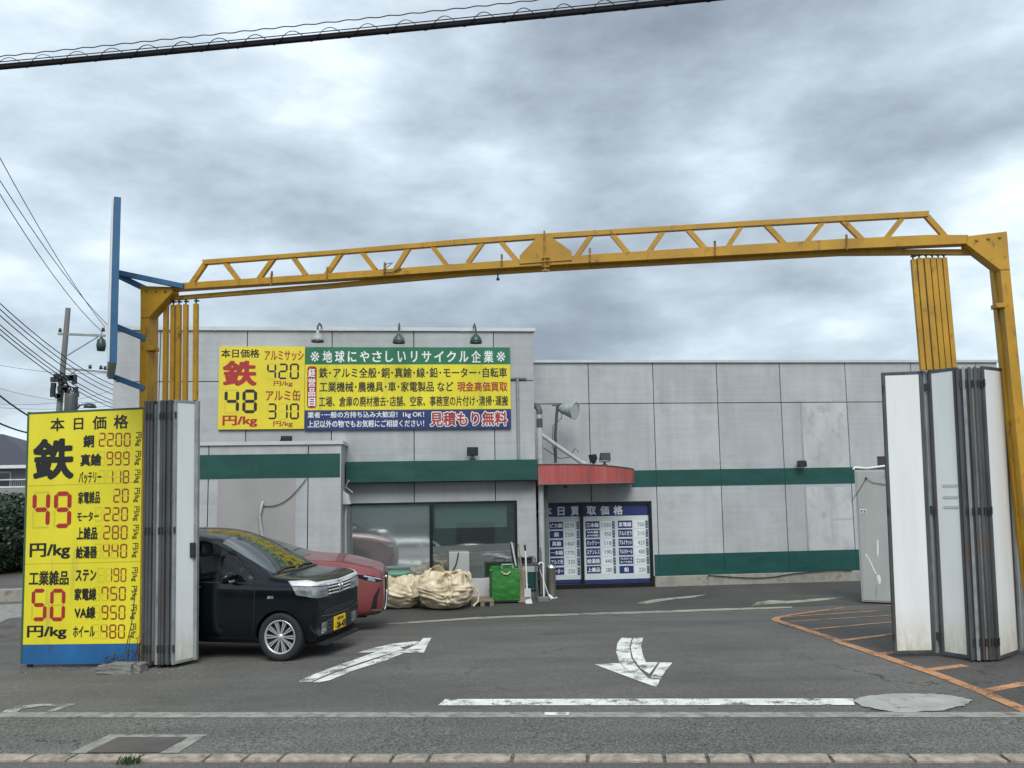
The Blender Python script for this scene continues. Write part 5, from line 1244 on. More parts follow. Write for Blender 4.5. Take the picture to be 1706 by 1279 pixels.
def yard_things():
    # pale grey cabinet behind the bags and low white board
    M, p = stand(765, 990); M = BM @ Matrix.Translation((B.hit(765, 990, Y_L - .28)[0], Y_L - .28, 0)); M.translation.z = gz(M.translation.x, M.translation.y)
    fr = Frame(M); x0, x1 = fr.hit(748, 945, 0)[0], fr.hit(782, 945, 0)[0]; z1 = fr.hit(765, 920, 0)[1]
    t = thing("steel_cabinet", "pale grey metal cabinet standing against the shop window behind the bags", "cabinet", M)
    b = MB(); b.box(x0, x1, 0, .25, .02, z1); b.build("body", MT['grey_panel'], t, bevel=.008)
    b = MB(); b.box(x0 + .02, x1 - .02, -.006, -.001, .05, z1 - .03); b.build("door", MT['grey_panel'], t)
    b = MB(); a0 = fr.hit(764, 921, -.03); pts = [(a0[0], -.03, a0[1] + .01), (a0[0] - .05, -.03, a0[1] - .22), (a0[0] - .14, -.03, a0[1] - .40), (a0[0] - .2, -.03, a0[1] - .46)]; b.tube(pts, .012, 6); b.build("cable", MT['cable'], t)
    M, p = stand(800, 1000); M.translation += Vector((0, .25, 0)); M.translation.z = gz(M.translation.x, M.translation.y); fr = Frame(M)
    x0, x1 = fr.hit(783, 980, 0)[0], fr.hit(822, 980, 0)[0]; z1 = fr.hit(800, 963, 0)[1]; z0 = fr.hit(800, 995, 0)[1]
    t = thing("white_board", "low white board leaning under the window beside the green cart", "board", M)
    b = MB(); b.box(x0, x1, 0, .04, z0, z1); b.build("panel", MT['pale_panel'], t, bevel=.005); b = MB(); b.box(x0 + .05, x0 + .1, .041, .3, 0, z1 - .1); b.box(x1 - .1, x1 - .05, .041, .3, 0, z1 - .1); b.build("support", MT['wood'], t)
    # flat wooden pallet
    M, p = stand(805, 1011); fr = Frame(M); x0, x1 = fr.hit(785, 1004, 0)[0], fr.hit(823, 1004, 0)[0]
    t = thing("pallet", "low weathered wooden pallet lying beside the larger bulk bag", "pallet", M)
    b = MB()
    for k in range(4): b.box(x0, x1, .02 + .18 * k, .14 + .18 * k, .09, .115)
    b.build("deck_board", MT['wood'], t, bevel=.004); b = MB()
    for x in (x0, (x0 + x1) / 2 - .04, x1 - .08): b.box(x, x + .08, .02, .70, .005, .089)
    b.build("bearer", MT['wood'], t)
    # green cloth bag cart
    M, p = stand(843, 1006); fr = Frame(M); x0, x1 = fr.hit(819.5, 975, 0)[0], fr.hit(866, 975, 0)[0]; z1 = fr.hit(843, 947, 0)[1]; z0 = .07
    t = thing("cloth_cart", "bright green cloth collecting cart with a pale handle in front of the shop window", "cart", M)
    w = x1 - x0; bm = bmesh.new(); n = 26; d = .55
    def wob(x, y, z): return .012 * noise.noise(Vector((x * 5, y * 5, z * 8))) + .010 * noise.noise(Vector((x * 11, y * 3, z * 19 + x * 6)))
    b = MB()
    for face in range(4):
        vs = []
        for j in range(n + 1):
            for i in range(n + 1):
                u, v = i / n, j / n; z = z0 + (z1 - z0) * v
                x, y, nx, ny = [(x0 + w * u, 0, 0, -1), (x1, d * u, 1, 0), (x1 - w * u, d, 0, 1), (x0, d - d * u, -1, 0)][face]
                k = wob(x, y, z) * (1 if 0 < i < n else .3) + .025 * math.sin(PI * u) * math.sin(PI * min(1, v * 1.1)) 
                vs.append((x + nx * k, y + ny * k, z + (.015 * noise.noise(Vector((x * 6, y * 6, 2))) if j == n else 0)))
        b.add(vs, [(j * (n + 1) + i, j * (n + 1) + i + 1, (j + 1) * (n + 1) + i + 1, (j + 1) * (n + 1) + i) for j in range(n) for i in range(n)], 0, True)
    b.add([(x0, 0, z0), (x1, 0, z0), (x1, d, z0), (x0, d, z0)], [(0, 1, 2, 3)]); b.add([(x0 + .01, .01, z1 - .06), (x1 - .01, .01, z1 - .06), (x1 - .01, d - .01, z1 - .06), (x0 + .01, d - .01, z1 - .06)], [(0, 1, 2, 3)])
    b.build("cloth_bag", MT['green_cloth'], t)
    b = MB(); h = MB(); 
    a, c = x0 + w * .38, x0 + w * .78
    b.tube([(a, .1, z1 - .02), (a, .1, z1 + .07), (c, .1, z1 + .07), (c, .1, z1 - .02)], .014, 8); b.tube([(x0 - .03, .02, z1 - .02), (x1 + .02, .02, z1 - .01)], .012, 6); b.build("handle", MT['pipe'], t)
    h.tube([(x0 + w * .34, -.03, z1 - .05), (x0 + w * .42, -.035, z1 - .10), (x0 + w * .55, -.04, z1 - .11), (x0 + w * .66, -.035, z1 - .06)], .014, 6); h.build("strap", MT['bag'], t)
    f = MB(); f.box(x0 + .02, x1 - .02, .03, d - .03, .035, .069); f.build("base_frame", MT['steel_dark'], t)
    for xx in (x0 + .1, x1 - .1):
        for yy in (.1, d - .1):
            q = MB(); q.lathe([(.0, -.02), (.034, -.02), (.034, .02), (0, .02)], (xx, yy, .0345), 'Y', 14); q.build("castor", MT['rubber'], t)
    # brown board leaning beside it and a steel pole leaning on the window
    t = thing("brown_planks", "narrow brown board leaning just right of the green cart", "board", M); b = MB(); b.beam((x1 + .05, .02, .01), (x1 + .12, .35, .62), .035, .17, up=(1, 0, 0)); b.beam((x1 + .13, .05, .0), (x1 + .03, .40, 1.15), .02, .03, up=(1, 0, 0)); b.build("plank", MT['wood'], t)
    tag(t, "narrow brown planks leaning just right of the green cart", "planks")
    pole = MB(); q0 = B.hit(862, 965, Y_L - .35); q1 = B.hit(852.5, 904, Y_L - .04)
    M2 = BM @ Matrix.Translation((q0[0], Y_L - .35, 0)); M2.translation.z = gz(M2.translation.x, M2.translation.y); mi = M2.inverted() @ BM
    a = mi @ Vector((q0[0] + .09, Y_L - .45, .0)); a.z = .005; e = mi @ Vector((q1[0], Y_L - .03, q1[1]))
    t = thing("steel_pole", "grey metal pole leaning against the shop window behind the green cart", "pole", M2); pole.tube([a, e], .022, 8); pole.build("shaft", MT['pipe'], t)
    # dark green cabinet (stove like) with a grey drawer, pan on top
    M, p = stand(884, 1000); M.translation += Vector((0, .25, 0)); M.translation.z = gz(M.translation.x, M.translation.y); fr = Frame(M); x0, x1 = fr.hit(871, 975, 0)[0], fr.hit(896, 975, 0)[0]
    zz = [fr.hit(884, py, 0)[1] for py in (980, 953, 943, 939, 931)]
    t = thing("workbench_cabinet", "dark green cabinet with a grey drawer standing under a metal pot at the building corner", "cabinet", M)
    b = MB(); b.box(x0, x1, 0, .45, zz[0], zz[1]); b.box(x0 - .01, x1 + .01, -.01, .46, zz[0] - .05, zz[0] - .002); b.build("body", MT['green_dark'], t, bevel=.008)
    b = MB(); b.box(x0, x1, -.02, .45, zz[1] + .002, zz[2]); b.build("drawer", MT['grey_panel'], t, bevel=.005)
    b = MB(); b.box(x0 - .02, x1 + .02, -.02, .46, zz[2] + .002, zz[3]); b.build("top", MT['steel_dark'], t, bevel=.005)
    b = MB(); 
    for xx in (x0, x1 - .15): b.box(xx, xx + .15, .02, .40, .0, zz[0] - .052)
    b.build("leg", MT['block'], t)
    b = MB(); b.lathe([(0, -.012), (.02, -.012), (.025, 0), (0, 0)], (x0 + .09, -.004, zz[0] + .08), 'Y', 12); b.build("knob", MT['pale_panel'], t)
    xk, yk = (x0 + x1) / 2 - .06, .15
    Mp = M @ Matrix.Translation((xk, yk, zz[3])); t = thing("metal_pot", "dented grey metal pot with a rim on the green cabinet", "pot", Mp)
    b = MB(); b.lathe([(0, .002), (.10, .002), (.115, .03), (.13, .12), (.17, .125), (.17, .135), (.125, .135), (.11, .03), (0, .02)], n=20); b.build("body", MT['steel_dark'], t)
    # long handled dustpan
    M, p = stand(880, 1004); fr = Frame(M); c = fr.hit(880, 1004, 0)
    t = thing("dustpan", "long handled dustpan with pale pan and white stick, propped before the green cabinet", "dustpan", M)
    x, z = fr.hit(879, 993, 0); zt = fr.hit(878, 981, 0)[1]
    b = MB(); b.box(x - .07, x + .065, -.03, .10, .04 + .075, zt); b.add([(x - .06, -.16, .004), (x + .075, -.16, .004), (x + .075, .08, .012), (x - .06, .08, .012), (x - .06, -.16, .012), (x + .075, -.16, .012), (x + .075, .08, .11), (x - .06, .08, .11)], [(0, 3, 2, 1), (0, 1, 5, 4), (1, 2, 6, 5), (2, 3, 7, 6), (3, 0, 4, 7), (4, 5, 6, 7)]); b.build("pan", MT['pale_panel'], t, bevel=.006)
    b = MB(); x2, z2 = fr.hit(875.2, 917, .05); x1, z1 = fr.hit(878, 981, .03); b.tube([(x1, .03, z1 - .03), (x2, .05, z2)], .017, 8); b.build("stick", MT['white_paint'], t)
    b = MB(); x3, z3 = fr.hit(874.2, 907.5, .05); b.tube([(x2, .05, z2), (x3, .05, z3)], .021, 8); b.build("handle", MT['dark_metal'], t)
    # metal can with conical lid
    M, p = stand(919, 998.5); M.translation += Vector((0, .2, 0)); M.translation.z = gz(M.translation.x, M.translation.y); fr = Frame(M); x0, x1 = fr.hit(911, 970, 0)[0], fr.hit(926, 970, 0)[0]; r = (x1 - x0) / 2; xc = (x0 + x1) / 2; z1 = fr.hit(918, 945.5, 0)[1]; z2 = fr.hit(914, 938.5, 0)[1]
    t = thing("metal_can", "tall brown grey metal can with a shiny cone lid beside the poster door", "bin", M)
    b = MB(); b.lathe([(0, .02), (r, .02), (r * 1.01, .05), (r * .99, .06), (r, z1 - .04), (r * 1.03, z1 - .02), (r * 1.03, z1), (0, z1)], (xc, 0, 0), n=26); b.build("body", mat("can_steel", (.17, .155, .14), .42, .6, var=.15, stretch=(1, 1, .3)), t)
    b = MB(); b.lathe([(r * 1.08, z1 + .001), (r * 1.06, z1 + .02), (r * .35, z2), (.0, z2 + .01)], (xc, 0, 0), n=26); b.build("lid", MT['chrome'], t)
    b = MB(); b.lathe([(0, .0), (r * 1.4, .0), (r * 1.4, .02), (r * 1.1, .028), (0, .028)], (xc, 0, 0), n=26); b.build("base_ring", MT['pipe'], t)
    # umbrella hooked by the pipe, grey dust brush on a stick
    M, p = stand(908, 999); fr = Frame(M)
    t = thing("walking_cane", "white hooked cane leaning between the rain pipe and the metal can", "cane", M)
    x0, z0 = fr.hit(905, 945, .1); b = MB(); b.tube([(fr.hit(906, 997, 0)[0], -.02, .005), (x0, .1, z0)] + [(x0 - .045 + .05 * math.cos(a), .1, z0 + .045 + .055 * math.sin(a)) for a in [k * PI / 7 - .3 for k in range(8)]], .017, 8); b.build("stick", MT['white_paint'], t)
    t = thing("broom", "thin pale broom with a small white head leaning in front of the metal can", "broom", M)
    xa, za = fr.hit(899.5, 949, .15); xb, zb = fr.hit(913.5, 990, -.05); b = MB(); b.tube([(xa, .15, za), (xb, -.05, zb)], .015, 8); b.build("stick", MT['pipe'], t)
    b = MB(); xc_, zc = fr.hit(917, 994, -.05); b.tube([(xb, -.05, zb), (xc_, -.05, zc)], [.018, .034], 8); b.tube([(xc_, -.05, zc), (xc_ + .03, -.05, max(.006, zc - .04))], [.036, .04], 8); b.build("head", MT['white_paint'], t)
    t = thing("concrete_block", "small grey concrete block lying on the ground by the rain pipe", "block", stand(906, 1003)[0]); b = MB(); b.box(-.12, .12, 0, .12, .003, .10); b.build("body", MT['block'], t, bevel=.012)
    t = thing("stick_bundle", "bundle of dark sticks and a pry bar leaning at the corner behind the rain pipe", "sticks", stand(900, 1000)[0]); b = MB()
    for k, (a, c) in enumerate(((-.06, .02), (-.01, -.05), (.04, .03), (.08, -.02))): b.tube([(a, .1, .006), (a + c, .26, .75 + .1 * k)], .014, 6)
    b.build("shaft", MT['steel_dark'], t)
    # pale green plastic bin by the red car
    M, p = stand(662, 990); M = BM @ Matrix.Translation((B.hit(660, 960, Y_L - .6)[0], Y_L - .6, 0)); M.translation.z = gz(M.translation.x, M.translation.y); fr = Frame(M); z1 = fr.hit(660, 952, 0)[1]
    t = thing("plastic_bin", "pale green plastic bin with rim behind the beige bags, by the red car's nose", "bin", M)
    b = MB(); r = .24; b.lathe([(0, .003), (r * .8, .003), (r * .95, z1 - .07), (r * .96, z1 - .06)], n=24); b.build("body", MT['bin_green'], t); b = MB(); b.lathe([(r * .96, z1 - .06), (r * 1.12, z1 - .055), (r * 1.12, z1 - .005), (r * .98, z1), (r * .9, z1 - .08), (0, z1 - .09)], n=24); b.build("rim", MT['bin_green'], t)
yard_things()

def grey_cabinet():
    p = ground_at(1436, 1005); M = Matrix.Translation(p) @ Matrix.Rotation(math.radians(-23), 4, 'Z')
    fr = Frame(M); x1 = fr.hit(1500, 1005, 0)[0]; zt = fr.hit(1420, 783, 0)[1]; xl = 0
    t = thing("control_cabinet", "tall narrow grey painted steel cabinet with white scrapes and a pale cable over its top", "cabinet", M)
    b = MB(); b.box(xl, x1, 0, .5, .03, zt); b.build("body", MT['cabinet'], t, bevel=.01)
    b = MB(); b.box(xl + .03, x1 - .03, -.012, -.001, .06, zt - .03); b.build("door", MT['cabinet'], t, bevel=.005)
    b = MB(); a = fr.hit(1421, 781, -.02); c = fr.hit(1445, 780, -.02); e = fr.hit(1475, 776, -.02)
    b.tube([(a[0], -.02, a[1] - .01), (a[0] + .04, .02, a[1] + .03), (c[0], .02, c[1]), (e[0], .0, e[1]), (e[0] + .02, -.03, e[1] - .1), (e[0], -.03, e[1] - .2)], .022, 8); b.build("cable", MT['white_paint'], t)
    b = MB(); q = [fr.hit(*v, -.03) for v in ((1418, 836), (1430, 818), (1443, 797), (1455, 804), (1476, 807), (1490, 806))]; b.tube([(u[0], -.03, u[1]) for u in q], .006, 6)
    h = fr.hit(1443, 796, -.03); b.lathe([(0, -.02), (.018, -.02), (.018, .03), (0, .03)], (h[0], -.03, h[1]), 'Y', 8); b.build("chain", MT['dark_metal'], t)
    # small label and the white scrape marks
    b = MB(); r0 = fr.hit(1432.5, 848, -.014); r1 = fr.hit(1444, 855, -.014); b.box(r0[0], r1[0], -.0165, -.0125, r1[1], r0[1]); lb = b.build("label_plate", MT['white_paint'], t)
    b = MB(); put_text(b, '動力盤', (r0[0] + .012, r1[0] - .012, r1[1] + .01, r0[1] - .01), -.0185, .01); b.build("lettering", MT['ink'], lb)
    b = MB()
    for pl in (((1461, 898), (1463.5, 900), (1464, 921), (1463, 928), (1461, 922)), ((1442, 922), (1445, 923), (1445, 928), (1443, 928)), ((1445, 927), (1447, 927), (1461, 956), (1458, 955)), ((1461, 958), (1465, 957), (1468, 964), (1467, 973), (1464, 972), (1461, 962))):
        q = [fr.hit(u, v, -.0135) for u, v in pl]; b.prism(q, -.0140, -.0128)
    b.build("scrape_mark", MT['scrape'], t)
    b = MB(); q0 = fr.hit(1461, 760, .25); q1 = fr.hit(1478, 779, .25); b.box(q0[0], q1[0], .2, .45, zt + .002, q0[1]); ob = b.build("brick_block", mat("brown_block", (.05, .045, .04), .9, var=.3), None, bevel=.008)
    ob.matrix_world = M; tag(ob, "dark brown block resting on top of the grey cabinet", "block")
grey_cabinet()

def foot_rubble():
    # low broken kerb blocks at the foot of the price board
    defs = [((195, 1121), .42, .16, .11, "longer broken concrete block at the foot of the price board", .02), ((222, 1119), .26, .15, .10, "shorter broken concrete block beside the left folding gate's foot", -.05), ((186, 1117), .12, .10, .05, "small lump of broken concrete at the foot of the price board", .5)]
    for k, (pp, l, w, h, lab, yaw) in enumerate(defs):
        M, p = stand(*pp, GA + yaw); t = thing("concrete_block", lab, "block", M); bm = bmesh.new(); bmesh.ops.create_cube(bm, size=1); bmesh.ops.subdivide_edges(bm, edges=bm.edges, cuts=5, use_grid_fill=True)
        for v in bm.verts:
            q = v.co.copy(); v.co = Vector((q.x * l, q.y * w, (q.z + .5) * h * (1 if q.x > -.3 else .8))) + .016 * Vector((noise.noise(q * 4 + Vector((k, 0, 0))), noise.noise(q * 4 + Vector((0, k, 3))), noise.noise(q * 4 + Vector((2, 2, k)))))
            if q.z < -.49: v.co.z = .0
        me = bpy.data.meshes.new("body"); bm.to_mesh(me); bm.free(); me.materials.append(MT['block']); o = bpy.data.objects.new("body", me); COL.objects.link(o); o.parent = t
    # dry weeds climbing between the board and the gate
    M, p = stand(214, 1117, GA); t = thing("weed_clump", "dark dry weeds climbing the corner between the price board and the folding gate", "weeds", M)
    rnd = random.Random(3); b = MB(); s = MB()
    for k in range(26):
        x = rnd.uniform(-.35, .12); h = rnd.uniform(.06, .22) + max(0, .45 * (1 - abs(x - .06) / .15)) * rnd.random(); y = rnd.uniform(-.02, .05)
        pts = [(x, y, 0), (x + rnd.uniform(-.03, .05), y - .02, h * .5), (x + rnd.uniform(-.04, .1), y - .02, h)]
        s.tube(pts, .004, 4)
        for j in range(9):
            t_ = rnd.random(); c = Vector(pts[0]).lerp(Vector(pts[2]), t_) + Vector((rnd.uniform(-.03, .03), rnd.uniform(-.03, .02), 0)); a = Vector((rnd.uniform(-1, 1), rnd.uniform(-1, 1), rnd.uniform(-.4, .8))).normalized() * rnd.uniform(.015, .035); u = a.cross(Vector((rnd.random(), rnd.random(), rnd.random()))).normalized() * .010
            b.add([c, c + a * .5 + u, c + a, c + a * .5 - u], [(0, 1, 2, 3)])
    # one dry stalk up the board edge
    s.tube([(.05, -.03, 0), (-.02, -.04, .25), (.05, -.05, .55), (.085, -.05, .95)], .006, 5)
    s.build("stem", MT['bark'], t); b.build("foliage", mat("dry_weed", (.035, .04, .022), .8, var=.4), t)
foot_rubble()

def grit():
    # loose grit and crumbs of concrete gathered along the gutter, the kerb and the gate's foot
    rnd = random.Random(21); mb = MB(); a, d = street_line(1192); n = Vector((-d.y, d.x)); k_, dk = street_line(1258)
    def crumb(x, y, r):
        z = gz(x, y) + .004; vs = []
        for k in range(6):
            th = k * PI / 3 + rnd.random() * .7; q = r * rnd.uniform(.6, 1.2); vs.append((x + q * math.cos(th), y + q * math.sin(th), z - .002))
        vs.append((x + rnd.uniform(-.3, .3) * r, y + rnd.uniform(-.3, .3) * r, z + r * rnd.uniform(.4, 1.0)))
        mb.add(vs, [(k, (k + 1) % 6, 6) for k in range(6)])
    for k in range(700):
        s = rnd.uniform(-.5, 11.5); p = a + d * s + n * rnd.gauss(0, .09); crumb(p.x, p.y, rnd.choice([.004, .005, .006, .009]))
    for k in range(420):
        s = rnd.uniform(-.5, 11); p = k_ + dk * s + Vector((-dk.y, dk.x)) * abs(rnd.gauss(0, .06)); crumb(p.x, p.y, rnd.choice([.003, .005, .008]))
    for k in range(260):
        p = ground_at(rnd.uniform(20, 340), 1112 + abs(rnd.gauss(0, 7))); crumb(p.x, p.y, rnd.choice([.006, .008, .012, .018]))
    for k in range(300):
        p = ground_at(rnd.uniform(300, 1650), rnd.uniform(1010, 1250)); crumb(p.x, p.y, rnd.choice([.003, .004, .006]))
    tag(mb.build("grit", mat("grit_stone", (.14, .137, .127), .95, var=.4, vscale=20)), "loose grit and crumbs along the gutter strip and kerb", kind='stuff')
    # a green tuft growing in the kerb joint
    p = ground_at(214, 1272); t = thing("weed_tuft", "small green weed growing in a joint of the kerb stones", "weed", Matrix.Translation(p)); b = MB()
    for k in range(46):
        th = rnd.uniform(0, 2 * PI); l = rnd.uniform(.03, .085); w = .006; o = Vector((rnd.gauss(0, .05), rnd.gauss(0, .015), .0)); tip = o + Vector((math.cos(th) * l * .7, math.sin(th) * l * .5, l * rnd.uniform(.3, .8) + .02)); mid = o.lerp(tip, .5) + Vector((0, 0, .012)); sd_ = Vector((-math.sin(th), math.cos(th), 0)) * w
        b.add([o - sd_, o + sd_, mid + sd_, tip, mid - sd_], [(0, 1, 2, 4), (4, 2, 3)])
    b.build("foliage", MT['weed'], t)
grit()
# ---------------------------------------------------------------- cars
def ring(st):
    zb, w, zs, zt, wt = st[1:6]
    g = zt - zs
    return [(0, zb), (.55 * w, zb), (.90 * w, zb + .03), (w * .985, zb + .14), (w, zb + (zs - zb) * .55), (w * .995, zs - .10), (w * .975, zs),
            (wt + (w * .96 - wt) * .5, zs + g * .45), (wt, zs + g * .82), (wt * .86, zs + g * .915), (wt * .5, zs + g * .982), (0, zt)]
def loft_body(name, stations, m, parent, arches, levels=2):
    """closed body shell from stations (x, z bottom, half width, z shoulder, z top, half width of the top); wheel wells are cut out"""
    n = len(ring(stations[0])); vs = []; R = []
    for st in stations:
        half = ring(st); full = [(y, z) for y, z in half] + [(-y, z) for y, z in half[-2:0:-1]]
        R.append([len(vs) + i for i in range(len(full))]); vs += [(st[0], y, z) for y, z in full]
    N = len(R[0]); fs = []
    for i in range(len(R) - 1):
        for k in range(N): fs.append((R[i][k], R[i][(k + 1) % N], R[i + 1][(k + 1) % N], R[i + 1][k]))
    # end caps as quad strips between the two halves
    for r, rev in ((R[0], True), (R[-1], False)):
        for k in range(n - 1):
            a, b = k, k + 1; c, d = (N - (k + 1)) % N, (N - k) % N
            if k == 0: q = (r[0], r[1], r[N - 1])
            elif k == n - 2: q = (r[n - 2], r[n - 1], r[n])
            else: q = (r[a], r[b], r[c], r[d])
            fs.append(q[::-1] if rev else q)
    me = bpy.data.meshes.new(name); me.from_pydata(vs, [], fs); me.update()
    bm = bmesh.new(); bm.from_mesh(me); bmesh.ops.recalc_face_normals(bm, faces=bm.faces); bm.to_mesh(me); bm.free()
    o = bpy.data.objects.new(name, me); COL.objects.link(o)
    ss = o.modifiers.new("s", 'SUBSURF'); ss.levels = levels; ss.render_levels = levels
    cut = None
    if arches:
        c = MB()
        for x, z, r, y0, y1 in arches: c.lathe([(0, y0), (r, y0), (r, y1), (0, y1)], (x, 0, z), 'Y', 40, smooth=False)
        cut = c.build("cutter", m, recalc=True); bo = o.modifiers.new("b", 'BOOLEAN'); bo.operation = 'DIFFERENCE'; bo.object = cut; bo.solver = 'EXACT'
    bpy.context.view_layer.update(); dg = bpy.context.evaluated_depsgraph_get()
    m2 = bpy.data.meshes.new_from_object(o.evaluated_get(dg)); m2.name = name
    o.modifiers.clear(); o.data = m2
    if cut: bpy.data.objects.remove(cut)
    m2.materials.clear(); m2.materials.append(m)
    for p in m2.polygons: p.use_smooth = True
    m2.set_sharp_from_angle(angle=math.radians(38))
    o.parent = parent
    bvh = BVHTree.FromPolygons([v.co[:] for v in m2.vertices], [tuple(p.vertices) for p in m2.polygons])
    return o, bvh
def cut_through(o, polys, y=1.2):
    """opens the cabin: the window shapes are cut right through the shell from side to side"""
    c = MB()
    for p in polys: c.prism(p, -y, y)
    cut = c.build("cutter", MT["black_plastic"], o.parent, recalc=True); bo = o.modifiers.new("b", 'BOOLEAN'); bo.operation = 'DIFFERENCE'; bo.object = cut; bo.solver = 'EXACT'
    bpy.context.view_layer.update(); dg = bpy.context.evaluated_depsgraph_get(); m2 = bpy.data.meshes.new_from_object(o.evaluated_get(dg)); m2.name = "body"
    o.modifiers.clear(); o.data = m2; bpy.data.objects.remove(cut); m2.set_sharp_from_angle(angle=math.radians(38))
def decal(name, poly, o3, ua, va, d, bvh, m, parent, off=.006, res=.04, thick=0):
    """a part shaped to the body: polygon in the plane (o3, ua, va), pressed along d onto the shell, lifted by off"""
    v, f = fill_poly(poly, res); o3 = Vector(o3); ua = Vector(ua); va = Vector(va); d = Vector(d).normalized(); vs = []; ok = []
    for p in v:
        q = o3 + ua * p[0] + va * p[1]; h = bvh.ray_cast(q, d)
        if h[0] is None: ok.append(False); vs.append(q)
        else: ok.append(True); vs.append(h[0] - d * off)
    fs = []
    for q in f:
        if not all(ok[i] for i in q): continue
        a, b, c = (Vector(vs[i]) for i in q[:3]); nn = (b - a).cross(c - a)
        fs.append(tuple(q) if nn.dot(d) < 0 else tuple(q)[::-1])
    mb = MB(); mb.add(vs, fs, 0, True); o = mb.build(name, m, parent)
    if thick: s = o.modifiers.new("thick", 'SOLIDIFY'); s.thickness = thick; s.offset = -1
    return o
def line_poly(pts, w): return ribbon(pts, w)
SIDE = dict(ua=(1, 0, 0), va=(0, 0, 1), d=(0, 1, 0))
def wheel(parent, x, y, r, side, spokes=10, rim_r=.72, yaw=0, name="wheel"):
    """tyre with a rim and spokes; side -1 faces the viewer"""
    w = .165; M = Matrix.Translation((x, y, r)) @ Matrix.Rotation(yaw, 4, 'Z')
    s = side
    t = MB(); rr = r * rim_r
    t.lathe([(rr * .98, -s * w * .45), (rr * 1.02, s * w * .42), (rr * 1.08, s * w * .5), (r * .93, s * w * .5), (r * .985, s * w * .42), (r, s * w * .28), (r, -s * w * .28), (r * .97, -s * w * .45), (rr, -s * w * .48)], (0, 0, 0), 'Y', 40)
    t.xform(M); o = t.build(name, MT['rubber'], parent, recalc=True)
    d = MB(); d.lathe([(0, s * w * .05), (rr * .95, s * w * .05), (rr * .98, s * w * .40)], n=40, axis='Y'); d.xform(M); d.build("rim_recess", MT['rim_dark'], o, recalc=True)
    q = MB(); q.lathe([(rr * .93, s * w * .30), (rr * .94, s * w * .44), (rr * 1.03, s * w * .47), (rr * 1.04, s * w * .40)], n=40, axis='Y')
    yf = s * w * .44
    for k in range(spokes):
        for dlt in (-.105, .105):
            a = 2 * PI * k / spokes + dlt * (10 / spokes); a2 = 2 * PI * k / spokes + dlt * .85 * (10 / spokes)
            p0 = Vector((rr * .18 * math.cos(a), yf - s * .012, rr * .18 * math.sin(a))); p1 = Vector((rr * .97 * math.cos(a2), yf - s * .008, rr * .97 * math.sin(a2)))
            tn = Vector((-math.sin(a), 0, math.cos(a)))
            w0, w1 = rr * .022, rr * .047
            vs = [p0 - tn * w0, p0 + tn * w0, p1 + tn * w1, p1 - tn * w1]; dn = Vector((0, -s * .03, 0))
            q.add([*vs, *[v + dn for v in vs]], [(0, 1, 2, 3), (4, 7, 6, 5), (0, 4, 5, 1), (1, 5, 6, 2), (2, 6, 7, 3), (3, 7, 4, 0)])
    q.lathe([(0, yf), (rr * .15, yf - s * .003), (rr * .22, yf - s * .02), (rr * .24, yf - s * .05)], n=24, axis='Y')
    q.xform(M); q.build("rim", MT['rim'], o, recalc=True)
    return o

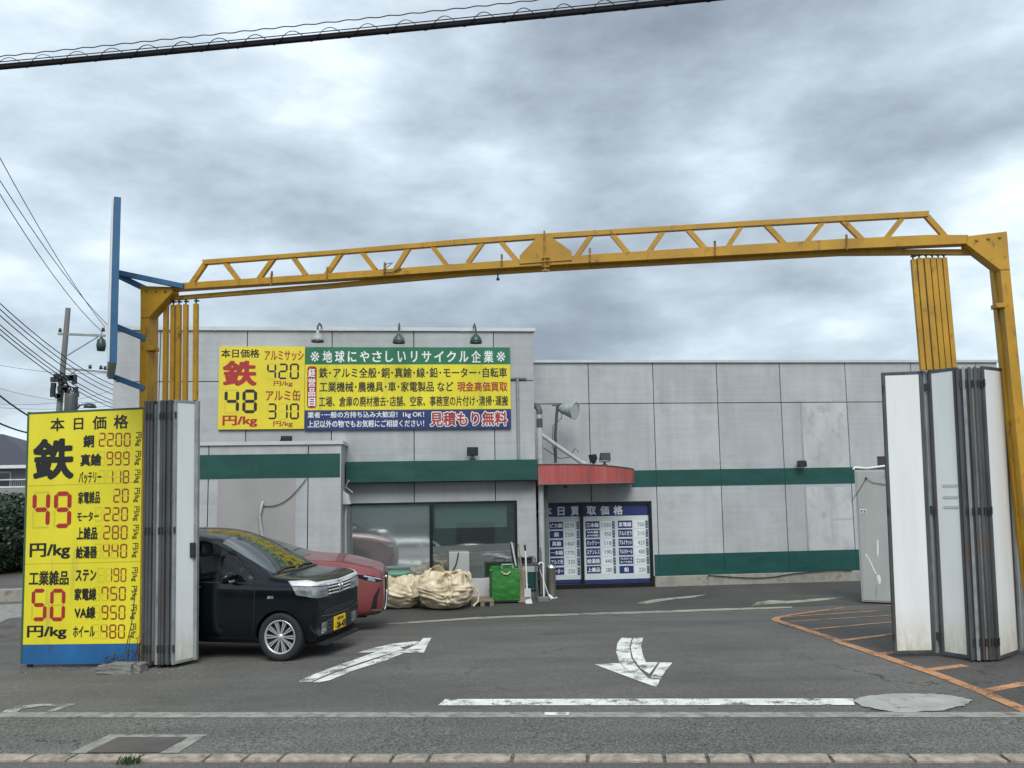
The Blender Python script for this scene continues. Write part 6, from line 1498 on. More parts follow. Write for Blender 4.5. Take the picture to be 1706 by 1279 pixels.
def kei_car():
    psi = math.radians(-12.5)
    c = ground_at(470, 1100.0)
    M = Matrix.Translation(c) @ Matrix.Rotation(psi, 4, 'Z') @ Matrix.Translation((0, .66, 0))
    M.translation.z = c.z + .0
    t = thing("kei_car", "black kei car with chrome headlight trim and yellow plate, parked behind the left folding gate", "car", M)
    st = [(.445, .38, .50, .62, .72, .45), (.44, .25, .64, .80, .87, .57), (.41, .19, .695, .885, .945, .61), (.33, .175, .722, .91, .968, .635), (.22, .17, .735, .915, .978, .65), (.10, .17, .738, .915, .985, .655),
          (.0, .17, .738, .913, .992, .66), (-.12, .17, .738, .912, 1.005, .66), (-.19, .17, .738, .912, 1.04, .655), (-.42, .17, .738, .914, 1.185, .64), (-.70, .17, .738, .918, 1.35, .614), (-.93, .17, .738, .922, 1.46, .598), (-1.08, .17, .738, .925, 1.51, .588),
          (-1.3, .17, .738, .93, 1.548, .58), (-1.7, .17, .738, .93, 1.562, .575), (-2.2, .17, .736, .93, 1.55, .57), (-2.55, .19, .73, .93, 1.50, .565), (-2.68, .25, .71, .93, 1.40, .575), (-2.74, .35, .64, .92, 1.15, .54)]
    W = .315
    body, bv = loft_body("body", st, MT['car_black'], t, [(0, .285, W, -.80, -.46), (0, .285, W, .46, .80), (-1.98, .285, W, -.80, -.46), (-1.98, .285, W, .46, .80)])
    gm, pm = MT['car_glass'], MT['black_plastic']
    FW = [(-.35, .935), (-.37, .985), (-.75, 1.32), (-.96, 1.43), (-1.12, 1.45), (-1.25, 1.455), (-1.25, .94)]; RW = [(-1.32, .94), (-1.32, 1.455), (-1.95, 1.45), (-2.08, 1.2), (-2.1, .95)]
    cut_through(body, [[(x * .985 - .006, z * .985 + .018) for x, z in FW], [(x * .985 - .025, z * .985 + .018) for x, z in RW]])
    sd = dict(o3=(0, -2, 0), **SIDE, bvh=bv)
    sd2 = dict(o3=(0, 2, 0), ua=(1, 0, 0), va=(0, 0, 1), d=(0, -1, 0), bvh=bv)
    for s_ in (sd, sd2):
        decal("side_window", FW, m=MT['cabin_glass'], parent=t, off=.004, **s_)
        decal("side_window", RW, m=MT['cabin_glass'], parent=t, off=.004, **s_)
        # black surround and the chrome-free pillar
        decal("door_seam", line_poly([(-.345, .90), (-.335, .6), (-.36, .33), (-.40, .22)], .008), m=pm, parent=t, off=.003, **s_)
        decal("door_seam", line_poly([(-1.285, 1.55), (-1.285, .98), (-1.29, .25)], .008), m=pm, parent=t, off=.003, **s_)
        decal("door_handle", line_poly([(-1.23, .86), (-1.07, .86)], .035), m=MT['car_black'], parent=t, off=.02, thick=.02, **s_)
        decal("side_marker", [(-.17, .735), (-.085, .74), (-.085, .77), (-.16, .77)], m=MT['lens'], parent=t, off=.006, res=.02, **s_)
        decal("window_trim", line_poly([(-.37, .918), (-1.25, .923), (-2.1, .93)], .014), m=pm, parent=t, off=.006, **s_)
        decal("arch_lip", line_poly([(.335 * math.cos(a), .285 + .335 * math.sin(a)) for a in [k * PI / 16 - .15 for k in range(18)]], .03), m=MT['car_black'], parent=t, off=.008, **s_)
        decal("side_sill", line_poly([(-.36, .205), (-1.66, .205)], .05), m=pm, parent=t, off=.006, **s_)
    top = dict(o3=(0, 0, 3), ua=(1, 0, 0), va=(0, 1, 0), d=(0, 0, -1), bvh=bv)
    decal("windscreen", [(-.165, -.59), (-.125, 0), (-.165, .59), (-.55, .58), (-.90, .54), (-.94, 0), (-.90, -.54), (-.55, -.58)], m=MT['screen_glass'], parent=t, off=.004, **top)
    decal("dashboard_edge", [(-.14, -.61), (-.10, 0), (-.14, .61), (-.18, .61), (-.145, 0), (-.18, -.61)], m=pm, parent=t, off=.006, **top)
    for y0, y1 in ((-.50, .02), (.08, .50)): decal("wiper", line_poly([(-.155, y0), (-.19, (y0 + y1) / 2), (-.18, y1)], .018), m=pm, parent=t, off=.02, thick=.012, **top)
    decal("bonnet_seam", line_poly([(-.08, -.62), (.10, -.60), (.28, -.56), (.35, -.42), (.39, 0), (.35, .42), (.28, .56), (.10, .60), (-.08, .62)], .009), m=pm, parent=t, off=.003, **top)
    # front corner lamps pressed on from diagonally ahead
    for s in (-1, 1):
        dv = Vector((-1, -s * .75, 0)).normalized(); uu = Vector((-dv.y, dv.x, 0)) if s < 0 else Vector((dv.y, -dv.x, 0))
        uu = Vector((.6, s * -.8, 0)) if False else Vector((0, 0, 1)).cross(dv).normalized() * (1 if s < 0 else -1)
        o3 = Vector((0, 0, 0)) - dv * 2
        k = lambda x, y: (Vector((x, y, 0))).dot(uu)
        # u grows towards the middle of the front
        ua_, ub_ = k(.165, s * .725), k(.43, s * .30)
        sg = 1 if ub_ > ua_ else -1
        def U(f): return ua_ + (ub_ - ua_) * f
        decal("headlight", [(U(0.04), .785), (U(-.02), .885), (U(.45), .87), (U(1.0), .845), (U(1.08), .77), (U(1.12), .725), (U(.5), .735)], o3, uu, (0, 0, 1), dv, bv, MT['lens'], t, .007, .03)
        decal("headlight_trim", [(U(-.03), .89), (U(-.05), .945), (U(.30), .955), (U(.52), .925), (U(1.05), .912), (U(1.48), .90), (U(1.48), .872), (U(1.0), .855), (U(.45), .882)], o3, uu, (0, 0, 1), dv, bv, MT['chrome_trim'], t, .014, .03, thick=.01)
        decal("fog_lamp", [(U(.66), .305), (U(.66), .425), (U(.92), .43), (U(.90), .31), (U(.8), .29)], o3, uu, (0, 0, 1), dv, bv, MT['lens'], t, .008, .02)
        decal("fog_lamp_bulb", ell(U(.78), .345, .030, .030, 14), o3, uu, (0, 0, 1), dv, bv, MT['chrome'], t, .012, .02)
    fr = dict(o3=(3, 0, 0), ua=(0, 1, 0), va=(0, 0, 1), d=(-1, 0, 0), bvh=bv)
    decal("grille", [(-.34, .73), (-.36, .83), (-.30, .875), (0, .88), (.30, .875), (.36, .83), (.34, .73), (0, .705)], m=pm, parent=t, off=.006, **fr)
    for z in (.755, .795, .835, .868): decal("grille_bar", [(-.335, z - .010), (0, z - .020), (.335, z - .010), (.335, z + .006), (0, z - .004), (-.335, z + .006)], m=MT['chrome_trim'], parent=t, off=.016, thick=.01, **fr)
    # maker's emblem: an upright H-like bar mark in chrome
    mb_ = [[(-.055, .745), (-.038, .745), (-.030, .845), (-.062, .845)], [(.038, .745), (.055, .745), (.062, .845), (.030, .845)], [(-.036, .785), (.036, .785), (.036, .805), (-.036, .805)]]
    for p in mb_: decal("emblem", p, m=MT['chrome'], parent=t, off=.032, res=.03, thick=.012, **fr)
    decal("bumper_intake", [(-.50, .545), (-.46, .575), (0, .585), (.46, .575), (.50, .545), (.42, .515), (0, .505), (-.42, .515)], m=pm, parent=t, off=.004, **fr)
    decal("bumper_trim", line_poly([(-.55, .515), (-.3, .492), (0, .485), (.3, .492), (.55, .515)], .014), m=MT['steel_dark'], parent=t, off=.010, **fr)
    decal("lower_grille", [(-.40, .26), (-.44, .45), (0, .46), (.44, .45), (.40, .26), (0, .245)], m=pm, parent=t, off=.004, **fr)
    for z in (.30, .345, .39, .43): decal("lower_grille_bar", line_poly([(-.41, z), (0, z - .008), (.41, z)], .012), m=MT['steel_dark'], parent=t, off=.012, **fr)
    # number plate
    Mp = Matrix.Translation((.463, -.02, .365)) @ Matrix.Rotation(math.radians(90), 4, 'Z')
    p = MB(); p.box(-.165, .165, -.004, .012, -.0825, .0825); p.xform(Mp); pl = p.build("number_plate", MT['plate_yellow'], t, bevel=.003)
    p = MB(); put_text(p, '長野 580', (-.09, .10, .028, .070), -.0065, .02); put_text(p, 'く', (-.150, -.118, -.055, -.015), -.0065, .02); put_text(p, '26-43', (-.105, .150, -.068, .012), -.0065, .05); p.xform(Mp); p.build("plate_lettering", MT['ink'], pl)
    # mirrors
    for s in (-1, 1):
        h = bv.ray_cast(Vector((-.57, s * 2, .95)), Vector((0, -s, 0)))[0]; y = h.y
        bm = bmesh.new(); bmesh.ops.create_icosphere(bm, subdivisions=3, radius=1)
        for v in bm.verts: v.co = Vector((-.64 + v.co.x * .07 + .03 * v.co.z, y + s * (.13 + .115 * v.co.y), .99 + .075 * v.co.z * (1 - .1 * v.co.y)))
        me = bpy.data.meshes.new("mirror"); bm.to_mesh(me); bm.free(); me.materials.append(MT['car_black'])
        for q in me.polygons: q.use_smooth = True
        o = bpy.data.objects.new("mirror", me); COL.objects.link(o); o.parent = t
        a = MB(); a.beam((-.61, y - s * .02, .935), (-.62, y + s * .10, .95), .06, .03); a.build("mirror_arm", pm, o)
        a = MB(); a.add([(-.565, y + s * .10, .94), (-.562, y + s * .20, .945), (-.58, y + s * .23, .967), (-.57, y + s * .10, .967)], [(0, 1, 2, 3), (3, 2, 1, 0)]); a.build("turn_signal", MT['lens'], o)
    # cabin: seats, steering wheel and dashboard seen through the side glass
    for yy in (-.34, .34):
        q = MB(); q.beam((-1.18, yy, .98), (-1.24, yy, 1.20), .46, .12, up=(1, 0, 0)); q.beam((-1.25, yy, 1.23), (-1.27, yy, 1.38), .24, .09, up=(1, 0, 0)); q.build("seat", MT['seat_cloth'], t, bevel=.03)
    q = MB(); c_ = Vector((-.66, -.34, 1.0)); q.tube([c_ + Vector((.06 * math.sin(a) , .18 * math.cos(a), .17 * math.sin(a))) for a in [k * 2 * PI / 24 for k in range(25)]], .014, 6, caps=False)
    for a in (PI * .05, PI * .95, -PI / 2): q.tube([c_ + Vector((.02, 0, 0)), c_ + Vector((.06 * math.sin(a), .18 * math.cos(a), .17 * math.sin(a)))], .012, 5)
    q.tube([c_ + Vector((.02, 0, 0)), c_ + Vector((.25, 0, -.06))], .03, 8); q.build("steering_wheel", pm, t)
    # lower front lip
    decal("front_lip", [(-.56, .20), (-.52, .25), (0, .24), (.52, .25), (.56, .20), (0, .19)], m=pm, parent=t, off=.015, **fr)
    wheel(t, 0, -.655, .285, -1, 10, .69, math.radians(0)); wheel(t, 0, .655, .285, 1, 10, .69); wheel(t, -1.98, -.655, .285, -1, 10, .69); wheel(t, -1.98, .655, .285, 1, 10, .69)
    u = MB(); u.box(-2.5, .5, -.5, .5, .16, .2); u.box(-.30, .30, -.47, .47, .2, .62); u.box(-2.28, -1.68, -.47, .47, .2, .62); u.build("underbody", MT['rim_dark'], t)
    an = MB(); an.tube([(-.06, -.30, .98), (-.07, -.30, 1.04)], .006, 6); an.build("washer_jet", pm, t)
kei_car()

def red_suv():
    p = ground_at(612, 1034)
    # nose position fixed by the dark front edge of the bumper
    Yn = 13.7; n = CP + ray(641, 985) * (Yn / ray(641, 985).y)
    psi = math.radians(6)
    zg = gz(n.x - 1, Yn)
    M = Matrix.Translation((n.x, Yn, zg)) @ Matrix.Rotation(psi, 4, 'Z') @ Matrix.Translation((-.98, .92 - .30, 0))
    t = thing("red_suv", "dull red sport utility car, its front showing past the black car", "car", M)
    st = [(.98, .42, .50, .62, .72, .40), (.97, .30, .66, .72, .84, .56), (.93, .24, .76, .79, .91, .66), (.84, .22, .84, .85, .955, .72), (.66, .21, .89, .90, 1.0, .76), (.44, .20, .915, .97, 1.06, .79), (.20, .20, .925, 1.01, 1.10, .80), (-.1, .20, .925, 1.03, 1.115, .80),
          (-.34, .20, .925, 1.05, 1.155, .795), (-.68, .20, .925, 1.06, 1.29, .77), (-1.05, .20, .925, 1.065, 1.43, .735), (-1.40, .20, .925, 1.07, 1.53, .70), (-1.8, .20, .925, 1.08, 1.58, .68), (-2.4, .20, .925, 1.09, 1.58, .67), (-3.0, .22, .92, 1.11, 1.56, .65), (-3.4, .28, .90, 1.12, 1.40, .64), (-3.62, .40, .86, 1.08, 1.2, .62), (-3.68, .5, .7, .9, 1.0, .5)]
    W = .40
    body, bv = loft_body("body", st, MT['car_red'], t, [(0, .36, W, -1.0, -.62), (0, .36, W, .62, 1.0), (-2.68, .36, W, -1.0, -.62), (-2.68, .36, W, .62, 1.0)])
    gm, pm = MT['car_glass'], MT['black_plastic']
    top = dict(o3=(0, 0, 3), ua=(1, 0, 0), va=(0, 1, 0), d=(0, 0, -1), bvh=bv)
    decal("windscreen", [(-.33, -.71), (-.25, 0), (-.33, .71), (-.85, .69), (-1.32, .62), (-1.36, 0), (-1.32, -.62), (-.85, -.69)], m=gm, parent=t, off=.005, **top)
    decal("bonnet_seam", line_poly([(-.12, -.76), (.15, -.74), (.45, -.69), (.72, -.60), (.80, -.40)], .012), m=pm, parent=t, off=.004, **top)
    decal("bonnet_seam", line_poly([(-.12, .76), (.15, .74), (.45, .69), (.72, .60), (.80, .40)], .012), m=pm, parent=t, off=.004, **top)
    for s, dd in ((-1, 1), (1, -1)):
        sd = dict(o3=(0, 3 * s, 0), ua=(1, 0, 0), va=(0, 0, 1), d=(0, dd, 0), bvh=bv)
        decal("side_window", [(-.45, 1.085), (-1.1, 1.34), (-1.5, 1.45), (-2.0, 1.47), (-2.0, 1.10)], m=gm, parent=t, off=.004, **sd)
        decal("side_window", [(-2.06, 1.10), (-2.06, 1.47), (-2.7, 1.45), (-3.2, 1.30), (-3.25, 1.16)], m=gm, parent=t, off=.004, **sd)
        decal("door_seam", line_poly([(-.55, 1.03), (-.52, .6), (-.62, .3)], .01), m=pm, parent=t, off=.003, **sd)
        decal("arch_trim", line_poly([(.43 * math.cos(a), .36 + .43 * math.sin(a)) for a in [k * PI / 16 - .15 for k in range(18)]], .06), m=pm, parent=t, off=.008, **sd)
        dv = Vector((-.75, -s * 1.0, 0)).normalized(); uu = Vector((0, 0, 1)).cross(dv).normalized() * (1 if s < 0 else -1); o3 = -dv * 3
        k = lambda x, y: Vector((x, y, 0)).dot(uu); ua_, ub_ = k(.42, s * .915), k(.93, s * .70)
        U = lambda f: ua_ + (ub_ - ua_) * f
        decal("headlight", [(U(.0), .905), (U(.18), .90), (U(.6), .868), (U(1.02), .80), (U(1.0), .765), (U(.8), .755), (U(.45), .80), (U(.18), .87)], o3, uu, (0, 0, 1), dv, bv, gm, t, .006, .03)
        decal("daylight_strip", line_poly([(U(.42), .868), (U(.7), .83), (U(1.0), .79)], .016), o3, uu, (0, 0, 1), dv, bv, MT['chrome'], t, .014, .03)
        decal("headlight_lens", [(U(.5), .795), (U(.55), .84), (U(.72), .815), (U(.74), .77)], o3, uu, (0, 0, 1), dv, bv, MT['lens'], t, .012, .03)
        decal("side_intake", [(U(.62), .36), (U(.68), .55), (U(.86), .67), (U(.90), .665), (U(.80), .52), (U(.80), .36)], o3, uu, (0, 0, 1), dv, bv, pm, t, .006, .03)
        decal("bumper_trim", [(U(.66), .325), (U(.66), .355), (U(1.05), .345), (U(1.05), .32)], o3, uu, (0, 0, 1), dv, bv, MT['chrome'], t, .012, .03)
        decal("bumper_seam", line_poly([(U(.22), .865), (U(.10), .80), (U(-.05), .70)], .008), o3, uu, (0, 0, 1), dv, bv, pm, t, .004, .03)
        decal("lower_skirt", [(U(.3), .21), (U(.3), .27), (U(1.1), .29), (U(1.1), .22)], o3, uu, (0, 0, 1), dv, bv, pm, t, .006, .04)
    fr = dict(o3=(4, 0, 0), ua=(0, 1, 0), va=(0, 0, 1), d=(-1, 0, 0), bvh=bv)
    decal("grille", [(-.34, .80), (-.30, .58), (-.52, .30), (.52, .30), (.30, .58), (.34, .80), (0, .835)], m=pm, parent=t, off=.02, thick=.02, **fr)
    decal("grille_edge", line_poly([(-.36, .82), (-.32, .58), (-.55, .29)], .03), m=MT['chrome'], parent=t, off=.03, thick=.02, **fr)
    for x in (0, -2.68):
        for s in (-1, 1): wheel(t, x, s * .80, .36, s, 5, .68)
    u = MB(); u.box(-3.4, .7, -.6, .6, .20, .26); u.box(-.40, .40, -.63, .63, .26, .8); u.box(-3.08, -2.28, -.63, .63, .26, .8); u.build("underbody", MT['rim_dark'], t)
    h = bv.ray_cast(Vector((-.62, -3, 1.09)), Vector((0, 1, 0)))[0]
    bm = bmesh.new(); bmesh.ops.create_icosphere(bm, subdivisions=3, radius=1)
    for v in bm.verts: v.co = Vector((-.62 + v.co.x * .09, h.y - .13 + .12 * v.co.y, 1.13 + .075 * v.co.z))
    me = bpy.data.meshes.new("mirror"); bm.to_mesh(me); bm.free(); me.materials.append(MT['car_red'])
    for q in me.polygons: q.use_smooth = True
    o = bpy.data.objects.new("mirror", me); COL.objects.link(o); o.parent = t
red_suv()
# ---------------------------------------------------------------- overhead lines, pole, houses, hedge, the street behind
def wp(px, py, Y): return CP + ray(px, py) * (Y / ray(px, py).y)
def sag(a, b, s, n=20, e0=0, e1=0):
    ts = [-e0 + (1 + e0 + e1) * k / n for k in range(n + 1)]
    return [a + (b - a) * t + Vector((0, 0, -s * 4 * t * (1 - t))) for t in ts]
def wire(pts, r, label, group=None, name="overhead_wire", m='cable', n=6):
    b = MB(); b.tube(pts, r, n); o = b.build(name, MT[m]); return tag(o, label, "wire", group)
def bundle():
    Ya, Yb = 9.0, 7.6
    a, b = wp(-160, 126, Ya), wp(1500, -36, Yb); A = Matrix.Translation(a.lerp(b, .5)); Ai = A.inverted()
    t = thing("cable_bundle", "thick black telecom cable lashed by a spiral wire, crossing the top of the view", "cable", A)
    main = sag(a, b, .028, 60, .5, .5); d = (b - a).normalized(); up = Vector((0, 0, 1)); up = (up - d * d.z).normalized(); sd_ = d.cross(up)
    m_ = MB(); m_.tube([Ai @ p for p in main], .028, 8); m_.tube([Ai @ (p + up * .018 + sd_ * .02) for p in main], .011, 6); m_.build("main_cable", MT['cable'], t)
    m_ = MB(); m_.tube([Ai @ (p + up * (.063)) for p in main], .0055, 5); m_.build("support_wire", MT['cable'], t)
    m_ = MB(); pts = []; L = (b - a).length * 2; N = int(L / .018)
    for k in range(N + 1):
        s = k / N; i = min(59, int(s * 60)); p = main[i].lerp(main[i + 1], s * 60 - i); ph = 2 * PI * s * L / .40
        pts.append(Ai @ (p + up * (.035 + .062 * math.sin(ph)) + sd_ * .045 * math.cos(ph)))
    m_.tube(pts, .0045, 4); m_.build("lashing", MT['cable'], t)
    b = MB(); c0, c1 = wp(-160, 110, Ya - .1), wp(1150, -28, Yb + .2); pts = sag(c0, c1, .01, 520, .6, .8); b.tube([p + Vector((0, 0, .006 * math.sin(k * 1.1))) for k, p in enumerate(pts)], .0055, 5); o = b.build("overhead_wire", MT['cable'])
    tag(o, "thin twisted wire just above the thick spiral lashed cable", "wire")
bundle()
PY = 42.0
def pole():
    base = wp(92, 760, PY); top = wp(113.5, 513, PY); base_z = -.4
    dirv = (top - base).normalized(); b0 = base + dirv * ((base_z - base.z) / dirv.z)
    M = Matrix.Translation(b0); t = thing("utility_pole", "leaning concrete utility pole with crossarms and a transformer, left behind the price board", "utility pole", M)
    d = top - b0; m_ = MB(); m_.tube([(0, 0, 0), d], [.17, .12], 16); m_.build("pole", MT['pole'], t)
    L = lambda px, py, dy=0: wp(px, py, PY + dy) - b0
    m_ = MB(); m_.beam(L(97, 556), L(175, 559), .11, .11); m_.build("crossarm", MT['steel'], t)
    m_ = MB(); m_.beam(L(112, 592), L(163, 561), .05, .05); m_.build("arm_brace", MT['steel'], t)
    m_ = MB(); m_.beam(L(110, 614), L(178, 620), .10, .10); m_.build("crossarm", MT['steel'], t)
    m_ = MB(); m_.beam(L(110, 630), L(128, 616), .05, .05); m_.build("arm_brace", MT['steel'], t)
    m_ = MB()
    for px, py in ((172, 552), (100, 553), (168, 615), (175, 616), (150, 614)): p = L(px, py); m_ = MB(); m_.lathe([(0, 0), (.07, 0), (.09, .08), (.05, .12), (.08, .17), (0, .2)], p, n=10); m_.build("insulator", MT['dark_metal'], t)
    m_ = MB(); c = L(118, 683, -.3); z1 = L(118, 656, -.3).z; m_.lathe([(0, c.z - .2), (.28, c.z - .2), (.30, c.z), (.30, z1 - .1), (.27, z1), (0, z1 + .03)], (c.x, c.y, 0), n=20); m_.build("transformer", MT['steel_dark'], t)
    m_ = MB(); rnd = random.Random(5)
    for k in range(26):
        p = L(rnd.uniform(88, 128), rnd.uniform(624, 662), -.2); m_.box(p.x - .1, p.x + .1, p.y - .08, p.y + .08, p.z - .12, p.z + .12)
    m_.build("switch_gear", MT['dark_metal'], t)
    m_ = MB()
    for k in range(9):
        a = L(rnd.uniform(96, 108), rnd.uniform(622, 655), -.1); b = L(rnd.uniform(112, 135), rnd.uniform(630, 680), -.2); mid = (a + b) / 2 + Vector((rnd.uniform(-.3, .4), 0, rnd.uniform(-.1, .5))); m_.tube([a, (a + mid) / 2 + Vector((0, 0, .12)), mid, (b + mid) / 2 + Vector((0, 0, .1)), b], .018, 5)
    m_.build("jumper_wire", MT['cable'], t)
    # curved bracket street lamp low on the pole
    m_ = MB(); m_.tube([L(105, 684), L(126, 684), L(133, 675), L(145, 672), L(158, 674)], .05, 8); m_.build("lamp_arm", MT['steel'], t)
    m_ = MB(); p = L(150, 678); m_.lathe([(0, .2), (.15, .18), (.28, .05), (.30, -.03), (0, -.05)], p, n=16); m_.build("lamp_head", MT['lamp_green'], t)
    # bell shaped green thing hung from the arm
    p = wp(168.5, 577, PY); t2 = thing("hanging_bell", "green bell shaped cover hanging below the utility pole's upper crossarm", "line cover", Matrix.Translation(p)); m_ = MB(); m_.lathe([(0, .62), (.04, .6), (.07, .42), (.19, .32), (.23, .05), (.18, -.22), (0, -.24)], n=18); m_.build("cover", MT['lamp_green'], t2)
    m_ = MB(); m_.tube([(0, 0, .6), (.02, 0, .95)], .02, 6); m_.build("hook", MT['dark_metal'], t2)
pole()
def lines():
    g = "thin wires running to the leaning pole"
    P = lambda px, py, Y: wp(px, py, Y)
    wire(sag(P(-60, 150, 22), P(175, 545, PY), .4, 20, .55), .014, "highest of the three steep wires at the left edge, ending behind the blue sign", g)
    wire(sag(P(-60, 205, 22), P(182, 544, PY), .4, 20, .55), .014, "middle of the three steep wires at the left edge", g)
    wire(sag(P(-60, 222, 22), P(170, 552, PY), .5, 20, .55), .014, "lowest of the three steep wires at the left edge, ending at the pole's upper arm", g)
    L6 = [((-40, 468), (186, 640)), ((-40, 478), (186, 648)), ((-40, 489), (186, 656)), ((-40, 506), (190, 668)), ((-40, 514), (190, 674)), ((-40, 523), (190, 680))]
    names = ["first", "second", "third", "fourth", "fifth", "lowest"]
    for (a, b), nm in zip(L6, names): wire(sag(P(*a, 26), P(*b, 46), .35, 24, .7, .6), .017, f"{nm} from the top of the six parallel power lines passing the leaning pole", "power lines past the pole")
    for k, (a, b) in enumerate((((-40, 600), (180, 622)), ((-40, 634), (140, 670)), ((-40, 668), (130, 665)), ((-40, 676), (220, 672)))):
        wire(sag(P(*a, 55), P(*b, 60), .3, 20, .6, .5), .012, ["faint wire crossing behind the pole just under its lower arm", "faint wire sloping down behind the pole's switch gear", "faint wire rising towards the transformer from the left", "lowest faint wire just above the price board"][k], "faint distant wires")
    wire(sag(P(-40, 625, 30), P(60, 700, 34), .1, 20, 1.5, 1.2), .03, "thick dark cable sloping down into the price board's top left corner", None)
    wire(sag(P(-30, 690, 34), P(52, 722, 40), .1, 20, 1.5, .4), .035, "thick dark cable above the tiled house roof at the left edge", None)
lines()
def house():
    Y = 46.0; p = wp(-10, 820, Y); M = Matrix.Translation((p.x, Y, -.4)); t = thing("house", "two storey house with dark tiled roof and balcony at the left edge, above the hedge", "house", M)
    fr = Frame(M); H = lambda px, py, y=0: fr.hit(px, py, y)
    x0, x1 = H(-160, 800)[0], H(62, 800)[0]; ze = H(20, 776)[1]; zb = H(20, 812)[1]
    b = MB(); b.box(x0, x1, 0, 8, 0, ze); b.build("wall", MT['house_wall'], t)
    zr = H(-60, 732)[1]; b = MB(); b.add([(x0 - .6, -.7, ze), (x1 + .7, -.7, ze), (x1 + .7, 8.6, ze), (x0 - .6, 8.6, ze), (x0 + 2, 4, zr + .5), (H(-70, 735)[0], 4, zr + .5)], [(0, 1, 5, 4), (1, 2, 5), (2, 3, 4, 5), (3, 0, 4), (3, 2, 1, 0)]); b.build("roof", MT['roof_tile'], t)
    b = MB(); b.box(x0 - .65, x1 + .75, -.78, -.70, ze - .14, ze + .03); b.build("gutter", MT['white_trim'], t)
    z0, z1 = H(0, 800, -.02)[1], H(0, 788, -.02)[1]
    for a, c in ((-60, -25), (-22, 19)):
        b = MB(); q0, q1 = H(a, 790, -.02)[0], H(c, 790, -.02)[0]; b.box(q0, q1, -.03, -.002, z0 - .9, z1 + .08); w = b.build("window", MT['white_trim'], t); b = MB(); b.box(q0 + .08, q1 - .08, -.04, -.031, z0 - .85, z1); b.build("window_pane", MT['window_dark'], w)
    zl = H(0, 811, -1.2)[1]; zt = H(0, 800, -1.2)[1]; q1 = H(43, 805, -1.2)[0]
    b = MB(); b.box(x0, q1, -1.25, -.002, zl - 1.0, zl - .05); b.build("balcony_base", MT['house_wall'], t)
    b = MB(); b.box(x0, q1, -1.27, -1.19, zl - .049, zl + .03); b.box(x0, q1, -1.25, -1.21, zt, zt + .05); b.build("balcony_rail", MT['white_trim'], t)
    b = MB(); k = x0
    while k < q1: b.box(k, k + .03, -1.245, -1.215, zl + .031, zt - .002); k += .11
    b.build("balcony_bars", MT['dark_metal'], t)
    b = MB(); zs = H(0, 838, -1.25)[1]; b.box(x0, x1, -.3, -.002, 0, zl - 1.05); b.build("ground_floor", MT['house_wall'], t)
house()
def leaf_cloud(mb, rnd, c, rx, ry, rz, n, size, mi=0, shell=.55):
    for k in range(n):
        while True:
            q = Vector((rnd.uniform(-1, 1), rnd.uniform(-1, 1), rnd.uniform(-1, 1)))
            if shell < q.length <= 1: break
        w = 1 + .22 * noise.noise(Vector((q.x * 2.2 + c[0], q.y * 2.2, q.z * 2.2 + c[1]))) ; p = Vector((c[0] + q.x * rx * w, c[1] + q.y * ry * w, c[2] + q.z * rz * w))
        if p.z < .02: continue
        a = Vector((rnd.gauss(0, 1), rnd.gauss(0, 1), rnd.gauss(0, .8))).normalized() * size * rnd.uniform(.6, 1.3); u = a.cross(Vector((rnd.gauss(0, 1), rnd.gauss(0, 1), rnd.gauss(0, 1)))).normalized() * size * .38
        mb.add([p - a * .5, p + u * .8, p + a * .5, p - u * .8], [(0, 1, 2, 3)], mi)
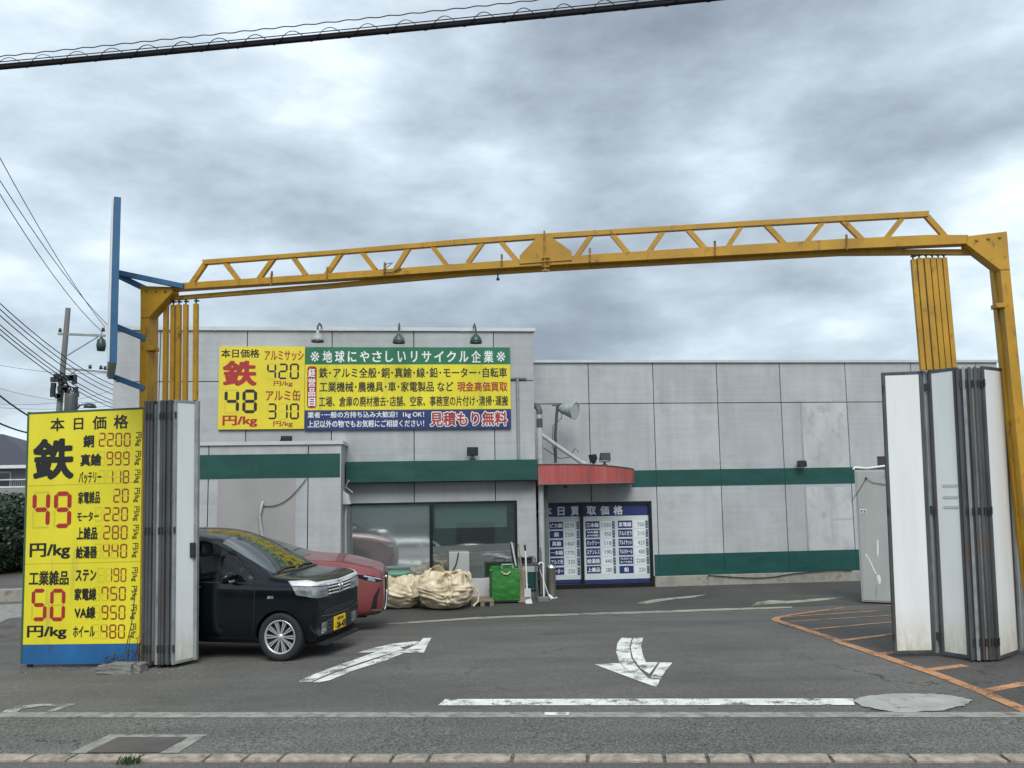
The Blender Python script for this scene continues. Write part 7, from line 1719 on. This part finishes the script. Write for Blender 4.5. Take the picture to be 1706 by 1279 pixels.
def shrubs():
    rnd = random.Random(11)
    # one rounded hedge plant after another along the neighbour's plot
    defs = [(-62, 905, 27.0, 2.1, 2.3, "dark clipped evergreen at the far left edge, furthest left of the hedge row"), (-12, 915, 25.5, 1.9, 2.15, "tall dark rounded evergreen at the left edge below the house balcony"), (34, 920, 26.5, 1.6, 2.2, "dark evergreen shrub touching the price board's left edge")]
    for px, py, Y, r, h, lab in defs:
        p = wp(px, py, Y); M = Matrix.Translation((p.x, Y, gz(p.x, Y))); t = thing("evergreen_shrub", lab, "shrub", M, "evergreens along the neighbouring plot")
        s = MB()
        for k in range(5): a = k * 1.3; s.tube([(0, 0, 0), (.25 * math.cos(a), .25 * math.sin(a), h * .35), (r * .5 * math.cos(a), r * .5 * math.sin(a), h * .75)], [.06, .045, .02], 6)
        s.build("stem", MT['bark'], t)
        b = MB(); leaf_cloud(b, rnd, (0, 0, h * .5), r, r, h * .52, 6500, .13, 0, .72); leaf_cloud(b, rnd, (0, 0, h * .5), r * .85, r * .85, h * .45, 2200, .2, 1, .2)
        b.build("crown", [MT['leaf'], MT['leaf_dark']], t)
    # a low concrete garden wall under them
    a, c = ground_at(-80, 1006), ground_at(60, 1000); b = MB(); L = (c - a).length; b.box(0, L + 1.2, 0, .2, -.1, .26); o = b.build("garden_wall", MT['plinth'], None, bevel=.015); o.matrix_world = Matrix.Translation(a) @ Matrix.Rotation(math.atan2(c.y - a.y, c.x - a.x), 4, 'Z'); tag(o, "low pale concrete garden wall under the evergreens at the left edge", "wall")
    # pale side road seen between wall and board, with dark stones at its edge
    mb = MB(); on_ground(mb, gpoly([(-120, 1016), (62, 1004), (60, 1032), (-40, 1052), (-120, 1050)]), .8, .006); tag(mb.build("side_road", MT['concrete_strip']), "pale side road at the left edge beside the shop", kind='structure')
    for k, (px, py, l, lab) in enumerate(((8, 1064, .9, "larger dark stone lying left of the price board"), (34, 1046, .7, "flat dark stone lying farther back, left of the price board"))):
        p = ground_at(px, py); bm = bmesh.new(); bmesh.ops.create_icosphere(bm, subdivisions=4, radius=1)
        for v in bm.verts: q = v.co.copy(); v.co = Vector((q.x * l * .6, q.y * .32, max(-.02, q.z * .17))) * (1 + .22 * noise.noise(q * 1.7 + Vector((k * 5, 0, 0))))
        me = bpy.data.meshes.new("stone"); bm.to_mesh(me); bm.free(); me.materials.append(mat("dark_stone%d" % k, (.085, .085, .08), .9, var=.3, bump=.5)); o = bpy.data.objects.new("stone", me); COL.objects.link(o); o.matrix_world = Matrix.Translation(p) @ Matrix.Rotation(.25, 4, 'Z'); tag(o, lab, "stone")
shrubs()
def right_building():
    Y = 30.0; p = wp(1700, 800, Y); M = Matrix.Translation((p.x, Y, -.4)); t = thing("neighbour_building", "pale yellow building with a green band, glimpsed at the right edge behind the gate post", "building", M); fr = Frame(M)
    x0 = fr.hit(1688, 700, 0)[0]; z1 = fr.hit(1700, 684, 0)[1]; g0, g1 = fr.hit(1700, 742, -.02)[1], fr.hit(1700, 709, -.02)[1]
    b = MB(); b.box(x0, x0 + 9, 0, 7, 0, z1); b.build("wall", MT['far_wall'], t); b = MB(); b.box(x0, x0 + 9.1, -.03, -.002, g0, g1); b.build("green_band", MT['sign_green'], t); b = MB(); b.box(x0 - .1, x0 + 9.1, -.1, 7, z1 + .002, z1 + .12); b.build("roof_edge", MT['coping'], t)
right_building()
def street_behind():
    """what the shop window mirrors: a white van and a silver car on the street, a plain building across it"""
    def simple_car(name, label, x, y, m, st, wx, wr, cat, wins):
        M = Matrix.Translation((x, y, gz(x, y))); t = thing(name, label, cat, M); body, bv = loft_body("body", st, m, t, [(wx[0], wr, wr * 1.15, -1.1, -.6), (wx[1], wr, wr * 1.15, -1.1, -.6), (wx[0], wr, wr * 1.15, .6, 1.1), (wx[1], wr, wr * 1.15, .6, 1.1)])
        for s, dd in ((-1, 1), (1, -1)):
            for w in wins: decal("side_window", w, (0, 3 * s, 0), (1, 0, 0), (0, 0, 1), (0, dd, 0), bv, MT['car_glass'], t, .006, .08)
            for q in wx: wheel(t, q, s * .76, wr, s, 5, .66)
    van = [(2.2, .5, .6, .8, .95, .5), (2.15, .25, .75, .95, 1.12, .66), (1.95, .2, .82, 1.05, 1.25, .72), (1.6, .2, .845, 1.1, 1.55, .72), (1.2, .2, .845, 1.12, 1.88, .72), (.8, .2, .845, 1.12, 1.95, .73), (-1.5, .2, .845, 1.12, 1.96, .73), (-2.1, .22, .845, 1.12, 1.92, .72), (-2.25, .4, .8, 1.1, 1.7, .66)]
    simple_car("delivery_van", "white delivery van on the street, mirrored in the left half of the shop window", 0.4, -7.2, MT['white_car'], van, (1.35, -1.3), .31, "van", [[(1.5, 1.16), (1.2, 1.72), (.62, 1.76), (.62, 1.16)], [(.5, 1.16), (.5, 1.76), (-.7, 1.76), (-.7, 1.16)], [(-.82, 1.16), (-.82, 1.76), (-2.0, 1.74), (-2.0, 1.16)]])
    car = [(2.2, .5, .5, .62, .7, .4), (2.12, .28, .72, .7, .8, .6), (1.8, .22, .85, .82, .93, .72), (1.2, .2, .89, .92, 1.03, .76), (.75, .2, .9, .97, 1.15, .74), (.1, .2, .9, 1.0, 1.6, .68), (-.6, .2, .9, 1.02, 1.68, .66), (-1.6, .2, .9, 1.03, 1.62, .64), (-2.1, .3, .87, 1.03, 1.3, .62), (-2.25, .45, .78, .95, 1.05, .6)]
    simple_car("silver_car", "silver wagon on the street, mirrored in the right half of the shop window", 4.0, -5.2, MT['silver_car'], car, (1.35, -1.4), .34, "car", [[(.62, 1.02), (.1, 1.42), (-.35, 1.5), (-.35, 1.04)], [(-.42, 1.04), (-.42, 1.5), (-1.3, 1.5), (-1.75, 1.2), (-1.75, 1.06)]])
    M = Matrix.Translation((-2, -16, gz(-2, -16))); t = thing("street_building", "plain grey green building across the street, mirrored in the shop window", "building", M)
    b = MB(); b.box(-30, 14, -6, 0, 0, 5.2); b.build("wall", mat("street_building_wall", (.15, .20, .19), .8, var=.2), t); b = MB()
    for k in range(10): b.box(-28 + 3.8 * k, -25.6 + 3.8 * k, .002, .03, .6, 2.6)
    b.build("shutter", MT['steel_dark'], t); b = MB(); b.box(-30.1, 14.1, -6, .1, 5.202, 5.4); b.build("roof_edge", MT['coping'], t)
street_behind()
bpy.data.objects.remove(_to)
